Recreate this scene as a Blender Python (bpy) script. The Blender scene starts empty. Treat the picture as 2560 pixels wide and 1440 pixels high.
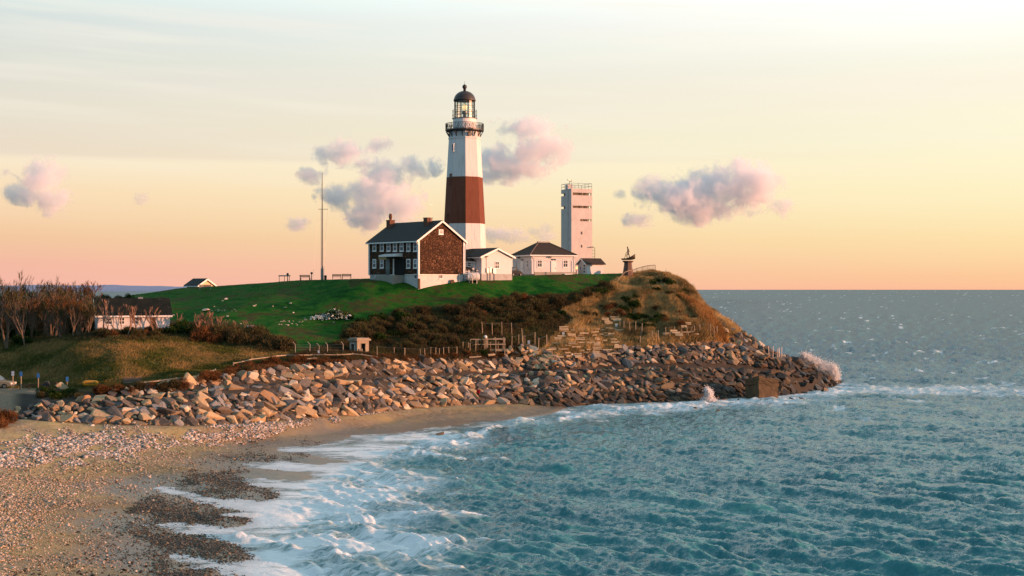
import bpy, bmesh, math, random
import numpy as np
from mathutils import Vector, Matrix, Euler

random.seed(7)
RNG = np.random.default_rng(11)
SC = bpy.context.scene
COL = SC.collection
R = math.radians

# ------------------------------------------------------------------ camera, sky, sun, exposure
FPX, HOR, CAMZ = 3556.0, 724.0, 17.5          # focal length and horizon row measured on the photograph, eye height
cam_d = bpy.data.cameras.new('camera')
cam = bpy.data.objects.new('camera', cam_d); COL.objects.link(cam)
cam_d.sensor_width = 36.0; cam_d.lens = 50.0
cam_d.clip_start = 1.0; cam_d.clip_end = 200000.0
cam.location = (0, 0, CAMZ)
cam.rotation_euler = (R(90) + math.atan(4.0 / FPX), 0, 0)
SC.camera = cam

SUN_AZ, SUN_EL = 77.0, 6.0                    # azimuth measured from straight-at-the-camera towards the right
sd_ = Vector((math.sin(R(SUN_AZ)) * math.cos(R(SUN_EL)), -math.cos(R(SUN_AZ)) * math.cos(R(SUN_EL)), math.sin(R(SUN_EL))))
sun_d = bpy.data.lights.new('sun', 'SUN'); sun_d.energy = 4.9; sun_d.angle = R(0.6); sun_d.color = (1.0, 0.44, 0.235)
sun = bpy.data.objects.new('sun', sun_d); COL.objects.link(sun)
sun.rotation_euler = (-sd_).to_track_quat('-Z', 'Y').to_euler()
sun.location = (300, 0, 200)

W = bpy.data.worlds.new('World'); SC.world = W; W.use_nodes = True
def build_world():
    nt = W.node_tree; N = nt.nodes; L = nt.links; N.clear()
    def nd(t, **k):
        n = N.new(t)
        for a, b in k.items(): setattr(n, a, b)
        return n
    def mth(op, a, b=None, c=None, clamp=False):
        n = nd('ShaderNodeMath', operation=op, use_clamp=clamp)
        for i, v in enumerate((a, b, c)):
            if v is None: continue
            if isinstance(v, (int, float)): n.inputs[i].default_value = v
            else: L.new(v, n.inputs[i])
        return n.outputs[0]
    def ramp(fac, stops):
        n = nd('ShaderNodeValToRGB'); e = n.color_ramp.elements
        n.color_ramp.interpolation = 'LINEAR'
        e[0].position = stops[0][0]; e[0].color = (*stops[0][1], 1)
        e[1].position = stops[1][0]; e[1].color = (*stops[1][1], 1)
        for p, c in stops[2:]:
            k = e.new(p); k.color = (*c, 1)
        L.new(fac, n.inputs[0]); return n.outputs[0]
    tc = nd('ShaderNodeTexCoord'); sep = nd('ShaderNodeSeparateXYZ'); L.new(tc.outputs['Generated'], sep.inputs[0])
    x, y, z = sep.outputs
    zz = mth('MAXIMUM', z, 0.0)
    e = mth('POWER', zz, 0.5)                         # stretch the low sky: 0.045 for 0.2 % up, 0.447 for 0.2
    S = lambda v: v ** 0.5
    def lin(*c): return tuple(((v / 255 + .055) / 1.055) ** 2.4 for v in c)
    E_ = lambda py: S((HOR - py) / FPX)               # photograph row -> ramp position
    left = ramp(e, [(0.0, lin(246, 182, 170)), (E_(660), lin(244, 186, 163)), (E_(600), lin(243, 199, 160)), (E_(500), lin(250, 219, 178)), (E_(414), lin(250, 233, 203)), (E_(404), lin(236, 219, 197)),
                    (E_(300), lin(231, 223, 205)), (E_(180), lin(222, 224, 214)), (E_(80), lin(212, 224, 222)), (E_(0), lin(218, 243, 240)),
                    (S(.32), (.80, 1.0, 1.06)), (S(.6), (.58, .84, .97)), (1.0, (.24, .44, .60))])
    right = ramp(e, [(0.0, lin(253, 187, 150)), (E_(690), lin(253, 202, 154)), (E_(600), lin(254, 226, 172)), (E_(500), lin(255, 241, 195)), (E_(350), lin(255, 248, 214)),
                     (E_(230), lin(255, 246, 224)), (E_(170), lin(255, 253, 234)), (E_(0), (1.22, 1.2, 1.16)), (S(.32), (.95, 1.05, 1.08)), (S(.6), (.62, .86, .97)), (1.0, (.24, .44, .60))])
    az = mth('ARCTAN2', x, y)                         # 0 straight ahead, positive to the right
    azf = mth('MULTIPLY_ADD', az, 1.42, 0.50, clamp=True)
    azf = mth('SMOOTH_MIN', azf, 1.0, 0.1)
    mx = nd('ShaderNodeMix', data_type='RGBA'); L.new(azf, mx.inputs[0]); L.new(left, mx.inputs[6]); L.new(right, mx.inputs[7])
    # away from the sun the glow gives way to dusk blue
    anti = ramp(e, [(0.0, (.13, .26, .36)), (S(.03), (.12, .28, .38)), (S(.09), (.09, .28, .40)), (S(.2), (.07, .28, .43)), (S(.45), (.06, .28, .46)), (1.0, (.08, .29, .47))])
    af = mth('MULTIPLY_ADD', x, -1.25, -.42, clamp=True)          # x = -0.34 at the left edge of the view
    back = mth('MULTIPLY', mth('MULTIPLY_ADD', y, -1.3, .25, clamp=True), mth('MULTIPLY_ADD', x, -1.3, 1.15, clamp=True))
    mxa = nd('ShaderNodeMix', data_type='RGBA'); L.new(mth('MAXIMUM', af, back), mxa.inputs[0]); L.new(mx.outputs[2], mxa.inputs[6]); L.new(anti, mxa.inputs[7])
    mx = mxa
    # thin stratus veils, long in azimuth and thin in height
    cb = nd('ShaderNodeCombineXYZ'); L.new(mth('MULTIPLY', az, 2.2), cb.inputs[0])
    L.new(mth('MULTIPLY', mth('SUBTRACT', zz, mth('MULTIPLY', az, -0.02)), 34.0), cb.inputs[1])
    nz = nd('ShaderNodeTexNoise'); nz.inputs['Scale'].default_value = 1.5; nz.inputs['Detail'].default_value = 6; nz.inputs['Roughness'].default_value = .55
    L.new(cb.outputs[0], nz.inputs['Vector'])
    veil = mth('MULTIPLY_ADD', nz.outputs[0], 2.2, -0.75, clamp=True)
    up = mth('MULTIPLY_ADD', zz, 9.0, -0.35, clamp=True)
    vf = mth('MULTIPLY', mth('MULTIPLY', veil, up), 0.30)
    m2 = nd('ShaderNodeMix', data_type='RGBA'); L.new(vf, m2.inputs[0]); L.new(mx.outputs[2], m2.inputs[6]); m2.inputs[7].default_value = (.88, .82, .77, 1)
    cb2 = nd('ShaderNodeCombineXYZ'); L.new(mth('MULTIPLY', az, 3.5), cb2.inputs[0]); L.new(mth('MULTIPLY', mth('ADD', zz, mth('MULTIPLY', az, .05)), 60.0), cb2.inputs[1])
    nz2 = nd('ShaderNodeTexNoise'); nz2.inputs['Scale'].default_value = 1.3; nz2.inputs['Detail'].default_value = 5
    L.new(cb2.outputs[0], nz2.inputs['Vector'])
    v2 = mth('MULTIPLY', mth('MULTIPLY_ADD', nz2.outputs[0], 3.0, -1.45, clamp=True), mth('MULTIPLY', up, 0.55))
    m3 = nd('ShaderNodeMix', data_type='RGBA'); L.new(v2, m3.inputs[0]); L.new(m2.outputs[2], m3.inputs[6]); m3.inputs[7].default_value = (1.0, .93, .80, 1)
    # physical sky takes over overhead
    sky = nd('ShaderNodeTexSky', sky_type='NISHITA'); sky.sun_disc = False
    sky.sun_elevation = R(SUN_EL); sky.sun_rotation = R(90 + (90 - SUN_AZ)) ; sky.altitude = 20; sky.dust_density = 1.5
    sk = nd('ShaderNodeMix', data_type='RGBA', blend_type='MULTIPLY'); sk.inputs[0].default_value = 1.0
    L.new(sky.outputs[0], sk.inputs[6]); sk.inputs[7].default_value = (2.2, 2.2, 2.2, 1)
    sc10 = nd('ShaderNodeMix', data_type='RGBA', blend_type='MULTIPLY'); sc10.inputs[0].default_value = 1.0
    sc10.clamp_result = False
    L.new(m3.outputs[2], sc10.inputs[6]); sc10.inputs[7].default_value = (10, 10, 10, 1)
    upf = mth('MULTIPLY', mth('MULTIPLY_ADD', zz, 1.6, -0.45, clamp=True), 0.2)
    m4 = nd('ShaderNodeMix', data_type='RGBA'); L.new(upf, m4.inputs[0]); L.new(sc10.outputs[2], m4.inputs[6]); L.new(sk.outputs[2], m4.inputs[7])
    bg = nd('ShaderNodeBackground'); bg.inputs[1].default_value = 0.0651
    L.new(m4.outputs[2], bg.inputs[0])
    out = nd('ShaderNodeOutputWorld'); L.new(bg.outputs[0], out.inputs[0])
build_world()
vs = SC.view_settings
vs.view_transform = 'Standard'; vs.look = 'None'; vs.exposure = 0.62; vs.gamma = 1.0; vs.use_curve_mapping = False
SC.render.engine = 'CYCLES'
cy = SC.cycles
cy.max_bounces = 12; cy.diffuse_bounces = 3; cy.glossy_bounces = 3; cy.transmission_bounces = 4; cy.volume_bounces = 10; cy.transparent_max_bounces = 8
cy.use_denoising = True
cy.caustics_reflective = False; cy.caustics_refractive = False

# ------------------------------------------------------------------ helpers
def P(px, py, Y):                              # a measured point of the photograph at depth Y, in metres
    return Vector(((px - 1280) / FPX * Y, Y, CAMZ - (py - HOR) / FPX * Y))

def hash2(ix, iy, seed):
    h = (ix.astype(np.int64) * 374761393 + iy.astype(np.int64) * 668265263 + seed * 974634777) & 0xFFFFFFFF
    h = ((h ^ (h >> 13)) * 1274126177) & 0xFFFFFFFF
    h = h ^ (h >> 16)
    return (h & 0xFFFFFF) / float(0xFFFFFF)
def vnoise(x, y, seed=0):
    ix = np.floor(x); iy = np.floor(y); fx = x - ix; fy = y - iy
    fx = fx * fx * (3 - 2 * fx); fy = fy * fy * (3 - 2 * fy)
    a = hash2(ix, iy, seed); b = hash2(ix + 1, iy, seed); c = hash2(ix, iy + 1, seed); d = hash2(ix + 1, iy + 1, seed)
    return (a + (b - a) * fx) * (1 - fy) + (c + (d - c) * fx) * fy
def fbm(x, y, seed=0, oct=4, gain=.5):
    s = 0; a = 1; t = 0
    for o in range(oct):
        s = s + a * vnoise(x * 2 ** o, y * 2 ** o, seed + o * 17); t += a; a *= gain
    return s / t                                # 0..1
def sstep(a, b, x):
    t = np.clip((x - a) / (b - a), 0, 1); return t * t * (3 - 2 * t)
def poly_sd(x, y, poly):                        # signed distance, positive inside
    x = np.asarray(x, float); y = np.asarray(y, float)
    d = np.full(x.shape, 1e18); ins = np.zeros(x.shape, bool)
    n = len(poly)
    for i in range(n):
        ax, ay = poly[i]; bx, by = poly[(i + 1) % n]
        ex, ey = bx - ax, by - ay
        t = np.clip(((x - ax) * ex + (y - ay) * ey) / (ex * ex + ey * ey + 1e-12), 0, 1)
        dx = x - ax - t * ex; dy = y - ay - t * ey
        np.minimum(d, dx * dx + dy * dy, out=d)
        c = (ay > y) != (by > y)
        if ey != 0:
            ins ^= c & (x < ex * (y - ay) / ey + ax)
    d = np.sqrt(d)
    return np.where(ins, d, -d)
def line_d(x, y, pts):
    d = np.full(np.shape(x), 1e18)
    for (ax, ay), (bx, by) in zip(pts[:-1], pts[1:]):
        ex, ey = bx - ax, by - ay
        t = np.clip(((x - ax) * ex + (y - ay) * ey) / (ex * ex + ey * ey + 1e-12), 0, 1)
        d = np.minimum(d, (x - ax - t * ex) ** 2 + (y - ay - t * ey) ** 2)
    return np.sqrt(d)

# node material helper ------------------------------------------------
class NT:
    def __init__(s, name):
        s.m = bpy.data.materials.new(name); s.m.use_nodes = True
        s.t = s.m.node_tree; s.N = s.t.nodes; s.L = s.t.links; s.N.clear()
        s.out = s.N.new('ShaderNodeOutputMaterial')
    def n(s, t, **k):
        x = s.N.new(t)
        for a, b in k.items(): setattr(x, a, b)
        return x
    def put(s, sock, v):
        if v is None: return
        if isinstance(v, (int, float)): sock.default_value = v
        elif isinstance(v, tuple): sock.default_value = (*v, 1) if (len(v) == 3 and len(sock.default_value) == 4) else v
        else: s.L.new(v, sock)
    def math(s, op, a, b=None, c=None, clamp=False):
        x = s.n('ShaderNodeMath', operation=op, use_clamp=clamp)
        for i, v in enumerate((a, b, c)): s.put(x.inputs[i], v)
        return x.outputs[0]
    def mix(s, f, a, b, blend='MIX'):
        x = s.n('ShaderNodeMix', data_type='RGBA', blend_type=blend)
        s.put(x.inputs[0], f); s.put(x.inputs[6], a); s.put(x.inputs[7], b)
        return x.outputs[2]
    def coord(s, which='Object'):
        return s.n('ShaderNodeTexCoord').outputs[which]
    def pos(s):
        return s.n('ShaderNodeNewGeometry').outputs['Position']
    def xyz(s, v):
        x = s.n('ShaderNodeSeparateXYZ'); s.L.new(v, x.inputs[0]); return x.outputs
    def comb(s, a, b, c):
        x = s.n('ShaderNodeCombineXYZ')
        for i, v in enumerate((a, b, c)): s.put(x.inputs[i], v)
        return x.outputs[0]
    def noise(s, vec, scale, detail=4, rough=.55, dist=0.0):
        x = s.n('ShaderNodeTexNoise'); s.L.new(vec, x.inputs['Vector'])
        x.inputs['Scale'].default_value = scale; x.inputs['Detail'].default_value = detail
        x.inputs['Roughness'].default_value = rough; x.inputs['Distortion'].default_value = dist
        return x.outputs[0]
    def remap(s, v, a, b, lo=0.0, hi=1.0):
        x = s.n('ShaderNodeMapRange'); s.put(x.inputs[0], v)
        for i, q in enumerate((a, b, lo, hi)): s.put(x.inputs[1 + i], q)
        return x.outputs[0]
    def ramp(s, fac, stops, interp='LINEAR'):
        x = s.n('ShaderNodeValToRGB'); e = x.color_ramp.elements; x.color_ramp.interpolation = interp
        e[0].position, e[0].color = stops[0][0], (*stops[0][1], 1)
        e[1].position, e[1].color = stops[1][0], (*stops[1][1], 1)
        for p, c in stops[2:]: e.new(p).color = (*c, 1)
        s.put(x.inputs[0], fac); return x.outputs[0]
    def attr(s, name, kind='GEOMETRY'):
        x = s.n('ShaderNodeAttribute', attribute_name=name, attribute_type=kind); return x
    def bump(s, h, strength=.3, dist=.05):
        x = s.n('ShaderNodeBump'); s.put(x.inputs['Height'], h); x.inputs['Strength'].default_value = strength; x.inputs['Distance'].default_value = dist
        return x.outputs[0]
    def bsdf(s, color, rough=.8, normal=None, **k):
        x = s.n('ShaderNodeBsdfPrincipled')
        s.put(x.inputs['Base Color'], color); s.put(x.inputs['Roughness'], rough)
        if normal is not None: s.L.new(normal, x.inputs['Normal'])
        if isinstance(rough, (int, float)) and rough > .6: k.setdefault('Specular_IOR_Level', .1)
        for a, b in k.items(): s.put(x.inputs[a.replace('_', ' ')], b)
        s.L.new(x.outputs[0], s.out.inputs[0]); return x

def pmat(name, c1, c2=None, scale=1.5, rough=.8, bump=0.0, bdist=.03, detail=5, rnd=0.0, fine=None, **k):
    """painted / weathered surface: two tones by noise, optional bump, optional per-object variation"""
    t = NT(name); co = t.coord()
    c2 = c2 or tuple(v * .8 for v in c1)
    nz = t.noise(co, scale, detail, .6)
    col = t.mix(t.remap(nz, .32, .68), c1, c2)
    if fine:
        f = t.noise(co, fine, 3, .6)
        col = t.mix(t.remap(f, .3, .7, 0, .35), col, tuple(v * .55 for v in c2))
    if rnd:
        oi = t.n('ShaderNodeObjectInfo')
        hv = t.n('ShaderNodeHueSaturation'); t.put(hv.inputs['Color'], col)
        t.put(hv.inputs['Value'], t.remap(oi.outputs['Random'], 0, 1, 1 - rnd, 1 + rnd)); col = hv.outputs[0]
    if rough > .6: k.setdefault('Specular_IOR_Level', .12)
    nm = t.bump(t.noise(co, scale * 6, 4, .6), bump, bdist) if bump else None
    t.bsdf(col, rough, nm, **k)
    return t.m

# mesh builder --------------------------------------------------------
class MB:
    def __init__(s): s.v = []; s.f = []; s.mi = []
    def add(s, vs, fs, mi=0):
        o = len(s.v); s.v += [tuple(p) for p in vs]; s.f += [tuple(i + o for i in f) for f in fs]; s.mi += [mi] * len(fs); return s
    def box(s, a, b, mi=0):
        (x0, y0, z0), (x1, y1, z1) = a, b
        return s.add([(x0,y0,z0),(x1,y0,z0),(x1,y1,z0),(x0,y1,z0),(x0,y0,z1),(x1,y0,z1),(x1,y1,z1),(x0,y1,z1)],
                     [(3,2,1,0),(4,5,6,7),(0,1,5,4),(1,2,6,5),(2,3,7,6),(3,0,4,7)], mi)
    def cbox(s, c, d, mi=0):
        return s.box([c[i] - d[i] / 2 for i in range(3)], [c[i] + d[i] / 2 for i in range(3)], mi)
    def bar(s, p, q, w, h=None, mi=0, up=(0, 0, 1)):
        p = Vector(p); q = Vector(q); h = h or w; d = (q - p).normalized(); u = Vector(up)
        if abs(d.dot(u)) > .98: u = Vector((0, 1, 0))
        x = d.cross(u).normalized() * w / 2; z = x.cross(d).normalized() * h / 2
        vs = [p - x - z, p + x - z, p + x + z, p - x + z, q - x - z, q + x - z, q + x + z, q - x + z]
        return s.add(vs, [(0,1,2,3),(7,6,5,4),(0,4,5,1),(1,5,6,2),(2,6,7,3),(3,7,4,0)], mi)
    def tube(s, p, q, r0, r1=None, n=8, mi=0, caps=True):
        p = Vector(p); q = Vector(q); r1 = r0 if r1 is None else r1; d = (q - p).normalized()
        u = Vector((0, 0, 1)) if abs(d.z) < .9 else Vector((1, 0, 0))
        x = d.cross(u).normalized(); y = x.cross(d)
        vs = []
        for c, r in ((p, r0), (q, r1)):
            for i in range(n):
                a = 2 * math.pi * i / n; vs.append(c + x * (r * math.cos(a)) + y * (r * math.sin(a)))
        fs = [(i, (i + 1) % n, n + (i + 1) % n, n + i) for i in range(n)]
        if caps: fs += [tuple(range(n - 1, -1, -1)), tuple(range(n, 2 * n))]
        return s.add(vs, fs, mi)
    def path(s, pts, r, n=6, mi=0):
        for a, b in zip(pts[:-1], pts[1:]): s.tube(a, b, r, r, n, mi)
        return s
    def lathe(s, prof, n=24, c=(0, 0, 0), mi=0, phase=0.0, cap=True):
        vs = []; fs = []
        for r, z in prof:
            for i in range(n):
                a = 2 * math.pi * i / n + phase; vs.append((c[0] + r * math.sin(a), c[1] - r * math.cos(a), c[2] + z))
        for k in range(len(prof) - 1):
            for i in range(n):
                j = (i + 1) % n; fs.append((k * n + i, k * n + j, (k + 1) * n + j, (k + 1) * n + i))
        if cap:
            fs.append(tuple(range(n - 1, -1, -1))); m = (len(prof) - 1) * n; fs.append(tuple(range(m, m + n)))
        return s.add(vs, fs, mi)
    def prism(s, poly, axis, a, b, mi=0):
        """poly of 2D points extruded along axis ('x','y','z') from a to b"""
        n = len(poly)
        def pt(p, t): return {'x': (t, p[0], p[1]), 'y': (p[0], t, p[1]), 'z': (p[0], p[1], t)}[axis]
        vs = [pt(p, a) for p in poly] + [pt(p, b) for p in poly]
        fs = [(i, (i + 1) % n, n + (i + 1) % n, n + i) for i in range(n)] + [tuple(range(n - 1, -1, -1)), tuple(range(n, 2 * n))]
        return s.add(vs, fs, mi)
    def mesh(s, name, mats, smooth=False):
        me = bpy.data.meshes.new(name); me.from_pydata(s.v, [], s.f)
        for m in (mats if isinstance(mats, (list, tuple)) else [mats]): me.materials.append(m)
        if any(s.mi): me.polygons.foreach_set('material_index', s.mi)
        bm = bmesh.new(); bm.from_mesh(me); bmesh.ops.recalc_face_normals(bm, faces=bm.faces); bm.to_mesh(me); bm.free()
        if smooth: me.polygons.foreach_set('use_smooth', [True] * len(me.polygons))
        return me
    def build(s, name, mats, parent=None, smooth=False, loc=None, bevel=0):
        o = bpy.data.objects.new(name, s.mesh(name, mats, smooth)); COL.objects.link(o)
        if parent: o.parent = parent
        if loc is not None: o.location = loc
        if bevel:
            b = o.modifiers.new('bevel', 'BEVEL'); b.width = bevel; b.segments = 2; b.limit_method = 'ANGLE'
        return o

def np_mesh(name, V, F, mat, smooth=False, attrs=None):
    """V (n,3), F (m,k) constant k; attrs {name: (n,) or (n,4)}"""
    me = bpy.data.meshes.new(name); n, (m, k) = len(V), F.shape
    me.vertices.add(n); me.vertices.foreach_set('co', np.ascontiguousarray(V, np.float32).ravel())
    me.loops.add(m * k); me.loops.foreach_set('vertex_index', np.ascontiguousarray(F, np.int32).ravel())
    me.polygons.add(m); me.polygons.foreach_set('loop_start', np.arange(0, m * k, k, dtype=np.int32))
    me.update(calc_edges=True)
    if smooth: me.polygons.foreach_set('use_smooth', np.ones(m, bool))
    for an, a in (attrs or {}).items():
        a = np.asarray(a, np.float32)
        if a.ndim == 1: me.attributes.new(an, 'FLOAT', 'POINT').data.foreach_set('value', a)
        else: me.attributes.new(an, 'FLOAT_COLOR', 'POINT').data.foreach_set('color', np.ascontiguousarray(a).ravel())
    me.materials.append(mat)
    return me
def link(name, me, parent=None, loc=None, rot=None, scale=None):
    o = bpy.data.objects.new(name, me); COL.objects.link(o)
    if parent: o.parent = parent
    if loc is not None: o.location = loc
    if rot is not None: o.rotation_euler = rot
    if scale is not None: o.scale = scale
    return o
def tag(o, label=None, cat=None, group=None, kind=None):
    if label: o['label'] = label
    if cat: o['category'] = cat
    if group: o['group'] = group
    if kind: o['kind'] = kind
    return o
def thing(name, loc, label, cat, rz=0.0, group=None):
    o = bpy.data.objects.new(name, None); COL.objects.link(o)
    o.empty_display_size = .5; o.location = loc; o.rotation_euler = (0, 0, rz)
    return tag(o, label, cat, group)
CHILDREN = {}
def copy_tree(o, kids, parent=None):
    c = o.copy(); COL.objects.link(c)
    if parent: c.parent = parent
    for ch in kids.get(o, []): copy_tree(ch, kids, c)
    return c
def kids_map():
    k = {}
    for o in COL.objects:
        if o.parent: k.setdefault(o.parent, []).append(o)
    return k
# ------------------------------------------------------------------ terrain (one height field read off the photograph's profiles)
def station(px, base, steps):
    Y = (CAMZ - base[1]) * FPX / (base[0] - HOR); z = base[1]
    out = [(Y, z)]
    for st in steps:
        k = st[0]
        if k == 's':
            py, r = st[1] - HOR, st[2]; t = ((CAMZ - z) * FPX - py * Y) / (FPX + r * py); z += t; Y += r * t
        elif k == 'f': Y += st[1]
        elif k == 'Y': Y = max(st[2], Y + .3); z = CAMZ - (st[1] - HOR) / FPX * Y
        elif k == 'z': Y = max(st[1], Y + .3); z = st[2]
        elif k == 'd': Y += st[1]; z += st[2]
        out.append((Y, z))
    assert len(out) == 13, (px, len(out))
    return px, out
ST = [
 station(-700, (1050, 3.6), [('d',4,.5),('d',4,.3),('d',4,.3),('d',6,.2),('Y',950,196),('Y',905,204),('Y',868,212),('Y',850,222),('z',260,11),('z',330,9),('z',420,0),('z',480,-4)]),
 station(0,   (1045, 3.2), [('Y',1020,163),('Y',1000,168),('Y',985,175),('Y',966,186),('Y',945,191),('Y',900,200),('Y',862,208),('Y',846,216),('z',260,11),('z',330,9),('z',420,0),('z',480,-4)]),
 station(110, (1052, 3.0), [('s',1003,2.2),('f',3),('Y',985,173),('Y',968,182),('Y',945,190),('Y',890,198),('Y',850,206),('Y',842,215),('z',260,12),('z',330,10),('z',420,0),('z',480,-4)]),
 station(200, (1060, 2.6), [('s',1003,1.8),('f',2.5),('s',982,1.5),('Y',966,177),('Y',940,183),('Y',890,192),('Y',847,201),('Y',838,210),('z',262,13.4),('z',330,12),('z',420,1),('z',480,-4)]),
 station(300, (1062, 2.5), [('s',1003,1.8),('f',2.5),('s',975,1.4),('Y',958,177),('Y',925,183),('Y',885,190),('Y',845,198),('Y',834,207),('Y',743,268),('z',320,15.6),('z',430,3),('z',480,-4)]),
 station(450, (1065, 2.2), [('s',990,1.8),('f',2.5),('s',952,1.4),('Y',925,186),('Y',900,192),('Y',870,199),('Y',846,205),('Y',830,214),('Y',722,278),('z',320,17.9),('z',440,4),('z',490,-4)]),
 station(600, (1060, 1.9), [('s',972,1.7),('f',2.5),('s',935,1.4),('Y',915,190),('Y',895,197),('Y',868,204),('Y',835,214),('Y',770,234),('Y',712,272),('z',315,18.6),('z',440,4),('z',490,-4)]),
 station(750, (1048, 1.7), [('s',965,1.7),('f',2.5),('s',918,1.4),('Y',898,196),('Y',886,203),('Y',862,210),('Y',808,224),('Y',752,241),('Y',701,263),('z',300,19.4),('z',430,4),('z',480,-4)]),
 station(900, (1036, 1.4), [('s',957,1.7),('f',2.5),('s',903,1.4),('Y',893,203),('Y',886,209),('Y',860,215),('Y',805,227),('Y',742,239.5),('Y',699.5,248.5),('z',258,19.5),('z',420,4),('z',470,-4)]),
 station(1050,(1020, 1.1), [('s',950,1.7),('f',2.5),('s',900,1.4),('Y',892,207),('Y',886,212),('Y',858,219),('Y',795,231),('Y',735,243.5),('Y',709,248),('z',300,19.8),('z',420,4),('z',470,-4)]),
 station(1200,(1010, .8),  [('s',945,1.7),('f',2.5),('s',900,1.4),('Y',891,211),('Y',884,216),('Y',856,222),('Y',790,235),('Y',735,244),('Y',699,252.5),('z',300,20.0),('z',410,4),('z',460,-4)]),
 station(1300,(1010, .5),  [('s',940,1.6),('f',2.5),('s',898,1.4),('Y',888,218),('Y',874,224),('Y',845,229),('Y',785,242),('Y',735,249),('Y',689,260),('z',300,20.2),('z',410,4),('z',460,-4)]),
 station(1400,(1017, .1),  [('s',935,1.55),('f',2.5),('s',893,1.4),('Y',880,227),('Y',862,231),('Y',830,236),('Y',780,246),('Y',735,251),('Y',686,262),('z',305,20.4),('z',400,4),('z',450,-4)]),
 station(1500,(1018, -.5), [('s',930,1.5),('f',2.5),('s',880,1.4),('Y',862,234),('Y',840,239),('Y',805,245),('Y',765,252),('Y',722,257),('Y',685,268),('z',305,20.6),('z',380,6),('z',430,-4)]),
 station(1580,(1016, -.5), [('s',928,1.5),('f',2.5),('s',868,1.4),('Y',850,236),('Y',825,241),('Y',790,247),('Y',745,254),('Y',706,263),('Y',682,275),('z',300,20.6),('z',350,8),('z',400,-4)]),
 station(1650,(1014, -.5), [('s',926,1.5),('f',2.5),('s',862,1.4),('Y',843,237),('Y',815,242),('Y',780,248),('Y',737,255),('Y',698,263),('Y',685,270),('z',288,20.4),('z',325,8),('z',360,-4)]),
 station(1700,(1012, -.5), [('s',927,1.5),('f',2.5),('s',858,1.4),('Y',838,238),('Y',808,243),('Y',775,248),('Y',738,254),('Y',706,261),('Y',695,266),('z',276,18.0),('z',305,7),('z',330,-4)]),
 station(1750,(1010, -.5), [('s',928,1.5),('f',2.5),('s',856,1.4),('Y',840,237),('Y',815,242),('Y',790,246),('Y',775,250),('Y',757,254),('Y',747,257),('z',264,13.8),('z',285,6),('z',305,-4)]),
 station(1800,(1006, -.5), [('s',928,1.5),('f',2.5),('s',858,1.4),('Y',845,236),('Y',832,239),('Y',818,242),('Y',812,245),('Y',805,247),('Y',800,249),('z',256,10.6),('z',272,4),('z',286,-4)]),
 station(1850,(1003, -.5), [('s',930,1.5),('f',2.5),('s',865,1.4),('d',1,.5),('d',1,.5),('d',1,.5),('d',1,.5),('d',1,.5),('Y',828,245),('d',6,-.8),('d',8,-6),('d',10,-8)]),
 station(1900,(1001, -.5), [('s',932,1.5),('f',2.5),('s',878,1.4),('d',.7,.3),('d',.7,.3),('d',.7,.3),('d',.7,.3),('d',.7,.3),('Y',857,241),('d',5,-.8),('d',8,-5),('d',9,-6)]),
 station(1950,(998, -.5),  [('s',935,1.5),('f',2.5),('s',904,1.4),('d',.5,.1),('d',.5,.1),('d',.5,.1),('d',.5,.1),('d',.5,.1),('d',1,.0),('d',4,-.6),('d',6,-4),('d',8,-5)]),
 station(2000,(990, -.5),  [('s',935,1.6),('f',2.0),('s',902,1.5),('d',.5,.0),('d',.5,.0),('d',.5,.0),('d',.5,.0),('d',.5,.0),('d',1,.0),('d',4,-1),('d',6,-4),('d',8,-4)]),
 station(2050,(982, -.5),  [('s',945,1.7),('f',1.0),('s',935,1.7),('d',.5,.0),('d',.5,.0),('d',.5,.0),('d',.5,.0),('d',.5,.0),('d',1,.0),('d',3,-1),('d',5,-3),('d',8,-3)]),
 station(2095,(972, -.5),  [('s',963,1.8),('f',.5),('s',960,1.8),('d',.4,.0),('d',.4,.0),('d',.4,.0),('d',.4,.0),('d',.4,.0),('d',1,-.2),('d',2,-1),('d',5,-2),('d',8,-3)]),
 station(2130,(965, -2.),  [('d',1,-.1),('d',1,-.1),('d',1,-.1),('d',1,-.1),('d',1,-.1),('d',1,-.1),('d',1,-.1),('d',1,-.1),('d',1,-.1),('d',2,-.5),('d',5,-1),('d',8,-1)]),
 station(2300,(950, -5.),  [('d',1,-.1)] * 12),
]
PXC = np.arange(-700, 2301, 4.0)
st_px = np.array([s[0] for s in ST]); st_Y = np.array([[p[0] for p in s[1]] for s in ST]); st_z = np.array([[p[1] for p in s[1]] for s in ST])
def gsm(a, sig):
    k = np.arange(-int(3 * sig), int(3 * sig) + 1); w = np.exp(-k * k / (2 * sig * sig)); w /= w.sum()
    p = np.pad(a, ((len(k) // 2, len(k) // 2), (0, 0)), mode='edge')
    return np.stack([np.convolve(p[:, j], w, 'valid') for j in range(a.shape[1])], 1)
CY = gsm(np.stack([np.interp(PXC, st_px, st_Y[:, j]) for j in range(13)], 1), 4)
CZ = gsm(np.stack([np.interp(PXC, st_px, st_z[:, j]) for j in range(13)], 1), 4)
YR = np.concatenate([np.arange(45, 150, .75), np.arange(150, 285, .6), np.arange(285, 345, 2.5), np.arange(345, 500, 8.0)])
nC, nR = len(PXC), len(YR)
PX2, Y2 = np.meshgrid(PXC, YR, indexing='ij')
X2 = (PX2 - 1280) / FPX * Y2
Z2 = np.stack([np.interp(YR, CY[i], CZ[i]) for i in range(nC)], 0)
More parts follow.
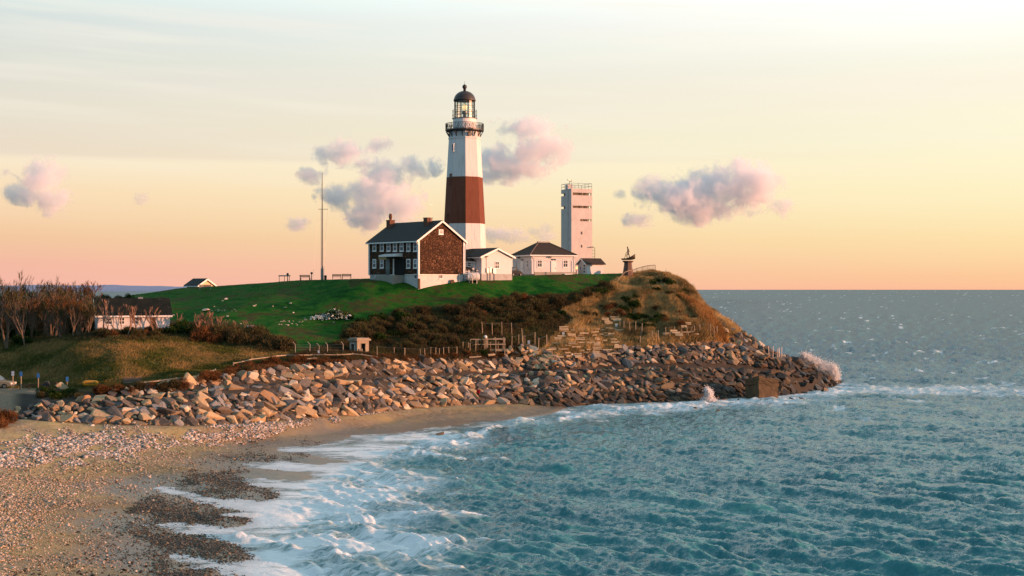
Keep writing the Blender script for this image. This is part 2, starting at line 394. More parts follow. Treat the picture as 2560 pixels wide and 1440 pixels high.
# round the profile's corners a little along the depth
for _ in range(2):
    Z2[:, 1:-1] = .25 * Z2[:, :-2] + .5 * Z2[:, 1:-1] + .25 * Z2[:, 2:]
SHORE = [(1000,1900),(860,1640),(700,1490),(640,1452),(560,1432),(450,1408),(405,1388),(440,1378),(560,1398),(690,1412),(720,1405),(640,1375),(560,1352),(470,1332),
 (400,1318),(365,1308),(420,1302),(520,1310),(640,1318),(660,1305),(600,1280),(540,1262),(490,1248),(430,1235),(378,1222),(400,1210),(460,1228),(560,1245),
 (680,1252),(740,1245),(680,1222),(620,1210),(575,1200),(620,1193),(720,1200),(820,1195),(780,1180),(690,1172),(620,1165),(600,1158),(700,1150),(800,1160),
 (870,1152),(780,1135),(700,1128),(690,1118),(800,1110),(860,1098),(880,1086),(1000,1082),(1040,1072),(1100,1066),(1200,1054),(1300,1046),(1400,1036),(1450,1022)]
def plan(px, py, z=0.08):
    Y = (CAMZ - z) * FPX / (py - HOR); return ((px - 1280) / FPX * Y, Y)
land = [plan(*p) for p in SHORE] + [plan(1470, 1005, 0), (10, 300), (-160, 300), (-160, 20), (-20, 20)]
SD = poly_sd(X2, Y2, land)                      # metres inland from the swash line
zb = np.where(SD > 0, .045 * np.minimum(SD, 4) + .115 * np.clip(SD - 4, 0, 60), .055 * SD)
zb = np.minimum(zb, 2.6 + .03 * SD)
BY = CY[:, 0][:, None]; BZ = CZ[:, 0][:, None]
sea_b = BZ - .22 * np.clip(BY - Y2, 0, 40)
fa = sstep(6, 60, BY - Y2); rt = np.clip((PX2 - (1380 - 800 * fa)) / (90 + 800 * fa), 0, 1); rt = rt * rt * (3 - 2 * rt)
before = zb * (1 - rt) + sea_b * rt
w = sstep(-7.0, -.5, Y2 - BY)
Z2 = np.where(Y2 < BY, before * (1 - w) + np.minimum(Z2, BZ) * w, Z2)
PY2 = HOR + (CAMZ - Z2) * FPX / Y2
# zones
LAWN = [(300,760),(318,738),(345,724),(460,714),(620,705),(700,694),(900,684),(1250,680),(1620,672),(1560,690),(1500,704),(1400,730),(1300,748),(1150,762),(1000,782),(930,800),(865,828),
        (850,850),(880,862),(1010,878),(960,890),(800,888),(715,880),(690,850),(640,832),(560,806),(420,802),(410,786),(380,770)]
lw = sstep(-10, 10, poly_sd(PX2, PY2, LAWN) + (fbm(X2 / 3, Y2 / 3, 3) - .5) * 26)
behind = (Y2 > 240) & (PX2 > 280) & (PX2 < 1540) & (PY2 < 735)
lw = np.where(behind, 1.0, lw) * sstep(430, 330, Y2) * sstep(1640, 1500, PX2 + (fbm(X2 / 2, Y2 / 2, 9) - .5) * 90)
beach = sstep(1.0, -1.0, Y2 - BY) * sstep(2000, 1500, PX2)
dirt = sstep(-12, 6, poly_sd(PX2, PY2, [(-700, 1120), (-700, 972), (60, 968), (112, 978), (92, 1000), (40, 1014), (60, 1045), (20, 1062), (-100, 1075)]) + (fbm(X2, Y2, 8) - .5) * 20)
bluff = sstep(-30, 30, poly_sd(PX2, PY2, [(1330, 900), (1400, 840), (1480, 770), (1490, 720), (1560, 690), (1660, 674), (1760, 700), (1960, 900), (1700, 870)]))
meadow = sstep(-20, 20, poly_sd(PX2, PY2, [(-700, 970), (-700, 850), (100, 850), (250, 838), (420, 838), (560, 852), (720, 882), (720, 900), (500, 945), (340, 962)]))
wet = sstep(13.0, 2.0, SD + (fbm(X2 / 2, Y2 / 2, 5) - .5) * 5) * (PX2 < 1470)
# relief: hummocks in the meadow, rough bluff, smooth lawn and beach
h1 = fbm(X2 / 6, Y2 / 6, 21, 4) - .5; h2 = fbm(X2 / 1.3, Y2 / 1.3, 22, 3) - .5
land_in = np.clip((Y2 - BY) / 8, 0, 1) * (Y2 > BY)
Z2 = Z2 + land_in * ((1 - lw) * (h1 * (.9 - .2 * bluff) + h2 * (.38 + .5 * bluff) + bluff * (fbm(X2 / 1.9, Y2 / 9, 26, 3) - .5) * 1.5) + lw * (h1 * .55 + (fbm(X2 / 2.6, Y2 / 2.6, 24, 3) - .5) * .28 + h2 * .06) * (.35 + .65 * sstep(262, 240, Y2))) * sstep(-4, 0, Z2)
Z2 = Z2 + beach * ((fbm(X2 / 5, Y2 / 5, 23, 3) - .5) * .25 * sstep(.05, 1.0, Z2) + (fbm(X2 / 1.1, Y2 / 1.1, 25, 3) - .5) * .12)
for q in ((1047, 249), (1230, 258), (1360, 272), (1440, 286), (490, 300), (1480, 268), (310, 206)):   # level pads under the buildings
    pass
PY2 = HOR + (CAMZ - Z2) * FPX / Y2

def gz(px, Y):                                   # ground height
    px = np.asarray(px, float); Y = np.asarray(Y, float)
    i = np.clip((px - PXC[0]) / 4.0, 0, nC - 1.001); i0 = i.astype(int); fi = i - i0
    j1 = np.clip(np.searchsorted(YR, Y), 1, nR - 1); j0 = j1 - 1
    fj = np.clip((Y - YR[j0]) / (YR[j1] - YR[j0]), 0, 1)
    return (Z2[i0, j0] * (1 - fi) * (1 - fj) + Z2[i0 + 1, j0] * fi * (1 - fj) + Z2[i0, j1] * (1 - fi) * fj + Z2[i0 + 1, j1] * fi * fj)
def gxy(x, y): return float(gz(1280 + x * FPX / y, y))
def field(A, px, Y):
    i = np.clip(((np.asarray(px) - PXC[0]) / 4.0).round().astype(int), 0, nC - 1); j = np.clip(np.searchsorted(YR, Y), 0, nR - 1)
    return A[i, j]
def gp(px, py, ymin=None):                       # first ground point seen at (px, py)
    i = int(round((px - PXC[0]) / 4.0)); col = PY2[i]
    ok = (col <= py) & (YR > (ymin or 60))
    j = int(np.argmax(ok)) if ok.any() else int(np.argmin(np.where(YR > (ymin or 60), col, 9e9)))
    Y = YR[j]
    return Vector(((px - 1280) / FPX * Y, Y, float(gz(px, Y))))

def ground_mat():
    t = NT('ground_cover'); p = t.pos(); z = t.attr('zone'); z2 = t.attr('zone2')
    s1 = t.n('ShaderNodeSeparateColor'); t.L.new(z.outputs['Color'], s1.inputs[0]); lawn_, beach_, wet_ = s1.outputs
    s2 = t.n('ShaderNodeSeparateColor'); t.L.new(z2.outputs['Color'], s2.inputs[0]); dirt_, bluff_, mead_ = s2.outputs
    big = t.noise(p, .11, 5, .6); mid = t.noise(p, .6, 5, .6); fin = t.noise(p, 4.0, 5, .65)
    brush = t.ramp(t.remap(mid, .3, .7), [(0, (.020, .018, .009)), (.5, (.036, .027, .013)), (1, (.065, .046, .02))])
    blf = t.ramp(t.remap(t.math('ADD', t.math('MULTIPLY', mid, .6), t.math('MULTIPLY', fin, .4)), .36, .64), [(.0, (.07, .042, .018)), (.35, (.24, .135, .05)), (.7, (.42, .25, .095)), (1, (.15, .115, .04))])
    mdw = t.ramp(t.remap(t.math('ADD', t.math('MULTIPLY', mid, .55), t.math('MULTIPLY', big, .45)), .37, .63), [(.0, (.055, .075, .016)), (.35, (.095, .095, .026)), (.65, (.22, .155, .065)), (1, (.13, .09, .04))])
    lwn = t.ramp(t.remap(t.math('ADD', t.math('MULTIPLY', big, .6), t.math('MULTIPLY', mid, .4)), .37, .65), [(.0, (.003, .045, .006)), (.28, (.010, .088, .010)), (.5, (.034, .125, .014)), (.64, (.062, .080, .020)), (.85, (.075, .055, .024)), (1, (.03, .09, .012))])
    lwn = t.mix(t.remap(fin, .35, .7, 0, .5), lwn, (.006, .044, .006))
    snd = t.ramp(t.math('ADD', t.math('MULTIPLY', mid, .5), t.math('MULTIPLY', fin, .5)), [(.3, (.36, .245, .11)), (.5, (.50, .36, .165)), (.7, (.60, .45, .23))])
    peb = t.n('ShaderNodeTexVoronoi'); t.L.new(p, peb.inputs['Vector']); peb.inputs['Scale'].default_value = 5.0
    pc = t.n('ShaderNodeSeparateColor'); t.L.new(peb.outputs['Color'], pc.inputs[0])
    pebc = t.ramp(pc.outputs[0], [(0, (.16, .115, .075)), (.35, (.27, .19, .12)), (.7, (.38, .27, .175)), (1, (.55, .43, .33))])
    snd = t.mix(t.math('MULTIPLY', t.remap(t.noise(p, .14, 4, .6), .42, .58), .7), snd, pebc)
    drt = t.ramp(fin, [(.3, (.17, .13, .09)), (.7, (.30, .235, .165))])
    col = t.mix(bluff_, brush, blf); col = t.mix(mead_, col, mdw); col = t.mix(lawn_, col, lwn)
    col = t.mix(beach_, col, snd); col = t.mix(dirt_, col, drt)
    col = t.mix(z2.outputs['Alpha'], col, t.mix(fin, (.030, .027, .024), (.085, .075, .062)))
    wf = t.math('MULTIPLY', wet_, beach_)
    col = t.mix(t.math('MULTIPLY', wf, .72), col, (.070, .050, .037))
    rg = t.remap(wf, .35, 1, .92, .34)
    nm = t.bump(t.math('ADD', t.math('MULTIPLY', fin, .5), mid), .55, .22)
    t.bsdf(col, rg, nm, Specular_IOR_Level=t.remap(wf, .3, 1, .03, .35))
    return t.m
GROUND = ground_mat()
zone = np.stack([lw, beach, wet, np.ones_like(lw)], -1).reshape(-1, 4)
rocky = sstep(-1.0, .5, Y2 - BY) * sstep(.8, -.4, Y2 - CY[:, 3][:, None]) * sstep(20, 60, PX2)
rocky = np.maximum(rocky, sstep(-6, 6, poly_sd(PX2, PY2, [(1790, 798), (1850, 810), (1960, 885), (2020, 885), (2130, 965), (2100, 1010), (1900, 1010), (1930, 900), (1850, 862)])))
zone2 = np.stack([dirt, bluff, meadow, rocky], -1).reshape(-1, 4)
V = np.stack([X2, Y2, Z2], -1).reshape(-1, 3)
idx = np.arange(nC * nR).reshape(nC, nR)
Fq = np.stack([idx[:-1, :-1], idx[1:, :-1], idx[1:, 1:], idx[:-1, 1:]], -1)
def cellmean(A): return .25 * (A[:-1, :-1] + A[1:, :-1] + A[1:, 1:] + A[:-1, 1:])
zmax = np.maximum.reduce([Z2[:-1, :-1], Z2[1:, :-1], Z2[1:, 1:], Z2[:-1, 1:]])
keep = zmax > -1.6
cl, cbc, cdt, cbl, cmd = map(cellmean, (lw, beach, dirt, bluff, meadow))
region = np.where(cl > .5, 1, np.where(cdt > .5, 3, np.where(cbc > .5, 2, np.where(cmd > .5, 4, 5))))
for k, nm in ((1, 'lawn'), (2, 'beach'), (3, 'dirt_lot'), (4, 'meadow'), (5, 'hillside')):
    F = Fq[(region == k) & keep]
    u, inv = np.unique(F, return_inverse=True)
    me = np_mesh(nm, V[u], inv.reshape(-1, 4), GROUND, True, {'zone': zone[u], 'zone2': zone2[u]})
    tag(link(nm, me), kind='structure')

# ------------------------------------------------------------------ sea
def water_mat():
    t = NT('sea_water'); p = t.pos()
    fm = t.attr('foam').outputs['Fac']; shl = t.attr('shallow').outputs['Fac']; thin = t.attr('thin').outputs['Fac']
    sx = t.xyz(p)
    st = t.comb(t.math('MULTIPLY', sx[0], .5), sx[1], 0.0)
    n1 = t.noise(st, .55, 7, .66, .9); n2 = t.noise(st, 2.6, 5, .65, .5); n4 = t.noise(st, 1.15, 4, .6, 1.6)
    n3 = t.noise(t.comb(t.math('MULTIPLY', sx[0], .20), sx[1], 0.0), 1.1, 6, .7, 1.2)
    def ridge(n, k): return t.math('SUBTRACT', 1.0, t.math('MULTIPLY', t.math('ABSOLUTE', t.math('SUBTRACT', n, .5)), k), clamp=True)
    lace = t.math('MAXIMUM', ridge(n1, 14), ridge(n4, 11))          # thin bright strings between bubbles
    nn = t.math('ADD', t.math('MULTIPLY', t.remap(n1, .37, .63), .42), t.math('ADD', t.math('MULTIPLY', t.remap(n3, .37, .63), .40), t.math('MULTIPLY', t.remap(n2, .3, .7), .20)))
    sol = t.remap(t.math('SUBTRACT', t.math('MULTIPLY', fm, 1.06), nn), -.05, .26)
    lc = t.math('MULTIPLY', t.math('MULTIPLY', lace, t.remap(fm, .08, .5)), .75)
    fac = t.math('MAXIMUM', t.math('MAXIMUM', sol, lc), t.math('MULTIPLY', fm, .22))
    def nvec(scale, det, rough):
        x = t.n('ShaderNodeTexNoise'); t.L.new(p, x.inputs['Vector']); x.inputs['Scale'].default_value = scale; x.inputs['Detail'].default_value = det; x.inputs['Roughness'].default_value = rough
        v = t.n('ShaderNodeVectorMath', operation='SUBTRACT'); t.L.new(x.outputs['Color'], v.inputs[0]); v.inputs[1].default_value = (.5, .5, .5)
        return v.outputs[0]
    def vma(a_, k, c_):
        v = t.n('ShaderNodeVectorMath', operation='MULTIPLY_ADD'); t.L.new(a_, v.inputs[0]); v.inputs[1].default_value = k; t.L.new(c_, v.inputs[2]); return v.outputs[0]
    geo = t.n('ShaderNodeNewGeometry').outputs['Normal']
    nv = vma(nvec(1.6, 3, .6), (.60, 1.45, 0), geo); nv = vma(nvec(5.5, 2, .5), (.38, .80, 0), nv)     # wind ripples: slopes, not heights, so they hold to the horizon
    nn_ = t.n('ShaderNodeVectorMath', operation='NORMALIZE'); t.L.new(nv, nn_.inputs[0]); nm = nn_.outputs[0]
    big = t.noise(p, .05, 4, .6)
    deep = t.mix(t.remap(big, .35, .65), (.018, .150, .175), (.045, .225, .235))
    off = t.attr('offshore').outputs['Fac']; deep = t.mix(off, deep, (.006, .105, .150))       # clear deep water beyond the silty bay
    deep = t.mix(t.math('MULTIPLY', shl, .7), deep, (.06, .18, .165))
    body = t.n('ShaderNodeBsdfDiffuse'); t.put(body.inputs['Color'], deep); t.L.new(nm, body.inputs['Normal'])
    glo = t.n('ShaderNodeBsdfGlossy'); glo.inputs['Roughness'].default_value = .17; t.L.new(nm, glo.inputs['Normal'])
    fr = t.n('ShaderNodeFresnel'); fr.inputs['IOR'].default_value = 1.333; t.L.new(nm, fr.inputs['Normal'])
    x = t.n('ShaderNodeMixShader'); t.L.new(t.math('MINIMUM', fr.outputs[0], t.math('MULTIPLY_ADD', off, -.14, .40)), x.inputs[0])      # a wind-roughened sea never mirrors more than a part of the light
    t.L.new(body.outputs[0], x.inputs[1]); t.L.new(glo.outputs[0], x.inputs[2])
    fo = t.n('ShaderNodeBsdfPrincipled'); t.put(fo.inputs['Base Color'], (.80, .86, .88)); t.put(fo.inputs['Roughness'], .7)
    t.L.new(t.bump(t.math('ADD', n2, n1), .7, .3), fo.inputs['Normal'])
    mx = t.n('ShaderNodeMixShader'); t.put(mx.inputs[0], fac); t.L.new(x.outputs[0], mx.inputs[1]); t.L.new(fo.outputs[0], mx.inputs[2])
    tp = t.n('ShaderNodeBsdfTransparent'); m2 = t.n('ShaderNodeMixShader'); t.put(m2.inputs[0], t.math('MULTIPLY', thin, t.math('SUBTRACT', .85, t.math('MULTIPLY', fac, .6))))
    t.L.new(mx.outputs[0], m2.inputs[1]); t.L.new(tp.outputs[0], m2.inputs[2]); t.L.new(m2.outputs[0], t.out.inputs[0])
    return t.m
WATER = water_mat()
def build_sea():
    pxw = np.arange(-900, 3481, 4.2)
    rows = np.concatenate([np.arange(1700, 1000, -2.0), np.arange(1000, 760, -1.5), np.arange(760, 732, -1.0), np.arange(732, 725.0, -.5)])
    Yw = CAMZ * FPX / (rows - HOR); Yw = np.concatenate([Yw, [90000., 160000.]])
    A, B = np.meshgrid(pxw, Yw, indexing='ij'); Xw = (A - 1280) / FPX * B
    dY = np.gradient(Yw)[None, :]
    tz = np.where((A < 2300) & (B < 500), gz(np.clip(A, -700, 2299), np.clip(B, 45, 499)), -6.0)
    tz = np.where(A < -690, np.where(B > 470, -6, 3.0), tz)
    depth = -tz
    amp = sstep(.0, 1.8, depth)
    rng = np.random.default_rng(5)
    Zw = np.zeros_like(Xw)
    wx = (fbm(Xw / 14, B / 14, 77, 3) - .5) * 5; wy = (fbm(Xw / 14, B / 14, 78, 3) - .5) * 5
    for k in range(72):
        lam = 0.65 * (13 / .65) ** (k / 71.0)
        ang = R(232) + rng.normal(0, .42)
        kx, ky = math.cos(ang) * 2 * math.pi / lam, math.sin(ang) * 2 * math.pi / lam
        a = .0145 * lam ** .55 * rng.uniform(.6, 1.3)
        ly = lam / max(.25, abs(math.sin(ang)))
        att = np.clip((ly / np.abs(dY) - .35) / 1.6, 0, 1)
        ph = kx * (Xw + wx) + ky * (B + wy) + rng.uniform(0, 6.28)
        s = np.sin(ph)
        Zw += a * att * (s + .35 * np.cos(2 * ph))
    gust = .65 + .8 * fbm(Xw / 60, B / 60, 41, 3)
    far = sstep(260, 900, B)
    n_far = (fbm(A / 22.0, (rows_idx := np.arange(len(Yw)))[None, :] / 1.0 + 0 * A, 55, 3) - .5)
    Zw = Zw * gust * amp
    Zw += (fbm(A / 15.0, rows_idx[None, :] / 1.7 + 0 * A, 56, 3) - .5) * 2.2 * np.minimum(.26 * np.abs(dY), 1.0) * sstep(150, 330, B) * amp
    # foam cover
    py = HOR + CAMZ * FPX / B
    FO = [(350,1225),(400,1200),(600,1188),(700,1110),(900,1084),(1100,1066),(1250,1046),(1450,1020),(1500,1030),(1300,1066),(1240,1085),(1160,1130),(1060,1142),(1010,1165),
          (1130,1190),(1180,1204),(1050,1228),(1190,1284),(1080,1330),(1270,1356),(1150,1392),(1240,1440),(1300,1600),(500,1700),(400,1390),(350,1308)]
    s1 = poly_sd(A, py * 2.4, [(a, b * 2.4) for a, b in FO]) + (fbm(Xw / 7, B / 7, 61, 4) - .5) * 150
    foam = sstep(-70, 120, s1) * np.clip(-.12 + 1.75 * fbm(Xw / 6 + B / 20, B / 2.6, 63, 5), .15, .95) * (1 + .35 * sstep(820, 640, A)) * (1 - .25 * sstep(900, 1350, A + (fbm(Xw / 5, B / 5, 62) - .5) * 200))
    rk = line_d(A, py * 2.4, [(a, b * 2.4) for a, b in [(1400,1030),(1560,1024),(1700,1016),(1780,1008),(1860,1004),(1960,998),(2060,986),(2110,972)]])
    foam = np.maximum(foam, sstep(64, 0, rk + (fbm(Xw / 2, B / 2, 64) - .5) * 50) * np.clip(.1 + 1.1 * fbm(Xw / 2.5, B / 4, 70, 4), .3, .85))
    rk2 = line_d(A, py * 3.2, [(a, b * 3.2) for a, b in [(1960,988),(2080,976),(2250,974),(2560,980)]])
    foam = np.maximum(foam, .55 * sstep(60, 5, rk2 + (fbm(Xw / 6, B / 6, 65) - .5) * 60))
    rollers = [([(590,1345),(690,1362),(740,1382),(850,1398),(1000,1412),(1150,1420)], 9, .42), ([(1030,1140),(1080,1122),(1130,1112)], 7, .35), ([(1170,1088),(1215,1078),(1250,1062),(1330,1052)], 6, .4),
               ([(960,1096),(1060,1086),(1140,1080)], 5, .2), ([(1060,1140),(1160,1150),(1270,1152)], 6, .2), ([(700,1345),(760,1338),(830,1344)], 8, .3), ([(560,1292),(660,1285),(740,1288)], 8, .2),
               ([(1120,1235),(1180,1242)], 4, .2), ([(1400,1050),(1500,1030),(1600,1020),(1760,1010)], 7, .3), ([(1100,1300),(1180,1286),(1250,1290)], 5, .2), ([(1080,1360),(1200,1346),(1270,1352)], 6, .2)]
    for ln, wd, hh in rollers:
        d = line_d(A, py * 2.0, [(a, b * 2.0) for a, b in ln]) + (fbm(Xw / 1.5, B / 1.5, 66) - .5) * wd
        d = d + (fbm(Xw / .7, B / .7, 71, 3) - .5) * wd * 1.6
        k = sstep(wd * 2.4, 0, d); brk = np.clip(2.6 * fbm(Xw / 2.2, B / 2.2, 72, 3) - .75, 0, 1)
        foam = np.maximum(foam, k * (.45 + .45 * brk)); Zw += hh * k * (.5 + .9 * fbm(Xw / .8, B / .8, 67)) * (.4 + .6 * brk)
    edge = sstep(.22, .02, depth) * sstep(-.25, -.02, depth) * (A < 1460)
    foam = np.maximum(foam, edge * .62 * (fbm(Xw / 3, B / 3, 68) > .38))
    cap = sstep(.73, .83, fbm(Xw / 4, B / 9, 69, 4)) * sstep(120, 250, B) * (A > 1250)
    foam = np.maximum(foam, cap * .75)
    shallow = sstep(2.2, .0, depth); foam = np.clip(foam, 0, 1)
    Zw = np.where(B > 1000, Zw * .5, Zw)
    V = np.stack([Xw, B, Zw], -1).reshape(-1, 3)
    n, m = A.shape; idx = np.arange(n * m).reshape(n, m)
    F = np.stack([idx[:-1, :-1], idx[1:, :-1], idx[1:, 1:], idx[:-1, 1:]], -1)
    dmin = np.minimum.reduce([tz[:-1, :-1], tz[1:, :-1], tz[1:, 1:], tz[:-1, 1:]])
    F = F[dmin < .55]
    u, inv = np.unique(F, return_inverse=True)
    me = np_mesh('sea', V[u], inv.reshape(-1, 4), WATER, True, {'foam': foam.reshape(-1)[u], 'shallow': shallow.reshape(-1)[u], 'offshore': sstep(170, 420, B + (fbm(Xw / 90, B / 90, 74, 3) - .5) * 160).reshape(-1)[u], 'thin': (sstep(.20, .0, depth + (fbm(Xw / 1.2, B / 1.2, 73, 3) - .5) * .10) * (A < 1480)).reshape(-1)[u]})
    tag(link('sea', me), kind='structure')
build_sea()
# ------------------------------------------------------------------ boulders
def boulder_mesh(seed, dims, npts=15, mat=None):
    rng = random.Random(seed); bm = bmesh.new()
    for i in range(npts):
        # points near the faces of a skewed box: angular quarry stone
        p = [rng.uniform(-1, 1) for _ in range(3)]
        k = rng.randrange(3); p[k] = math.copysign(rng.uniform(.82, 1), p[k])
        k2 = rng.randrange(3); p[k2] = math.copysign(rng.uniform(.6, 1), p[k2])
        p[0] += .25 * p[2]
        bm.verts.new((p[0] * dims[0] / 2, p[1] * dims[1] / 2, p[2] * dims[2] / 2))
    r = bmesh.ops.convex_hull(bm, input=bm.verts)
    bmesh.ops.delete(bm, geom=[g for g in set(r['geom_interior'] + r['geom_unused']) if isinstance(g, bmesh.types.BMVert)], context='VERTS')
    bmesh.ops.dissolve_limit(bm, angle_limit=R(9), verts=bm.verts, edges=bm.edges)
    bmesh.ops.bevel(bm, geom=bm.edges, offset=.05, segments=1, affect='EDGES', clamp_overlap=True)
    bmesh.ops.triangulate(bm, faces=bm.faces)
    bmesh.ops.recalc_face_normals(bm, faces=bm.faces)
    me = bpy.data.meshes.new('boulder'); bm.to_mesh(me); bm.free()
    if mat: me.materials.append(mat)
    return me
def rock_mat(name, tones, wet=True):
    t = NT(name); co = t.coord(); p = t.pos(); oi = t.n('ShaderNodeObjectInfo')
    rid = t.attr('rid').outputs['Fac']
    rnd = t.math('FRACT', t.math('ADD', oi.outputs['Random'], rid))
    base = t.ramp(rnd, tones, 'CONSTANT')
    vein = t.noise(co, 1.3, 6, .65, .8); fine = t.noise(p, 7, 5, .7)
    col = t.mix(t.remap(vein, .42, .66, 0, .35), base, t.mix(.45, base, (.55, .43, .31)))
    col = t.mix(t.remap(fine, .42, .72, 0, .55), col, t.mix(.6, base, (.05, .045, .04)))
    rg = .82
    if wet:
        x, y, z = t.xyz(p)
        wl = t.math('ADD', t.math('ADD', z, t.math('MULTIPLY', t.noise(p, .35, 4, .6), -3.2)), 1.6)       # tide line, ragged
        wet_ = t.math('MULTIPLY', t.remap(wl, 3.2, 1.2), t.remap(x, -8, 6))
        seaward = t.math('MULTIPLY', t.remap(x, 8, 30), t.remap(z, 8.5, 4))
        wet_ = t.math('MAXIMUM', wet_, t.math('MULTIPLY', seaward, .88))
        col = t.mix(t.math('MULTIPLY', wet_, .86), col, (.028, .025, .022))
        alg = t.math('MULTIPLY', wet_, t.remap(t.noise(p, 1.1, 4, .6), .56, .66))
        col = t.mix(t.math('MULTIPLY', alg, .35), col, (.20, .12, .03))
        rg = t.remap(wet_, 0, 1, .85, .32)
    t.bsdf(col, rg, t.bump(t.math('ADD', vein, t.math('MULTIPLY', fine, .4)), .7, .12), Specular_IOR_Level=.14)
    return t.m
ROCK = rock_mat('quarry_stone', [(0, (.07, .066, .062)), (.17, (.25, .18, .11)), (.30, (.44, .315, .18)), (.42, (.11, .112, .112)), (.54, (.53, .38, .22)), (.63, (.24, .24, .235)), (.75, (.31, .20, .115)), (.86, (.15, .12, .095)), (.93, (.62, .52, .39))])
BOULDERS = [boulder_mesh(100 + i, d, 15, ROCK) for i, d in enumerate([(2.3, 1.5, 1.0), (2.0, 1.3, .9), (1.7, 1.3, 1.1), (2.6, 1.4, .8), (1.5, 1.2, 1.0), (2.2, 1.7, .8), (1.9, 1.1, 1.0), (2.1, 1.6, 1.2),
                                               (1.6, 1.5, .9), (2.4, 1.3, 1.1), (1.8, 1.6, .7), (2.0, 1.4, 1.2), (2.3, 1.2, .9), (1.4, 1.1, .9), (2.5, 1.7, 1.0), (1.7, 1.0, .8)])]
def tri_of(me):
    v = np.empty(len(me.vertices) * 3, np.float32); me.vertices.foreach_get('co', v); me.calc_loop_triangles()
    f = np.empty(len(me.loop_triangles) * 3, np.int32); me.loop_triangles.foreach_get('vertices', f)
    return v.reshape(-1, 3), f.reshape(-1, 3)
def merge(name, items, mat, parent=None, smooth=False):
    """items: (mesh, Matrix, value) joined into one mesh with a per-piece value 'rid'"""
    Vs, Fs, A, o = [], [], [], 0; cache = {}
    for me, M, val in items:
        if me.name not in cache: cache[me.name] = tri_of(me)
        v, f = cache[me.name]; m = np.array(M)
        Vs.append(v @ m[:3, :3].T + m[:3, 3]); Fs.append(f + o); A.append(np.full(len(v), val)); o += len(v)
    me = np_mesh(name, np.concatenate(Vs), np.concatenate(Fs), mat, smooth, {'rid': np.concatenate(A)})
    return link(name, me, parent)
def ctl(px, j):
    return np.interp(px, PXC, CY[:, j]), np.interp(px, PXC, CZ[:, j])
def slope_spots(px0, px1, j0, j1, gap_u, gap_v, lo=0.0, hi=1.0, seed=1):
    """staggered places on the face between profile points j0 and j1: (px, Y, z, dip)"""
    rng = random.Random(seed); out = []; px = px0; row = 0
    v = lo
    # march along the wall in metres, each column from foot to crest
    while px < px1:
        (ya, za), (yb, zb_) = ctl(px, j0), ctl(px, j1)
        ln = math.hypot(yb - ya, zb_ - za)
        nrow = max(1, int(round(ln * (hi - lo) / gap_v)))
        for r_ in range(nrow):
            t_ = lo + (hi - lo) * (r_ + .5 + rng.uniform(-.25, .25)) / nrow
            q = px + (rng.uniform(-.35, .35) + (.5 if r_ % 2 else 0)) * gap_u * FPX / ya
            (y0, z0), (y1, z1) = ctl(q, j0), ctl(q, j1)
            out.append((q, y0 + (y1 - y0) * t_, z0 + (z1 - z0) * t_, math.atan2(z1 - z0, y1 - y0)))
        px += gap_u * FPX / ya * rng.uniform(.9, 1.1)
    return out
def lay(spots, seed, size=(.75, 1.25), sink=.12, dip_mul=.8, zoff=0.0):
    rng = random.Random(seed); items = []
    for q, Y, z, dip in spots:
        # the wall runs along the shore: face it down the slope, long side slanting down to the right
        dpx = 12.0; ya, yb = float(np.interp(q - dpx, PXC, CY[:, 0])), float(np.interp(q + dpx, PXC, CY[:, 0]))
        ax = ((q + dpx - 1280) * yb - (q - dpx - 1280) * ya) / FPX
        head = math.atan2(yb - ya, ax)
        s = rng.uniform(*size); 
        M = (Matrix.Translation(((q - 1280) / FPX * Y, Y, z + zoff + sink * s)) @ Matrix.Rotation(head, 4, 'Z') @ Matrix.Rotation(dip * dip_mul, 4, 'X')
             @ Matrix.Rotation(R(rng.gauss(-38, 26)), 4, 'Z') @ Matrix.Rotation(R(rng.gauss(8, 16)), 4, 'Y') @ Matrix.Rotation(R(rng.gauss(-6, 18)), 4, 'X')
             @ Matrix.Diagonal((s * rng.uniform(.85, 1.15), s * rng.uniform(.85, 1.15), s * rng.uniform(.8, 1.25), 1)))
        items.append((BOULDERS[rng.randrange(len(BOULDERS))], M, rng.random()))
    return items
def px_size(it):
    M = it[1]; return M.median_scale / max(1, M.translation.y)
def wall_of(name, label, cat, items, loc, most=295):
    root = thing(name, loc, label, cat)
    inv = Matrix.Translation(-Vector(loc))
    seen = [i for i in items if -80 < 1280 + i[1].translation.x * FPX / i[1].translation.y < 2620]
    seen.sort(key=px_size, reverse=True)
    for me, M, val in seen[:most]:
        o = bpy.data.objects.new('boulder', me); COL.objects.link(o); o.parent = root; o.matrix_local = inv @ M
    rest = seen[most:] + [i for i in items if i not in seen]
    if rest:
        tag(merge('boulder_fill', [(a, inv @ b, c) for a, b, c in rest], ROCK, root), kind='stuff')
    return root
low = slope_spots(55, 1955, 0, 1, 1.22, .98, -.02, .89, 3)
lowi = lay(low, 4, (.50, 1.05), .06)
bench = [(q, Y, z, 0.06) for q, Y, z, d in slope_spots(200, 1960, 1, 2, 1.25, 1.1, .05, .95, 5)]
benchi = lay(bench, 6, (.6, .95), .02, 1)
upp = slope_spots(285, 1945, 2, 3, 1.2, .98, 0.24, 1.0, 7)
uppi = lay(upp, 8, (.45, .95), .05)
lowi += lay(slope_spots(45, 1955, 0, 1, .95, .8, -.05, .86, 13), 14, (.2, .42), .25)
uppi += lay(slope_spots(280, 1945, 2, 3, .95, .8, .26, 1.08, 15), 16, (.18, .40), .25)
wall_of('lower_revetment', 'lower tier of the boulder sea wall, from the pebble beach down to the breaking waves', 'sea wall', lowi, P(1000, 1020, 190))
wall_of('revetment_bench', 'flat ledge of low slabs running between the two tiers of the boulder sea wall', 'rock ledge', benchi, P(1000, 952, 200))
wall_of('upper_revetment', 'upper tier of the boulder sea wall, under the wire fence posts and the bluff', 'sea wall', uppi, P(1000, 910, 205))
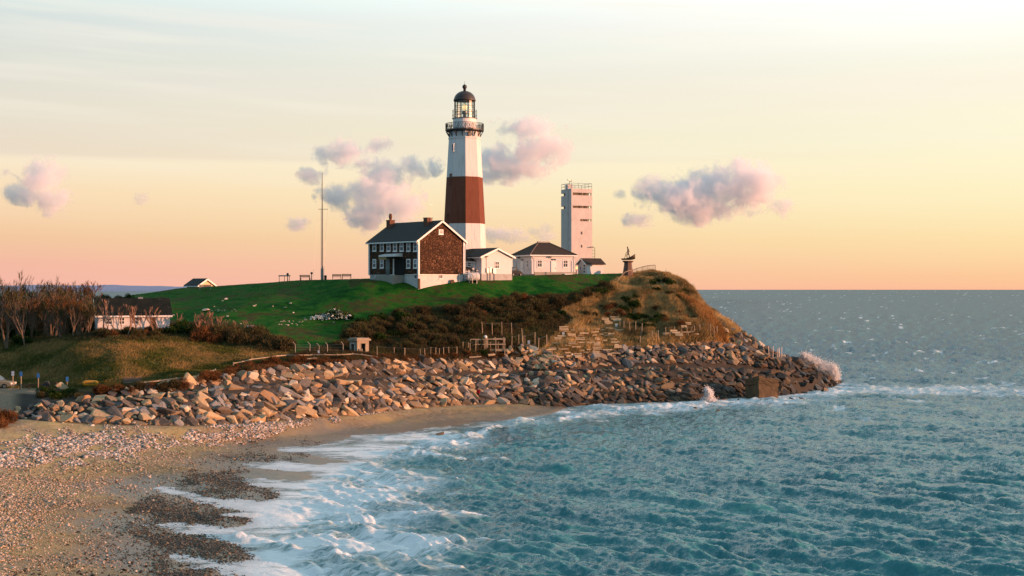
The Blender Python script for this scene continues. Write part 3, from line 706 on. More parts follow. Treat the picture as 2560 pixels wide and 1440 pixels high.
# the seaward flank under the bluff and the low point beyond the concrete block
fl = []
rng = random.Random(31)
def surf_items(poly, n, seed, size, sink=.1, ymin=200, ymax=300, mind=1.0):
    rng = random.Random(seed); xs = [p[0] for p in poly]; out = []; kept = []
    tries = 0
    while len(kept) < n and tries < n * 60:
        tries += 1
        q = rng.uniform(min(xs), max(xs)); Y = rng.uniform(ymin, ymax); z = float(gz(q, Y)); py = HOR + (CAMZ - z) * FPX / Y
        if z < -.7 or poly_sd(np.array([q]), np.array([py]), poly)[0] < 0: continue
        X = (q - 1280) / FPX * Y
        if any((X - a) ** 2 + (Y - b) ** 2 < mind ** 2 for a, b in kept): continue
        kept.append((X, Y)); s = rng.uniform(*size)
        M = (Matrix.Translation((X, Y, z + sink * s)) @ Euler((R(rng.gauss(12, 18)), R(rng.gauss(18, 16)), R(rng.gauss(-35, 35)))).to_matrix().to_4x4() @ Matrix.Scale(s, 4))
        out.append((BOULDERS[rng.randrange(len(BOULDERS))], M, rng.random()))
    return out
flank = surf_items([(1790, 800), (1850, 812), (1900, 850), (1960, 892), (1960, 908), (1900, 884), (1855, 866), (1820, 845)], 120, 41, (.55, .95), .05, 232, 262, .95)
wall_of('bluff_flank_riprap', 'band of fitted stones down the seaward flank of the grassy bluff', 'riprap', flank, P(1880, 850, 245))
point = surf_items([(1940, 900), (2000, 888), (2040, 910), (2120, 962), (2110, 1000), (1960, 1010), (1940, 960)], 260, 43, (.6, 1.05), .1, 215, 275, .95)
wall_of('point_riprap', 'dark wet boulders of the low point between the concrete block and the white wave splash', 'riprap', point, P(2020, 960, 240))
heap = surf_items([(1255, 885), (1290, 866), (1340, 868), (1380, 895), (1390, 915), (1340, 925), (1262, 905)], 70, 45, (.45, .8), .35, 205, 240, .7)
wall_of('boulder_heap', 'mound of pale boulders piled above the sea wall beside the wooden platform', 'boulder heap', heap, P(1320, 900, 226))
# ------------------------------------------------------------------ building materials
WHITE = pmat('white_paint', (.72, .72, .73), (.65, .65, .66), .8, .7, .12, .01, fine=9)
TRIM = pmat('white_trim', (.82, .81, .79), (.74, .73, .71), 2, .55)
CONC = pmat('pale_concrete', (.40, .37, .33), (.30, .28, .25), 1.2, .9, .3, .02, fine=7)
DARKIRON = pmat('black_iron', (.018, .018, .018), (.03, .028, .026), 3, .5)
STEEL = pmat('grey_steel', (.28, .29, .30), (.20, .21, .22), 3, .45, Metallic=.6)
ROOFS = pmat('dark_shingle_roof', (.040, .044, .042), (.060, .062, .058), 2.2, .85, .5, .03, fine=14)
ROOFB = pmat('brown_shingle_roof', (.048, .038, .030), (.070, .055, .042), 2.2, .85, .5, .03, fine=14)
WOODL = pmat('weathered_timber', (.46, .36, .25), (.34, .26, .17), 3, .8, .3, .01, rnd=.25)
WOODD = pmat('brown_timber', (.12, .08, .05), (.07, .05, .035), 3, .8, .3, .01, rnd=.25)
CHIM = pmat('chimney_brick', (.19, .095, .06), (.13, .07, .05), 5, .9, .5, .02, fine=20)
def glass_mat(name, col=(.03, .04, .05)):
    t = NT(name); nz = t.noise(t.coord(), 1.6, 3)
    t.bsdf(t.mix(nz, col, tuple(v * 2.2 for v in col)), .08, None, Specular_IOR_Level=.6); return t.m
GLASS = glass_mat('window_glass'); 
CURTAIN = pmat('curtain', (.42, .40, .44), (.30, .29, .33), 6, .9)
def brickwork(name, c1, c2, mortar, sc=3.2, speck=None):
    t = NT(name); co = t.coord(); x, y, z = t.xyz(co)
    ang = t.math('ARCTAN2', x, y)
    uv = t.comb(t.math('MULTIPLY', ang, 3.4), z, 0)
    b = t.n('ShaderNodeTexBrick'); t.L.new(uv, b.inputs['Vector']); b.inputs['Scale'].default_value = sc
    t.put(b.inputs['Color1'], c1); t.put(b.inputs['Color2'], c2); t.put(b.inputs['Mortar'], mortar)
    b.inputs['Mortar Size'].default_value = .012; b.inputs['Bias'].default_value = -.2
    n1 = t.noise(co, .5, 5, .6); n2 = t.noise(t.comb(t.math('MULTIPLY', ang, 9), t.math('MULTIPLY', z, .25), 0), 1.2, 4, .6)
    col = t.mix(t.remap(n1, .45, .75, 0, .5), b.outputs[0], c2)
    col = t.mix(t.remap(n2, .50, .72, 0, .6), col, (c2[0] * .66, c2[1] * .60, c2[2] * .54))
    if speck:
        sp = t.noise(co, 5.0, 2, .5); col = t.mix(t.remap(sp, .70, .76), col, speck)
    t.bsdf(col, .75, t.bump(b.outputs[1], -.4, .02)); return t.m
TW = brickwork('white_brick', (.70, .70, .70), (.63, .63, .63), (.60, .60, .60), speck=(.36, .33, .31))
TB = brickwork('brown_brick', (.19, .070, .043), (.155, .057, .036), (.12, .046, .032))

def window(parent, c, nrm, w, h, rows=2, cols=1, depth=.12, frame=.11, sill=True, curtain=False, name='window', pane=None):
    """a framed sash window on the wall plane: c centre, nrm 'y-' or 'x-' (the side it faces)"""
    fr = MB(); gl = MB()
    def pt(u, v, d): return (c[0] + u, c[1] - d, c[2] + v) if nrm == 'y-' else (c[0] - d, c[1] + u, c[2] + v)
    def bx(m, u0, v0, u1, v1, d0, d1):
        a, b = pt(u0, v0, d0), pt(u1, v1, d1)
        m.box([min(a[i], b[i]) for i in range(3)], [max(a[i], b[i]) for i in range(3)])
    W2, H2 = w / 2, h / 2
    bx(fr, -W2, -H2, -W2 + frame, H2, -.05, depth * .6); bx(fr, W2 - frame, -H2, W2, H2, -.05, depth * .6)
    bx(fr, -W2 + frame, H2 - frame, W2 - frame, H2, -.05, depth * .6); bx(fr, -W2 + frame, -H2, W2 - frame, -H2 + frame, -.05, depth * .6)
    for r in range(1, rows):
        v = -H2 + h * r / rows; bx(fr, -W2 + frame, v - .045, W2 - frame, v + .045, -.04, depth * .5)
    for q in range(1, cols):
        u = -W2 + w * q / cols
        for r in range(rows):
            bx(fr, u - .03, -H2 + h * r / rows + (.045 if r else frame), u + .03, -H2 + h * (r + 1) / rows - (.045 if r < rows - 1 else frame), -.04, depth * .45)
    if sill: bx(fr, -W2 - .08, -H2 - .09, W2 + .08, -H2 - .003, -.05, depth)
    f = fr.build('window', TRIM, parent)
    for r in range(rows):
        g = MB(); v0, v1 = -H2 + h * r / rows + .05, -H2 + h * (r + 1) / rows - .05
        bx(g, -W2 + frame * .8, v0, W2 - frame * .8, v1, -.05, .012)
        g.build('pane', pane or (CURTAIN if (curtain and r == rows - 1) else GLASS), f)
    return f
def gable_house(parent, w, L, h, rise, wall_m, roof_m, over=.35, z0=0.0, wall_name='wall', over_gable=.3, trim=True):
    """gable wall along +x at y=0, long side along +y; ridge runs along y"""
    m = MB(); m.prism([(0, z0), (w, z0), (w, h), (w / 2, h + rise), (0, h)], 'y', 0, L); m.build(wall_name, wall_m, parent)
    k = rise / (w / 2); th = .16
    roof = MB()
    for sgn in (0, 1):
        e = [(-over, h - over * k), (w / 2, h + rise)] if sgn == 0 else [(w + over, h - over * k), (w / 2, h + rise)]
        poly = [(e[0][0], e[0][1] + .02), (e[1][0], e[1][1] + .02), (e[1][0], e[1][1] + .02 + th), (e[0][0], e[0][1] + .02 + th)]
        roof.prism(poly, 'y', -over_gable, L + over_gable)
    r = roof.build('roof', roof_m, parent)
    if trim:
        t = MB()
        for sgn in (0, 1):
            a = Vector((-over if sgn == 0 else w + over, -over_gable - .04, h - over * k - .06)); b = Vector((w / 2, -over_gable - .04, h + rise - .03))
            t.bar(a, b, .08, .30, up=(0, 0, 1))
        for x in (-over - .05, w + over + .05): t.box((x - .07, -over_gable, h - over * k - .16), (x + .07, L + over_gable, h - over * k + .02))
        t.build('bargeboard', TRIM, parent)
    return r

# ------------------------------------------------------------------ lighthouse
def build_lighthouse():
    Y = 264.0; s = FPX / Y; base = P(1161.5, 690, Y); z0 = 19.4
    root = thing('lighthouse', (base.x, Y, z0), 'tall octagonal white lighthouse with a broad brown band and black domed lantern', 'lighthouse', R(5))
    zz = lambda py: CAMZ + (HOR - py) / s - z0
    rr = lambda hw: hw / s
    ph = 0.0
    def shaft(name, mat, pts):
        m = MB(); m.lathe([(r, z) for r, z in pts], 8, phase=ph); return m.build(name, mat, root)
    zb0, zb1, zt = zz(560), zz(444), zz(331)
    lower = shaft('lower_shaft', TW, [(rr(57), -1.5), (rr(51.2), zb0)])
    band = shaft('brown_band', TB, [(rr(51.5), zb0 - .002), (rr(45.3), zb1 + .002)])
    upper = shaft('upper_shaft', TW, [(rr(45.0), zb1), (rr(39.6), zz(350)), (rr(40.8), zz(348)), (rr(40.8), zz(346)), (rr(39.6), zz(343)), (rr(39.2), zt)])
    # windows in the left face (between vertices at -40 and -85)
    def slot(parent, py, u, w=.62, h=1.75):
        r = np.interp(py, [331, 690], [rr(39.2), rr(57)]); a0, a1 = R(-45), R(-90)
        p0 = Vector((r * math.sin(a0), -r * math.cos(a0), 0)); p1 = Vector((r * math.sin(a1), -r * math.cos(a1), 0)); t = (p1 - p0).normalized(); c = p0.lerp(p1, u); n = Vector((-t.y, t.x, 0))
        if n.dot(c) < 0: n = -n
        z = zz(py); m = MB(); d = MB()
        def q(mb, u0, u1, v0, v1, d0, d1):
            a = [c + t * uu + n * dd + Vector((0, 0, z + vv)) for uu in (u0, u1) for vv in (v0, v1) for dd in (d0, d1)]
            mb.add(a, [(0, 1, 3, 2), (4, 6, 7, 5), (0, 4, 5, 1), (2, 3, 7, 6), (0, 2, 6, 4), (1, 5, 7, 3)])
        q(m, -w / 2 - .12, -w / 2, -h / 2, h / 2, -.2, .10); q(m, w / 2, w / 2 + .12, -h / 2, h / 2, -.2, .10); q(m, -w / 2 - .2, w / 2 + .2, -h / 2 - .16, -h / 2 - .003, -.2, .16); q(m, -w / 2 - .16, w / 2 + .16, h / 2 + .003, h / 2 + .14, -.2, .12)
        f = m.build('window', TW if parent is not band else TB, root)
        q(d, -w / 2, w / 2, -h / 2, h / 2, -.2, .02); d.build('pane', GLASS, f)
    slot(upper, 372, .08, .55, 1.2); slot(band, 450, .25); slot(band, 549, .42)
    # gallery: deck, brackets, railing
    zg = zz(326)
    m = MB(); m.lathe([(rr(40), zg - .35), (rr(46), zg - .2), (rr(48.5), zg - .12), (rr(48.5), zg + .06), (rr(47.5), zg + .08)], 16); m.build('gallery_deck', DARKIRON, root)
    for k in range(16):
        a = 2 * math.pi * (k + .5) / 16; d = Vector((math.sin(a), -math.cos(a), 0)); b = MB()
        b.bar(d * rr(39.5) + Vector((0, 0, zg - 1.15)), d * rr(47) + Vector((0, 0, zg - .22)), .14, .12); b.bar(d * rr(39.3) + Vector((0, 0, zg - 1.3)), d * rr(39.9) + Vector((0, 0, zg - .3)), .12, .14)
        b.build('bracket', DARKIRON, root)
    rl = MB(); R0 = rr(47.5); nseg = 16
    for k in range(nseg):
        a0, a1 = 2 * math.pi * k / nseg, 2 * math.pi * (k + 1) / nseg
        p0 = Vector((R0 * math.sin(a0), -R0 * math.cos(a0), zg + .06)); p1 = Vector((R0 * math.sin(a1), -R0 * math.cos(a1), zg + .06)); up = Vector((0, 0, 1.15))
        rl.bar(p0, p0 + up, .09)
        rl.bar(p0 + up, p1 + up, .08); rl.bar(p0 + up * .08, p1 + up * .08, .06)
        for i in range(3):
            q0, q1 = p0.lerp(p1, i / 3), p0.lerp(p1, (i + 1) / 3)
            rl.bar(q0 + up * .08, q1 + up, .042); rl.bar(q0 + up, q1 + up * .08, .042)
    rl.build('gallery_railing', DARKIRON, root)
    z1 = zz(297)
    m = MB(); m.lathe([(rr(29), zg), (rr(29), z1 - .1), (rr(30.5), z1 - .08), (rr(30.5), z1 + .05)], 32); m.build('watch_room', [TRIM], root, smooth=False)
    # a round port in the drum
    m = MB(); m.tube((rr(10.5), -rr(38.6), zt - .55), (rr(11.5), -rr(40.6), zt - .55), .42, .42, 14); m.build('port_window', DARKIRON, root)
    m = MB(); m.lathe([(rr(27), z1 - .12), (rr(31.5), z1 - .04), (rr(31.5), z1 + .06), (rr(27), z1 + .1)], 24); m.build('lantern_sill', DARKIRON, root)
    z2 = zz(252); lr = rr(25.2); NP = 16
    cage = MB()
    for k in range(NP):
        a = 2 * math.pi * k / NP; d = Vector((math.sin(a), -math.cos(a), 0)); cage.bar(d * lr + Vector((0, 0, z1 + .05)), d * lr + Vector((0, 0, z2)), .10)
        a2 = 2 * math.pi * (k + 1) / NP; e = Vector((math.sin(a2), -math.cos(a2), 0))
        for f in (.0, .36, .69, 1.0):
            zq = z1 + .05 + (z2 - z1 - .05) * f; cage.bar(d * lr + Vector((0, 0, zq)), e * lr + Vector((0, 0, zq)), .085)
    cg = cage.build('lantern_frame', DARKIRON, root)
    t = NT('lantern_glass')
    g = t.n('ShaderNodeBsdfGlass'); g.inputs['IOR'].default_value = 1.02; g.inputs['Roughness'].default_value = .02; g.inputs['Color'].default_value = (.93, .95, .93, 1)
    tr = t.n('ShaderNodeBsdfTransparent'); tr.inputs['Color'].default_value = (.86, .88, .84, 1)
    gl = t.n('ShaderNodeBsdfGlossy'); gl.inputs['Roughness'].default_value = .05
    ms = t.n('ShaderNodeMixShader'); ms.inputs[0].default_value = .05; t.L.new(tr.outputs[0], ms.inputs[1]); t.L.new(gl.outputs[0], ms.inputs[2]); t.L.new(ms.outputs[0], t.out.inputs[0])
    LG = t.m
    for k in range(NP):
        a, a2 = 2 * math.pi * (k + .06) / NP, 2 * math.pi * (k + .94) / NP; q = MB(); r_ = lr - .02
        p = [(r_ * math.sin(a), -r_ * math.cos(a)), (r_ * math.sin(a2), -r_ * math.cos(a2))]
        q.add([(*p[0], z1 + .1), (*p[1], z1 + .1), (*p[1], z2 - .05), (*p[0], z2 - .05)], [(0, 1, 2, 3)])
        q.build('lantern_pane', LG, cg)
    # outer service rail round the panes
    sr = MB(); rs = rr(30.5); zr = zz(291)
    for k in range(16):
        a, a2 = 2 * math.pi * k / 16, 2 * math.pi * (k + 1) / 16
        d = Vector((math.sin(a), -math.cos(a), 0)) * rs; e = Vector((math.sin(a2), -math.cos(a2), 0)) * rs
        sr.bar(d + Vector((0, 0, z1)), d + Vector((0, 0, z1 + 1.55)), .05); sr.bar(d + Vector((0, 0, z1 + .6)), e + Vector((0, 0, z1 + .6)), .05); sr.bar(d + Vector((0, 0, z1 + 1.55)), e + Vector((0, 0, z1 + 1.55)), .045)
    sr.build('service_rail', DARKIRON, root)
    # lens
    t = NT('beacon_lens'); b = t.bsdf((.8, .7, .5), .2); b.inputs['Emission Color'].default_value = (1, .72, .34, 1); b.inputs['Emission Strength'].default_value = .8
    m = MB(); m.lathe([(.1, zz(276)), (.42, zz(273)), (.5, zz(268)), (.42, zz(263)), (.1, zz(260))], 16); m.build('beacon_lens', t.m, root, True)
    m = MB(); m.lathe([(.3, z1), (.3, zz(285)), (.5, zz(284)), (.5, zz(279)), (.2, zz(277))], 14); m.build('lens_pedestal', STEEL, root)
    pr = [(rr(27.5), z2 - .08), (rr(28), z2 + .12)]
    for i in range(1, 13):
        a = i / 12 * math.pi / 2; pr.append((max(.28, rr(26.8) * math.cos(a)), z2 + .14 + rr(23) * math.sin(a)))
    m = MB(); m.lathe(pr, 32); dome = m.build('dome', pmat('dome_iron', (.035, .03, .027), (.05, .04, .035), 2, .45, fine=5), root, True)
    zd = z2 + .14 + rr(23)
    m = MB(); m.lathe([(.3, zd - .1), (.22, zd + .25), (.34, zd + .3), (.24, zd + .36)] + [(max(.03, .43 * math.sin(math.pi * i / 10)), zd + .75 - .45 * math.cos(math.pi * i / 10)) for i in range(1, 11)], 18); m.build('ball_finial', DARKIRON, dome, True)
    m = MB(); m.tube((0, 0, zd + 1.1), (0, 0, zz(203)), .05, .02, 6); m.build('lightning_rod', DARKIRON, dome)
build_lighthouse()

# ------------------------------------------------------------------ brown keeper's house
def shingle_mat():
    t = NT('cedar_shingles'); co = t.coord(); x, y, z = t.xyz(co)
    u = t.math('ADD', x, y); row = t.math('FLOOR', t.math('MULTIPLY', z, 5.2))
    off = t.math('MULTIPLY', t.math('FRACT', t.math('MULTIPLY', row, .37)), 1.0)
    uu = t.math('ADD', t.math('MULTIPLY', u, 5.0), off)
    wn = t.n('ShaderNodeTexWhiteNoise', noise_dimensions='2D'); t.L.new(t.comb(t.math('FLOOR', uu), row, 0), wn.inputs['Vector'])
    wn2 = t.n('ShaderNodeTexWhiteNoise', noise_dimensions='2D'); t.L.new(t.comb(t.math('FLOOR', t.math('MULTIPLY', uu, .5)), t.math('ADD', row, 40), 0), wn2.inputs['Vector'])
    col = t.ramp(wn.outputs[0], [(0, (.028, .016, .010)), (.35, (.060, .032, .019)), (.62, (.085, .043, .025)), (.82, (.125, .060, .034)), (.95, (.18, .09, .05)), (1, (.30, .17, .10))])
    st = t.noise(co, .45, 4, .6); col = t.mix(t.remap(st, .4, .7, 0, .55), col, (.040, .024, .015))
    fz = t.math('FRACT', t.math('MULTIPLY', z, 5.2)); fu = t.math('FRACT', uu)
    gap = t.math('MAXIMUM', t.math('LESS_THAN', fz, .12), t.math('LESS_THAN', fu, .1))
    col = t.mix(t.math('MULTIPLY', gap, .6), col, (.012, .008, .006))
    t.bsdf(col, .9, t.bump(t.math('ADD', t.math('SUBTRACT', 1.0, fz), t.math('MULTIPLY', wn.outputs[0], .5)), .8, .03)); return t.m
def rail_stair(parent, name, pts, h=.95, r=.03):
    m = MB()
    for p in pts: m.tube(p, (p[0], p[1], p[2] + h), r, r, 6)
    for a, b in zip(pts[:-1], pts[1:]):
        for k in (1.0, .5): m.tube((a[0], a[1], a[2] + h * k), (b[0], b[1], b[2] + h * k), r, r, 6)
    return m.build(name, DARKIRON, parent)
def build_house():
    Y = 245.0; c = P(1046, 709, Y); z0 = 18.4
    root = thing('keepers_house', (c.x, Y, z0), 'large brown shingled house with rows of white windows, in front of the lighthouse', 'house', R(40))
    w, L = 9.9, 14.9; zs = 1.72; h = CAMZ + (HOR - 598) * Y / FPX - z0; rise = 3.25
    SH = shingle_mat()
    fm = MB(); fm.box((.06, .06, -1.5), (w - .06, L - .06, zs)); fm.build('foundation', pmat('whitewashed_stone', (.72, .70, .68), (.58, .55, .53), 1.6, .85, .5, .03, fine=6), root)
    roof = gable_house(root, w, L, h, rise, SH, ROOFS, .55, zs, 'shingle_wall', .35)
    t = MB()
    for x, y in ((0, 0), (w, 0), (0, L)):
        t.box((x - .16, y - .16, zs + .03), (x + .16, y + .16, h - .15))
    t.box((-.05, -.06, zs - .08), (w + .05, .02, zs + .03)); t.box((-.06, .02, zs - .08), (.02, L, zs + .03))
    t.build('corner_board', TRIM, root)
    # gutters and downpipes
    g = MB(); g.tube((-.62, -.3, h - .40), (-.62, L + .3, h - .40), .09, .09, 8); g.path([(-.6, -.1, h - .45), (-.3, -.22, h - .8), (-.17, -.24, h - 1.0), (-.17, -.24, zs - 1.4)], .05); g.path([(w + .6, -.1, h - .45), (w + .3, -.22, h - .8), (w + .17, -.24, h - 1.0), (w + .17, -.24, zs - 1.0)], .05)
    g.build('gutter', TRIM, root)
    s = FPX / (Y + 4)
    zpx = lambda py, yy=0: CAMZ + (HOR - py) * (Y + .77 * yy) / FPX - z0
    # long side windows: photo columns, upper row and lower row
    def yl(px):   # photo column on the long side (facing -x) -> local y
        for_y = np.linspace(0, L, 200); X = c.x - for_y * math.sin(R(40)); YY = Y + for_y * math.cos(R(40))
        return float(np.interp(-px, -(1280 + X / YY * FPX), for_y))
    for i, px in enumerate((936.5, 955, 971.8, 988, 1004.5, 1021.5, 1038.7)):
        y = yl(px); window(root, (0, y, zpx(617, y)), 'x-', 1.16, 1.62, 2, 1, curtain=i in (0, 4, 5), frame=.17)
    for i, px in enumerate((936.3, 955, 1021.3, 1038.5)):
        y = yl(px); window(root, (0, y, zpx(659, y)), 'x-', 1.16, 1.62, 2, 1, curtain=i in (0, 1, 3), frame=.17)
    window(root, (w * .49, 0, zpx(578)), 'y-', .98, .85, 2, 1, frame=.16)
    window(root, (w * .49, .06, zpx(691)), 'y-', .85, .75, 1, 2, frame=.07)
    y = yl(1039); window(root, (.06, y, zpx(691, y)), 'x-', .9, .8, 1, 1, frame=.05)
    # entry: canopy, door, dark panel for the recess, steps, rails, sign
    ye = yl(985); zp = 1.62
    can = MB(); can.box((-1.5, ye - 2.6, zpx(642, ye)), (-.02, ye + 2.6, zpx(640, ye) + .12)); can.prism([(-1.5, zpx(640, ye) + .125), (-.02, zpx(640, ye) + .125), (-.02, zpx(634, ye))], 'y', ye - 2.6, ye + 2.6); can.build('entry_canopy', [TRIM], root)
    dr = MB(); dr.box((-.10, yl(975), zp), (-.02, yl(965), zpx(646, ye))); d = dr.build('door', pmat('grey_green_door', (.16, .20, .19), (.12, .15, .15), 2, .6), root)
    k = MB(); k.box((-.14, yl(974), zp + .95), (-.10, yl(973.3), zp + 1.15)); k.build('handle', STEEL, d)
    dk = MB(); dk.box((-.08, yl(1012), zp), (-.015, yl(988), zpx(646, ye))); dk.build('porch_recess', pmat('dark_screen', (.015, .016, .016), (.02, .02, .02), 3, .8), root)  # flat near-black panel, shade of the porch recess put into its colour
    pp = MB(); pp.box((-.16, yl(986), zp), (-.02, yl(984), zpx(646, ye))); pp.build('door_post', TRIM, root)
    sg = MB(); sg.box((-1.62, yl(984), zpx(649.5, ye)), (-1.55, yl(965), zpx(643, ye) - .02)); sgn = sg.build('name_board', pmat('gilded_board', (.30, .20, .05), (.22, .14, .04), 4, .5), root)
    pl = MB(); pl.box((-2.4, yl(1010), -1.5), (0.0, yl(968), zp)); pl.build('porch_platform', CONC, root)
    st = MB()
    for i in range(7):
        st.box((-2.3, yl(968) + .32 * i, -1.5), (-.15, yl(968) + .32 * (i + 1), zp - .22 * (i + 1)))
    st.build('porch_steps', CONC, root)
    y0 = yl(968)
    for xx in (-2.25, -.3):
        rail_stair(root, 'handrail', [(xx, y0 - .9, zp), (xx, y0, zp), (xx, y0 + 1.15, zp - .8), (xx, y0 + 2.2, zp - 1.5)])
    wing = MB(); wing.prism([(-.0, -1.5), (-3.4, -1.5), (-3.4, -.75), (-2.4, -.1), (0, .1)], 'y', yl(970) + 2.4, yl(970) + 2.7); wing.build('cheek_wall', WHITE, root)
    # chimneys
    for yy, pot in ((L * .93, True), (L * .17, False)):
        ch = MB(); zt = h + rise + .55
        ch.box((w / 2 - 1.05 - .55, yy - .55, h + rise - 2.1), (w / 2 - 1.05 + .55, yy + .55, zt)); ch.box((w / 2 - 1.05 - .62, yy - .62, zt + .003), (w / 2 - 1.05 + .62, yy + .62, zt + .14))
        o = ch.build('chimney', CHIM, roof)
        if pot:
            p = MB(); p.lathe([(.2, zt + .14), (.3, zt + .5), (.32, zt + .9), (.24, zt + 1.25), (.1, zt + 1.3)], 12, (w / 2 - 1.05, yy, 0)); o2 = p.build('chimney_pot', CHIM, roof)
    an = MB(); an.tube((w / 2 - .9, L * .12, h + rise), (w / 2 - .9, L * .12, h + rise + 3.2), .03, .02, 5); an.bar((w / 2 - 1.2, L * .12, h + rise + 2.9), (w / 2 - .6, L * .12, h + rise + 3.0), .03); an.build('aerial', STEEL, roof)
    lm = MB(); lm.cbox((-.12, yl(924), zpx(676, 9)), (.16, .2, .2)); lm.build('wall_lamp', TRIM, root)
    hr = MB(); hr.lathe([(.42, 0), (.42, .14)], 16, (0, 0, 0)); ho = hr.build('hose_reel', WOODD, root); ho.rotation_euler = (R(90), 0, 0); ho.location = (w * .72, -.25, .45)
    sp = MB(); sp.path([(w * .89, -.1, zs + .15), (w * .89, -.1, -.5)], .05); sp.build('standpipe', TRIM, root)
    db = MB(); db.box((-.28, -.42, -.8), (.1, -.2, 1.0)); db.build('meter_post', WOODD, root)
build_house()

# ------------------------------------------------------------------ white annex with gable, dishes and tank
def build_annex():
    Y = 252.0; c = P(1204, 699, Y); z0 = 18.9
    root = thing('white_annex', (c.x, Y, z0), 'small white gabled annex joined to the brown house, grey foundation and meter boxes', 'house', R(38))
    zpx = lambda py: CAMZ + (HOR - py) * Y / FPX - z0
    w, L = 6.8, 9.0; h = zpx(640); rise = zpx(619.5) - h - .1
    f = MB(); f.box((-.04, -.04, -1.5), (w + .04, L, zpx(684.5))); f.build('foundation', pmat('grey_block', (.42, .42, .41), (.34, .34, .34), 1.2, .9, .2), root)
    gable_house(root, w, L, h, rise, WHITE, ROOFS, .5, zpx(684.5) + .003, 'wall', .4)
    window(root, (w * .505, 0, zpx(662)), 'y-', .95, 1.25, 2, 2, frame=.07)
    b = MB()
    for i, (u, v, a, d) in enumerate(((.18, 676, .5, .8), (.27, 675, .45, .9), (.40, 677, .62, .9))):
        b.box((w * u - a / 2, -.26, zpx(v) - d / 2), (w * u + a / 2, -.005, zpx(v) + d / 2)); b.tube((w * u, -.12, -.6), (w * u, -.12, zpx(v) - d / 2), .05, .05, 6)
    b.build('meter_box', STEEL, root)
    l = MB(); l.cbox((w * .15, -.22, zpx(641.5)), (.34, .36, .2)); l.tube((w * .15, -.05, zpx(642.5)), (w * .15, -.05, zpx(670)), .025, .025, 5); l.build('flood_lamp', DARKIRON, root)
    hr = MB(); hr.bar((w * .72, -.12, zpx(686)), (w * .86, -.12, zpx(696)), .05); hr.build('ramp_rail', STEEL, root)
    # low wing towards the brown house
    wr = thing('annex_wing', (P(1158, 699, Y + 1).x, Y + 1.0, 18.9), 'low white wing with dark roof between the brown house and the white annex', 'house', R(12))
    wz = lambda py: CAMZ + (HOR - py) * (Y + 1) / FPX - 18.9
    m = MB(); m.box((-1.5, 0, -1.5), (2.75, 4.5, wz(655))); m.build('wall', WHITE, wr)
    m = MB(); m.prism([(-.35, wz(655) - .05), (4.6, wz(634) + .7), (4.6, wz(634) + .88), (-.35, wz(655) + .12)], 'x', -1.7, 2.95); m.build('roof', ROOFB, wr)
    m = MB(); m.box((-1.7, -.42, wz(656)), (2.95, -.34, wz(654.2))); m.build('fascia', TRIM, wr)
    window(wr, (1.1, 0, wz(660.5)), 'y-', .75, .85, 2, 1, frame=.08)
    # storm porch
    m = MB(); m.box((-.1, -1.2, -1.5), (1.0, -.003, wz(674))); m.build('porch', WHITE, wr)
    m = MB(); m.prism([(-1.35, wz(674.5)), (0, wz(669)), (0, wz(669) + .12), (-1.35, wz(674.5) + .1)], 'x', -.25, 1.4); m.build('porch_roof', ROOFB, wr)
    window(wr, (.42, -1.2, wz(684)), 'y-', .78, 1.5, 4, 2, frame=.08, sill=False, name='door')
    # step
    m = MB(); m.box((-.2, -1.8, -1.5), (1.3, -1.205, wz(698))); m.build('step', CONC, wr)
    def dish(px, py, r, lab):
        q = P(px, py, Y - 2.2); g = gxy(q.x, q.y)
        o = thing('satellite_dish', (q.x, q.y, g), lab, 'satellite dish', R(-25))
        m = MB(); zc = q.z - g
        m.lathe([(r * k / 5, .16 * r * (k / 5) ** 2 * 1.6) for k in range(1, 6)], 20, cap=True)
        d = m.build('dish', STEEL, o, True); d.rotation_euler = (R(62), 0, 0); d.location = (0, 0, zc)
        p = MB(); p.tube((0, .15, -.2), (0, .12, zc), .05, .05, 8); p.build('mast', STEEL, o)
        a = MB(); a.tube((0, -.1, zc - r * .8), (0, -.75, zc - .1), .025, .025, 5); a.cbox((0, -.78, zc - .06), (.12, .12, .12)); a.build('feed_arm', DARKIRON, o)
    dish(1180, 672.5, .5, 'larger pale satellite dish above the white tank by the annex')
    dish(1190.8, 676.5, .30, 'smaller dark satellite dish on the annex corner, right of the larger dish')
    q = P(1182.5, 690, Y - 1.2); g = gxy(q.x, q.y)
    o = thing('storage_tank', (q.x, q.y, g), 'white cylindrical fuel tank lying on short legs under the satellite dishes', 'tank', R(10))
    m = MB(); m.tube((-.95, 0, .9), (.95, 0, .9), .72, .72, 20); m.tube((-1.1, 0, .9), (-.95, 0, .9), .5, .72, 20); m.tube((.95, 0, .9), (1.1, 0, .9), .72, .5, 20); m.build('shell', TRIM, o)
    for x in (-.7, .7):
        m = MB(); m.box((x - .08, -.5, -.6), (x + .08, .5, .3)); m.build('leg', STEEL, o)
build_annex()

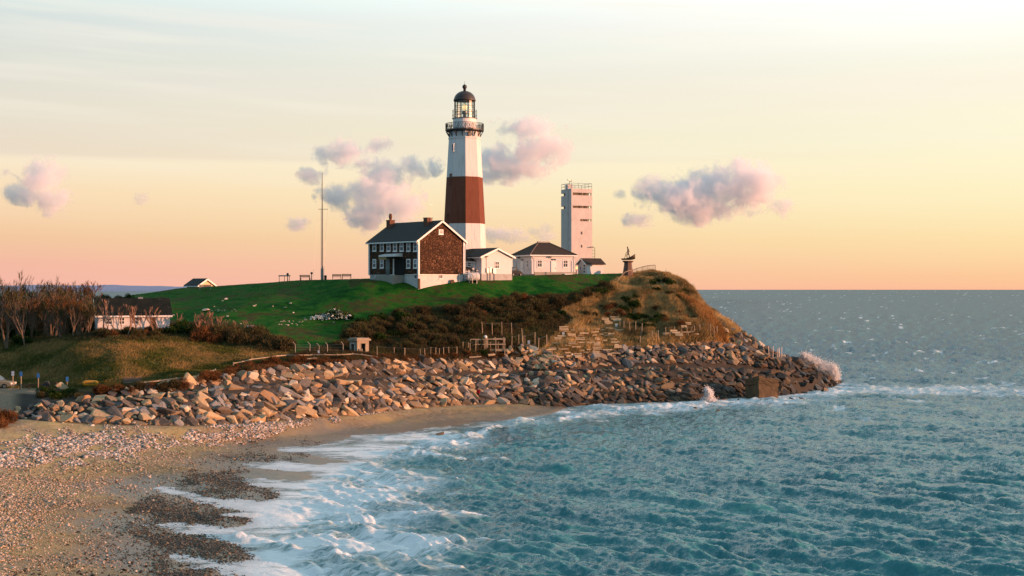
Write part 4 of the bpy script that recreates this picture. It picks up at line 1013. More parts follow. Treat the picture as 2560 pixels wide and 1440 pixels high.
# ------------------------------------------------------------------ white hip roofed building
def build_hip():
    Y = 266.0; c = P(1328.5, 681, Y); z0 = CAMZ + (HOR - 681) * Y / FPX
    root = thing('fog_signal_building', (c.x, Y, z0), 'square white building with dark hipped roof beside the concrete tower', 'house', R(23))
    zpx = lambda py: CAMZ + (HOR - py) * Y / FPX - z0
    w = 8.9; h = zpx(637); zr = zpx(603.5)
    m = MB(); m.box((0, 0, -.3), (w, w, h)); m.build('wall', WHITE, root)
    m = MB(); m.box((-.25, -.25, -2.2), (w + .25, w + .25, -.302)); m.build('plinth', CONC, root)
    o = .45; rf = MB(); A = [(-o, -o, h), (w + o, -o, h), (w + o, w + o, h), (-o, w + o, h)]; r0, r1 = (w / 2 - 1.0, w / 2, zr), (w / 2 + 1.0, w / 2, zr)
    rf.add(A + [r0, r1], [(0, 1, 5, 4), (1, 2, 5), (2, 3, 4, 5), (3, 0, 4), (3, 2, 1, 0)]); rt = rf.build('roof', ROOFB, root)
    t = MB(); t.box((-o, -o - .03, h - .22), (w + o, -o + .04, h - .003)); t.box((-o - .03, -o + .04, h - .22), (-o + .04, w + o, h - .003)); t.build('fascia', TRIM, root)
    hp = MB()
    for a in (A[0], A[1], A[3]):
        b = r1 if a is A[1] else r0; hp.bar(Vector(a) + Vector((0, 0, .06)), Vector(b) + Vector((0, 0, .06)), .16, .1)
    hp.build('hip_cap', pmat('copper_cap', (.20, .11, .07), (.15, .09, .06), 3, .6), rt)
    m = MB(); m.box((w / 2 - 1.25, w / 2 - .2, zr - .05), (w / 2 + 1.25, w / 2 + .2, zr + .18)); m.build('ridge_vent', STEEL, rt)
    # string course and pilasters
    m = MB(); zc = zpx(650.5); m.box((-.06, -.07, zc - .09), (w + .06, -.002, zc + .09)); m.box((-.07, -.002, zc - .09), (-.002, w, zc + .09)); m.build('string_course', WHITE, root)
    m = MB()
    for x in (.02, w - .62): m.box((x, -.09, -.25), (x + .6, -.003, zc - .095))
    m.box((-.09, .02, -.25), (-.003, .6, zc - .095)); m.build('pilaster', WHITE, root)
    for u in (.19, .79):
        window(root, (w * u, 0, zpx(657.5)), 'y-', 1.05, 1.6, 2, 2, frame=.12)
    def door(c0, n, wd, ht):
        d = MB()
        if n == 'y-': d.box((c0 - wd / 2, -.12, -.2), (c0 + wd / 2, -.003, ht - .2))
        else: d.box((-.12, c0 - wd / 2, -.2), (-.003, c0 + wd / 2, ht - .2))
        o2 = d.build('door', TRIM, root)
        k = MB(); k.cbox((c0 + wd * .35, -.16, .8) if n == 'y-' else (-.16, c0 - wd * .3, .8), (.1, .08, .12)); k.build('handle', DARKIRON, o2)
        tv = MB()
        for s in (-1, 1):
            if n == 'y-': tv.box((c0 + s * wd * .25 - wd * .18, -.10, ht - .05), (c0 + s * wd * .25 + wd * .18, -.004, ht + .22))
            else: tv.box((-.10, c0 + s * wd * .25 - wd * .18, ht - .05), (-.004, c0 + s * wd * .25 + wd * .18, ht + .22))
        tv.build('transom_pane', GLASS, root)
    door(w * .51, 'y-', 1.05, 2.35); door(w * .47, 'x-', 1.35, 2.35)
    for y in (.20, .80): window(root, (0, w * y, zpx(658.5)), 'x-', .62, 1.55, 2, 1, frame=.1)
    for p, n in (((w * .43, -.3, zpx(641.5)), 'y'), ((-.3, w * .62, zpx(641.5)), 'x')):
        l = MB(); l.cbox(p, (.38, .38, .22)); l.cbox((p[0], p[1] + .12, p[2] - .16) if n == 'y' else (p[0] + .12, p[1], p[2] - .16), (.12, .12, .2)); l.build('flood_lamp', DARKIRON, root)
    g = MB(); g.path([(w + .2, -.25, h - .2), (w - .15, -.13, h - .7), (w - .15, -.13, 0)], .045); g.path([(.35, -.3, h - .2), (.55, -.14, h - .7), (.55, -.14, 0)], .045); g.build('downpipe', TRIM, root)
    # terrace wall in front
    tw = MB(); a = P(1318, 684, Y - 3); tw.box((-.5, -2.6, -2.2), (w * .9, -2.3, .05)); tw.build('terrace_wall', CONC, root)
    st = MB(); st.box((w * .62, -3.0, -1.6), (w * .80, -2.61, -.25)); st.build('terrace_step', TRIM, root)
build_hip()

# ------------------------------------------------------------------ concrete observation tower
def build_tower():
    Y = 288.0; s = FPX / Y; c = P(1428.5, 660, Y); z0 = 19.6
    root = thing('observation_tower', (c.x, Y, z0), 'tall square whitewashed concrete observation tower with viewing slots and roof railing', 'tower', R(24))
    zpx = lambda py: CAMZ + (HOR - py) / s - z0
    w = 4.75; H = zpx(471)
    CT = pmat('painted_concrete', (.66, .62, .60), (.56, .52, .50), .7, .8, .15, .01, fine=5)
    sl = [(481, 487.5), (514, 519.5), (547.5, 552)]
    # horizontal courses between slots; slots are real gaps with a recessed inner core
    m = MB(); cuts = [zpx(552.5), zpx(547.3), zpx(519.8), zpx(513.8), zpx(487.5), zpx(481)]
    m.box((0, 0, -2), (w, w, cuts[0])); 
    m.box((0, 0, cuts[0] + .002), (w * .42, w, cuts[1] - .002)); m.box((0, 0, cuts[1]), (w, w, cuts[2]))
    m.box((.0, 0, cuts[2] + .002), (.32, w * .55, cuts[3] - .002)); m.box((0, 0, cuts[3]), (w, w, cuts[4]))
    m.box((.0, 0, cuts[4] + .002), (.32, w * .55, cuts[5] - .002)); m.box((0, 0, cuts[5]), (w, w, H))
    m.build('wall', CT, root)
    m = MB()
    for a, b, x0 in ((cuts[0], cuts[1], w * .42 + .003), (cuts[2], cuts[3], .33), (cuts[4], cuts[5], .33)):
        m.box((x0, .55, a + .003), (w - .55, w - .55, b - .003))
    m.build('slot_lining', pmat('slot_timber', (.20, .17, .12), (.12, .10, .08), 3, .8), root)
    m = MB()
    for a, b in ((cuts[0], cuts[1]), (cuts[2], cuts[3]), (cuts[4], cuts[5])):
        for x in (w * .55, w * .78): m.box((x - .05, .08, a + .003), (x + .05, .2, b - .003))
        m.box((w - .28, .06, a + .003), (w - .1, .3, b - .003))
    m.build('slot_post', WOODL, root)
    m = MB(); m.box((-.14, w * .30, -2), (-.003, w * .52, H + .95)); m.box((.0, w * .30, H + .003), (w * .22, w * .52, H + .95)); m.build('pilaster', CT, root)
    for py in (582, 615):
        m = MB(); m.box((w * .46, -.05, zpx(py) - .28), (w * .52, -.002, zpx(py) + .28)); m.build('window', DARKIRON, root)
    rl = MB()
    cs = [(.08, .08), (w - .08, .08), (w - .08, w - .08), (.08, w - .08)]
    for (a, b), (d, e) in zip(cs, cs[1:] + cs[:1]):
        for k in range(3):
            x, y = a + (d - a) * k / 3, b + (e - b) * k / 3; rl.tube((x, y, H), (x, y, H + 1.1), .04, .04, 6)
        for hh in (.55, 1.1): rl.tube((a, b, H + hh), (d, e, H + hh), .035, .035, 6)
    rl.build('roof_railing', STEEL, root)
    cm = MB(); x, y, z = w * .11, w * .41, H + .95; cm.tube((x, y, z), (x, y, z + .7), .05, .05, 6); cm.bar((x - .45, y - .2, z + .95), (x + .4, y + .1, z + .75), .26, .2); cm.bar((x + .3, y, z + .78), (x + .5, y + .1, z + .72), .34, .3); cm.build('camera_mast', STEEL, root)
    lm = MB(); lm.cbox((w - .25, -.3, zpx(617)), (.5, .4, .16)); lm.build('flood_lamp', DARKIRON, root)
    ld = MB()
    for x in (w + .15, w + .75): ld.bar((x, .35, -1), (x, .35, zpx(618)), .07)
    for k in range(8): ld.bar((w + .15, .35, zpx(618) - .02 - .62 * k), (w + .75, .35, zpx(618) - .02 - .62 * k), .06)
    ld.build('ladder', WOODD, root)
build_tower()

# ------------------------------------------------------------------ small sheds
def small_shed(px, py, Y, yaw, w, L, h, rise, label, roofm, wallm, side='x', door=True):
    c = P(px, py, Y); root = thing('shed', c, label, 'shed', R(yaw))
    return root, c
def build_sheds():
    # white shed right of the tower: gable faces left, long wall faces the viewer
    Y = 270.0; c = P(1467, 683.5, Y); root = thing('white_shed', c, 'little white shed with dark roof at the foot of the concrete tower', 'shed', R(27))
    zp = lambda py: CAMZ + (HOR - py) * Y / FPX - c.z
    w, L = 3.75, 3.4; h = zp(659.5); rise = .95
    m = MB(); m.prism([(0, -.8), (L, -.8), (L, h), (L / 2, h + rise), (0, h)], 'x', 0, w); m.build('wall', WHITE, root)
    rf = MB(); k = rise / (L / 2)
    for a, b in (((-.3, h - .3 * k), (L / 2, h + rise)), ((L + .3, h - .3 * k), (L / 2, h + rise))):
        rf.prism([(a[0], a[1] + .02), (b[0], b[1] + .02), (b[0], b[1] + .16), (a[0], a[1] + .16)], 'x', -.35, w + .3)
    rf.build('roof', ROOFB, root)
    t = MB(); t.bar((-.39, -.3, h - .3 * k), (-.39, L / 2, h + rise + .02), .07, .2); t.bar((-.39, L + .3, h - .3 * k), (-.39, L / 2, h + rise + .02), .07, .2); t.build('bargeboard', TRIM, root)
    d = MB(); d.box((-.09, .35, -.1), (-.003, 1.25, 1.75)); dd = d.build('door', TRIM, root)
    p = MB()
    for z in (.2, .75, 1.3): p.box((-.11, .52, z), (-.092, 1.08, z + .35))
    p.build('pane', GLASS, dd)
    window(root, (0, 2.4, 1.05), 'x-', .55, .7, 1, 1, frame=.06)
    # yellow lit shed at the left end of the lawn crest
    Y = 296.0; c = P(497, 715.5, Y); root = thing('yellow_shed', c, 'small shed with sunlit yellow gable and dark green roof, alone on the left crest', 'shed', R(52))
    zp = lambda py: CAMZ + (HOR - py) * Y / FPX - c.z
    w, L = 3.0, 3.0; h = zp(711.5); rise = zp(696) - h - .15; w = 4.0; L = 3.9
    YW = pmat('cream_boards', (.72, .60, .38), (.62, .50, .30), 2, .7)
    gable_house(root, w, L, h, rise, YW, ROOFS, .5, -1.2, 'wall', .35)
    d = MB(); d.box((w * .36, -.06, -.5), (w * .68, -.003, h * .75)); d.build('door', pmat('orange_door', (.42, .20, .03), (.35, .16, .02), 3, .6), root)
build_sheds()

# ------------------------------------------------------------------ white cottage among the bare shrubs
def build_cottage():
    Y = 207.0; c = P(244, 824, Y); z0 = c.z
    root = thing('white_cottage', c, 'long white cottage with dark speckled gable roof behind bare brown shrubs', 'house', R(20))
    zp = lambda py: CAMZ + (HOR - py) * Y / FPX - z0
    Lx, D = 10.3, 7.0; h = zp(787); rise = zp(742) - h - .4
    m = MB(); m.prism([(0, -1.2), (D, -1.2), (D, h), (D / 2, h + rise), (0, h)], 'x', 0, Lx); m.build('wall', WHITE, root)
    rf = MB(); k = rise / (D / 2)
    t = NT('lichened_roof'); co = t.coord(); sp = t.noise(co, 2.4, 5, .7); b = t.noise(co, .8, 4)
    col = t.mix(t.remap(b, .35, .65), (.010, .013, .011), (.018, .020, .016)); col = t.mix(t.remap(sp, .64, .70), col, (.10, .10, .085)); t.bsdf(col, .9, t.bump(sp, .5, .03))
    for a, b in (((-.4, h - .4 * k), (D / 2, h + rise)), ((D + .4, h - .4 * k), (D / 2, h + rise))):
        rf.prism([(a[0], a[1] + .02), (b[0], b[1] + .02), (b[0], b[1] + .2), (a[0], a[1] + .2)], 'x', -.35, Lx + .35)
    rf.build('roof', t.m, root)
    tr = MB(); tr.box((-.35, -.5, h - .4 * k - .12), (Lx + .35, -.4, h - .4 * k + .12)); tr.bar((-.39, -.4, h - .4 * k), (-.39, D / 2, h + rise + .02), .07, .22); tr.build('fascia', TRIM, root)
    d = MB(); d.box((Lx * .73, -.05, -.2), (Lx * .80, -.003, 1.9)); d.build('door', WOODD, root)
    for u in (.15, .33, .52): window(root, (Lx * u, 0, 1.25), 'y-', .85, 1.0, 2, 2, frame=.08)
    v = MB(); v.cbox((Lx * .62, D * .5, h + rise + .15), (.7, .4, .35)); v.build('roof_vent', STEEL, root)
build_cottage()

# ------------------------------------------------------------------ stone guard hut on the lawn's foot
def build_hut():
    q = gp(890, 888, 195); Y = 208.0; c = P(893, 889, Y); z0 = c.z
    root = thing('guard_hut', c, 'small square concrete guard hut with flat overhanging roof and two openings', 'hut', R(40))
    w = 2.05; h = 2.15
    HUT = pmat('hut_concrete', (.40, .34, .26), (.30, .25, .19), 1.5, .9, .4, .03, fine=6)
    m = MB(); th = .22
    # walls with real openings: gable side y=0 has the doorway, side x=0 has the window
    m.box((0, 0, -.8), (.55, th, h)); m.box((1.45, 0, -.8), (w, th, h)); m.box((.55, 0, 1.75), (1.45, th, h)); 
    m.box((0, th, -.8), (th, .75, h)); m.box((0, 1.6, -.8), (th, w, h)); m.box((0, .75, -.8), (th, 1.6, .45)); m.box((0, .75, 1.7), (th, 1.6, h))
    m.box((th, w - th, -.8), (w, w, h)); m.box((w - th, th, -.8), (w, w - th, h)); m.build('wall', HUT, root)
    f = MB(); f.box((-.06, .68, .38), (-.003, .75, 1.77)); f.box((-.06, 1.6, .38), (-.003, 1.67, 1.77)); f.box((-.06, .75, 1.7), (-.003, 1.6, 1.77)); f.box((-.06, .75, .38), (-.003, 1.6, .45)); f.build('window_frame', TRIM, root)
    i = MB(); i.box((th + .3, th + .3, -.5), (w - th - .02, w - th - .02, h - .05)); i.build('interior', DARKIRON, root)  # added black block, stands in for the shade behind the openings
    r = MB(); r.box((-.22, -.22, h + .003), (w + .22, w + .22, h + .26)); r.box((-.05, -.05, h + .263), (w + .05, w + .05, h + .4)); rf = r.build('roof', HUT, root)
    ps = MB(); ps.box((.45, -.45, -.8), (.62, -.28, 1.0)); ps.build('door_post', WOODL, root)
build_hut()
# ------------------------------------------------------------------ flagpole, benches, viewers on the crest
def crest(px):
    i = int(round((px - PXC[0]) / 4.0)); ok = np.where((YR > 225) & (YR < 320), PY2[i], 9e9); Y = YR[int(np.argmin(ok))] - .6
    return Vector(((px - 1280) / FPX * Y, Y, float(gz(px, Y))))
def build_flagpole():
    b = crest(805.5); Y = b.y; g = b.z; root = thing('flagpole', (b.x, Y, g), 'tall bare flagpole with yardarm and stays on the lawn crest', 'flagpole')
    z = lambda py: CAMZ + (HOR - py) * Y / FPX - g
    m = MB(); m.tube((0, 0, z(672)), (0, 0, z(520)), .17, .13, 10); m.tube((0, 0, z(520)), (0, 0, z(433)), .11, .05, 8); m.lathe([(.02, z(433)), (.09, z(432)), (.02, z(430))], 8); m.build('mast', pmat('grey_mast', (.17, .17, .16), (.12, .12, .12), 2, .6), root)
    m = MB(); m.tube((0, 0, -.6), (0, 0, z(671)), .30, .27, 12); m.build('base_sleeve', STEEL, root)
    m = MB(); m.tube((-.75, 0, z(523)), (1.15, 0, z(523)), .05, .05, 6); m.build('yardarm', DARKIRON, root)
    m = MB()
    m.tube((-.7, 0, z(523)), (-1.75, -.5, .6), .013, .013, 4); m.tube((1.1, 0, z(523)), (.5, .5, z(600)), .012, .012, 4); m.tube((.5, .5, z(600)), (.35, .3, .5), .012, .012, 4); m.tube((.08, 0, z(440)), (-.7, 0, z(523)), .012, .012, 4); m.tube((.08, 0, z(440)), (1.1, 0, z(523)), .012, .012, 4); m.tube((-.3, 0, z(523)), (-.35, .2, .5), .012, .012, 4)
    m.build('halyard', STEEL, root)
build_flagpole()
def bench(px, py, Y, w, yaw, label, mat):
    b = crest(px) if Y < 265 else P(px, py, Y); g = gxy(b.x, b.y); o = thing('bench', (b.x, b.y, g), label, 'bench', R(yaw))
    for i in range(4):
        m = MB(); m.box((-w / 2, -.22 + .13 * i, .42), (w / 2, -.22 + .13 * i + .10, .46)); m.build('seat_slat', mat, o)
    for i in range(3):
        m = MB(); m.box((-w / 2, .30 + .03 * i, .58 + .15 * i), (w / 2, .34 + .03 * i, .69 + .15 * i)); m.build('back_slat', mat, o)
    for x in (-w / 2 + .1, w / 2 - .1):
        for y in (-.2, .28):
            m = MB(); m.box((x - .05, y - .05, -.3), (x + .05, y + .05, .42 if y < 0 else 1.0)); m.build('leg', mat, o)
        m = MB(); m.box((x - .05, -.25, .62), (x + .05, .3, .68)); m.build('armrest', mat, o)
    return o
bench(842, 697, 258, 1.75, 188, 'left one of two dark benches standing end to end beside the flagpole', WOODD)
bench(866.5, 696.5, 257.5, 1.75, 188, 'dark bench nearest the brown house, end to end with its twin', WOODD)
bench(763, 700.5, 256, 2.0, 172, 'dark bench on the crest left of the flagpole', WOODD)
bench(513, 727, 270, 2.2, 190, 'weathered grey bench on the grass below the yellow shed', STEEL)
def build_table():
    b = crest(711); Y = b.y; g = gxy(b.x, b.y); o = thing('information_stand', (b.x, Y, g), 'low dark information stand on three thin posts on the lawn crest', 'information stand')
    m = MB(); m.add([(-1.12, -.3, 1.0), (1.12, -.3, 1.0), (1.12, .3, 1.18), (-1.12, .3, 1.18), (-1.12, -.3, .94), (1.12, -.3, .94), (1.12, .3, 1.12), (-1.12, .3, 1.12)], [(0,1,2,3),(7,6,5,4),(0,4,5,1),(1,5,6,2),(2,6,7,3),(3,7,4,0)]); m.build('panel', DARKIRON, o)
    for x in (-.98, 0, .95):
        m = MB(); m.tube((x, 0, -.5), (x, 0, 1.0), .05, .05, 6); m.build('post', WOODD, o)
    for px, py, lab in ((719, 703, 'coin viewer standing at the right end of the information stand'), (779, 699, 'coin viewer on a post between the bench and the flagpole')):
        Y2_ = 256.5; b = crest(px); Y2_ = b.y; g = gxy(b.x, b.y); o = thing('coin_viewer', (b.x, Y2_, g), lab, 'viewer')
        m = MB(); m.tube((0, 0, -.4), (0, 0, 1.1), .09, .07, 8); m.build('post', DARKIRON, o)
        m = MB(); m.lathe([(.08, 1.1), (.22, 1.2), (.24, 1.36), (.16, 1.5), (.03, 1.54)], 12); m.tube((0, -.3, 1.34), (0, .3, 1.34), .09, .12, 8); m.build('head', DARKIRON, o)
    b = crest(813.5); g = gxy(b.x, b.y); o = thing('litter_bin', (b.x, b.y, g), 'short dark litter bin right beside the flagpole base', 'bin')
    m = MB(); m.lathe([(.22, -.2), (.28, .7), (.30, .72), (.30, .78), (.1, .9)], 12); m.build('bin_body', DARKIRON, o)
build_table()

# ------------------------------------------------------------------ lamp post, memorial statue, railing, parked car
def build_lamp():
    Y = 263.0; b = P(1441, 684, Y); g = gxy(b.x, b.y); o = thing('lamp_post', (b.x, Y, g), 'short lamp post with glowing yellow head by the white building corner', 'lamp post')
    m = MB(); m.lathe([(.16, -.4), (.16, .25), (.07, .35), (.06, 1.35)], 10); m.build('post', DARKIRON, o)
    t = NT('lamp_glow'); bs = t.bsdf((.9, .65, .3), .4); bs.inputs['Emission Color'].default_value = (1, .55, .18, 1); bs.inputs['Emission Strength'].default_value = .9
    m = MB(); m.lathe([(.08, 1.36), (.17, 1.45), (.2, 1.75), (.12, 1.9)], 10); m.build('lamp_head', t.m, o)
    m = MB(); m.lathe([(.22, 1.91), (.05, 2.02)], 10); m.build('lamp_cap', DARKIRON, o)
build_lamp()
def skin_body(name, verts, edges, radii, mat, parent, root=0, sub=2):
    me = bpy.data.meshes.new(name); me.from_pydata([tuple(v) for v in verts], edges, [])
    o = bpy.data.objects.new(name, me); COL.objects.link(o)
    sk = o.modifiers.new('skin', 'SKIN'); 
    if not me.skin_vertices: me.attributes  # the modifier creates the layer
    bm = bmesh.new(); bm.from_mesh(me); lay_ = bm.verts.layers.skin.verify(); bm.verts.ensure_lookup_table()
    for i, v in enumerate(bm.verts):
        r = radii[i]; v[lay_].radius = (r, r) if not isinstance(r, tuple) else r; v[lay_].use_root = (i == root)
    bm.to_mesh(me); bm.free()
    sb = o.modifiers.new('sub', 'SUBSURF'); sb.levels = sub; sb.render_levels = sub
    dg = bpy.context.evaluated_depsgraph_get(); ev = o.evaluated_get(dg)
    m2 = bpy.data.meshes.new_from_object(ev); bpy.data.objects.remove(o)
    m2.materials.clear(); m2.materials.append(mat); m2.polygons.foreach_set('use_smooth', [True] * len(m2.polygons))
    m2.name = name
    return link(name, m2, parent)
def build_statue():
    Y = 268.0; b = P(1570, 684, Y); g = gxy(b.x, b.y); z0 = b.z - .2; root = thing('memorial_statue', (b.x, Y, z0), 'bronze fisherman hauling in a small boat on a tapering stone pedestal', 'statue', R(18))
    s = FPX / Y; zz = lambda py: CAMZ + (HOR - py) / s - z0
    STN = pmat('granite_pedestal', (.13, .068, .045), (.10, .055, .038), 2, .6, .2)
    m = MB(); m.lathe([(1.02, -1.5), (.98, .3), (.76, zz(664)), (.72, zz(656.5)), (.98, zz(655)), (1.05, zz(652))], 8, phase=R(22.5)); m.build('pedestal', STN, root)
    BR = pmat('dark_bronze', (.055, .045, .030), (.035, .030, .024), 3, .45, Metallic=.5)
    # boat: pointed hull rising to the right
    hull = []; N = 9; zb = zz(650)
    for i in range(N):
        t = i / (N - 1); x = -1.25 + 2.7 * t; wdt = .62 * math.sin(math.pi * (.22 + .70 * t)) ** .8 * (1 - .55 * max(0, t - .6) / .4); sheer = .30 + 1.15 * max(0, t - .35) ** 1.6 * 1.5
        hull.append([(x, -wdt, zb + sheer), (x, -wdt * .72, zb + sheer * .55), (x, 0, zb + .9 * max(0, t - .62) ** 1.5), (x, wdt * .72, zb + sheer * .55), (x, wdt, zb + sheer)])
    m = MB(); vs = [p for r in hull for p in r]; fs = []
    for i in range(N - 1):
        for j in range(4): fs.append((i * 5 + j, (i + 1) * 5 + j, (i + 1) * 5 + j + 1, i * 5 + j + 1))
    m.add(vs, fs); m.add([(p[0], p[1] * .9, p[2] - .12) for r in hull for p in (r[0], r[4])], [(2 * i, 2 * i + 1, 2 * i + 3, 2 * i + 2) for i in range(N - 1)])
    m.build('boat', BR, root, True)
    # fisherman leaning left, hauling a net with both arms
    z = zb + .28; F = 1.18
    V = [(0.05, 0, .95), (0.02, 0, 1.2), (-.02, 0, 1.45), (-.05, -.02, 1.62), (-.10, -.03, 1.80), (-.12, -.04, 1.92),
         (.02, -.20, 1.42), (-.22, -.30, 1.08), (-.48, -.25, .80),
         (.04, .20, 1.42), (.34, .22, 1.16), (.10, .18, .95),
         (.02, -.12, .90), (-.28, -.16, .52), (-.20, -.18, .08), (-.36, -.2, .03),
         (.10, .12, .90), (.26, .14, .48), (.36, .14, .06), (.20, .15, .02)]
    E = [(0, 1), (1, 2), (2, 3), (3, 4), (4, 5), (2, 6), (6, 7), (7, 8), (2, 9), (9, 10), (10, 11), (0, 12), (12, 13), (13, 14), (14, 15), (0, 16), (16, 17), (17, 18), (18, 19)]
    Rr = [.15, .15, .17, .07, .11, .09, .09, .065, .05, .09, .065, .05, .11, .085, .06, .05, .11, .085, .06, .05]
    skin_body('fisherman', [(x * F, y * F, z + q * F) for x, y, q in V], E, [r * F for r in Rr], BR, root)
    n = MB(); n.path([(-.55, -.28, z + .92), (-.7, -.3, z + .4), (-.95, -.35, zb - .1)], .05); n.build('net_line', BR, root)
build_statue()
def build_railing():
    Y = 269.0; root = thing('lookout_railing', P(1600, 680, Y), 'wooden picket railing climbing to the lookout right of the statue', 'railing')
    inv = -root.location; pts = []
    line = [(1546, 700, 664), (1560, 690, 678), (1580, 684, 676), (1592, 683, 671), (1606, 682, 667), (1620, 681, 664), (1638, 680, 662.5)]
    prev = None
    for i, (px, pb, pt) in enumerate(line[2:]):
        a, b = P(px, pb + 2, Y), P(px, pt, Y)
        m = MB(); m.bar(a + inv, b + inv, .09); m.build('post', WOODD, root)
        if prev:
            m = MB(); m.bar(prev[1] + inv, b + inv, .09); m.bar(prev[0].lerp(prev[1], .12) + inv, a.lerp(b, .12) + inv, .07); m.build('rail', WOODD, root)
            k = 5
            for j in range(1, k):
                m = MB(); t = j / k; m.bar(prev[0].lerp(a, t) + inv, prev[1].lerp(b, t) + inv, .05); m.build('picket', WOODD, root)
        prev = (a, b)
    m = MB(); c = [P(1584, 677, 268.6), P(1572, 676.5, 266), P(1562, 681, 264.5), P(1552, 691, 263), P(1544, 702, 262)]
    m.path([p + inv for p in c], .045, 6); m.build('handrail', WOODL, root)
    for px, py in ((1665, 671.5), (1672.5, 674)):
        p = gp(px, py + 12); o = thing('marker_post', p, ('thin dark stake on the bluff top, left one of a pair' if px < 1670 else 'thin dark stake on the bluff top, right one of a pair'), 'post')
        m = MB(); m.tube((0, 0, -.3), (0, 0, .75), .05, .05, 6); m.build('stake', WOODD, o)
build_railing()
PAINT_BLK = pmat('black_car_paint', (.012, .012, .014), (.016, .016, .018), 1, .2)
PAINT_TAN = pmat('tan_car_paint', (.36, .30, .20), (.34, .28, .19), 1, .25, Metallic=.3)
TYRE = pmat('tyre_rubber', (.02, .02, .02), (.03, .03, .03), 4, .9)
def car(name, loc, yaw, label, paint, suv=True, lower=None):
    """x forward, length 4.6, width 1.8"""
    o = thing(name, loc, label, 'car', R(yaw)); Wd = .9
    prof = [(-2.25, .45), (-2.3, .75), (-2.22, 1.02), (-2.05, 1.08), (.75, 1.08), (1.7, 1.0), (2.15, .9), (2.28, .7), (2.25, .42), (1.85, .34), (-1.9, .34)]
    m = MB(); m.prism(prof, 'y', -Wd, Wd); m.build('body', paint, o, bevel=.06)
    cab = [(-2.12, 1.08), (-1.95, 1.62), (-1.7, 1.74), (.05, 1.74), (.35, 1.62), (.95, 1.08)]
    m = MB(); n = len(cab); vs = [(x, -Wd + (.04 if z < 1.2 else .17), z) for x, z in cab] + [(x, Wd - (.04 if z < 1.2 else .17), z) for x, z in cab]
    m.add(vs, [(i, (i + 1) % n, n + (i + 1) % n, n + i) for i in range(n)] + [tuple(range(n - 1, -1, -1)), tuple(range(n, 2 * n))]); m.build('cabin', paint, o, bevel=.04)
    for s in (-1, 1):
        for x0, x1 in ((-1.85, -1.05), (-.95, -.25), (-.15, .62)):
            q = MB(); yb, yt = s * (Wd - .035), s * (Wd - .155); xs = min(x1, .33)
            q.add([(x0, yb, 1.12), (x1, yb, 1.12), (xs, yt, 1.60), (x0 + .05, yt, 1.60), (x0, yb - s * .02, 1.12), (x1, yb - s * .02, 1.12), (xs, yt - s * .02, 1.6), (x0 + .05, yt - s * .02, 1.6)], [(0,1,2,3),(7,6,5,4),(0,4,5,1),(1,5,6,2),(2,6,7,3),(3,7,4,0)]); q.build('side_window', GLASS, o)
        h = MB(); h.box((2.16, s * .62 - .17, .66), (2.30, s * .62 + .17, .86)); h.build('headlight', TRIM, o)
        h = MB(); h.box((-2.33, s * .72 - .1, .72), (-2.27, s * .72 + .1, 1.0)); h.build('tail_light', pmat('red_lens', (.25, .01, .01), (.2, .01, .01), 2, .2), o)
    q = MB(); q.add([(.98, -.78, 1.12), (.98, .78, 1.12), (.37, .7, 1.62), (.37, -.7, 1.62), (.94, -.78, 1.1), (.94, .78, 1.1), (.34, .7, 1.6), (.34, -.7, 1.6)], [(0,1,2,3),(7,6,5,4),(0,4,5,1),(1,5,6,2),(2,6,7,3),(3,7,4,0)]); q.build('windscreen', GLASS, o)
    q = MB(); q.add([(-2.15, -.75, 1.15), (-2.15, .75, 1.15), (-1.99, .68, 1.58), (-1.99, -.68, 1.58), (-2.12, -.75, 1.15), (-2.12, .75, 1.15), (-1.96, .68, 1.58), (-1.96, -.68, 1.58)], [(0,1,2,3),(7,6,5,4),(0,4,5,1),(1,5,6,2),(2,6,7,3),(3,7,4,0)]); q.build('rear_window', GLASS, o)
    pl = MB(); pl.box((-2.36, -.24, .74), (-2.30, .24, .88)); pl.build('number_plate', TRIM, o)
    bp = MB(); bp.box((-2.40, -.88, .42), (-2.22, .88, .62)); bp.box((2.2, -.88, .40), (2.38, .88, .60)); bp.build('bumper', lower or DARKIRON, o, bevel=.04)
    for x in (-1.42, 1.45):
        for s in (-1, 1):
            t = MB(); t.tube((x, s * .68, .36), (x, s * .93, .36), .37, .37, 18); wh = t.build('wheel', TYRE, o)
            r = MB(); r.tube((x, s * .90, .36), (x, s * .945, .36), .22, .2, 14); r.build('rim', STEEL, wh)
    return o
b = P(1283, 691.5, 262); car('parked_car', (b.x - .1, 262, b.z), 62, 'black car parked between the white annex and the hip roofed building', PAINT_BLK)
b = P(-2, 966, 183); car('parked_car', (b.x - .35, 183, gxy(b.x, 183)), -4, 'tan car parked on the dirt lot at the left edge', PAINT_TAN, lower=STEEL)

# ------------------------------------------------------------------ things along the dirt lot
BLUE = pmat('blue_sign', (.02, .13, .42), (.03, .16, .46), 2, .5)
def sign_post(px, pt, pb, Y, w, h, mat, label, post=WOODL, yaw=0):
    b = P(px, pb, Y); g = gxy(b.x, Y); t = P(px, pt, Y).z - g
    o = thing('sign_post', (b.x, Y, g), label, 'sign', R(yaw))
    m = MB(); m.box((-.05, 0, -.4), (.05, .08, t - .05)); m.build('post', post, o)
    m = MB(); m.box((-w / 2, -.05, t - h), (w / 2, -.005, t)); m.build('panel', mat, o)
for px, pt, pb, lab in ((32, 928, 948, 'pale blue sign on a post nearest the tan car'), (52.5, 929, 957, 'blue sign on a post, second from the tan car'), (95.5, 933.5, 960, 'blue sign on a post midway along the low guardrail'), (168, 942, 961, 'tilted blue sign on a post behind the big pale boulder')):
    sign_post(px, pt, pb, 178.5, .32, .58, BLUE if px > 40 else pmat('faded_blue_sign', (.30, .42, .60), (.36, .46, .62), 2, .5), lab, yaw=8 if px == 168 else 0)
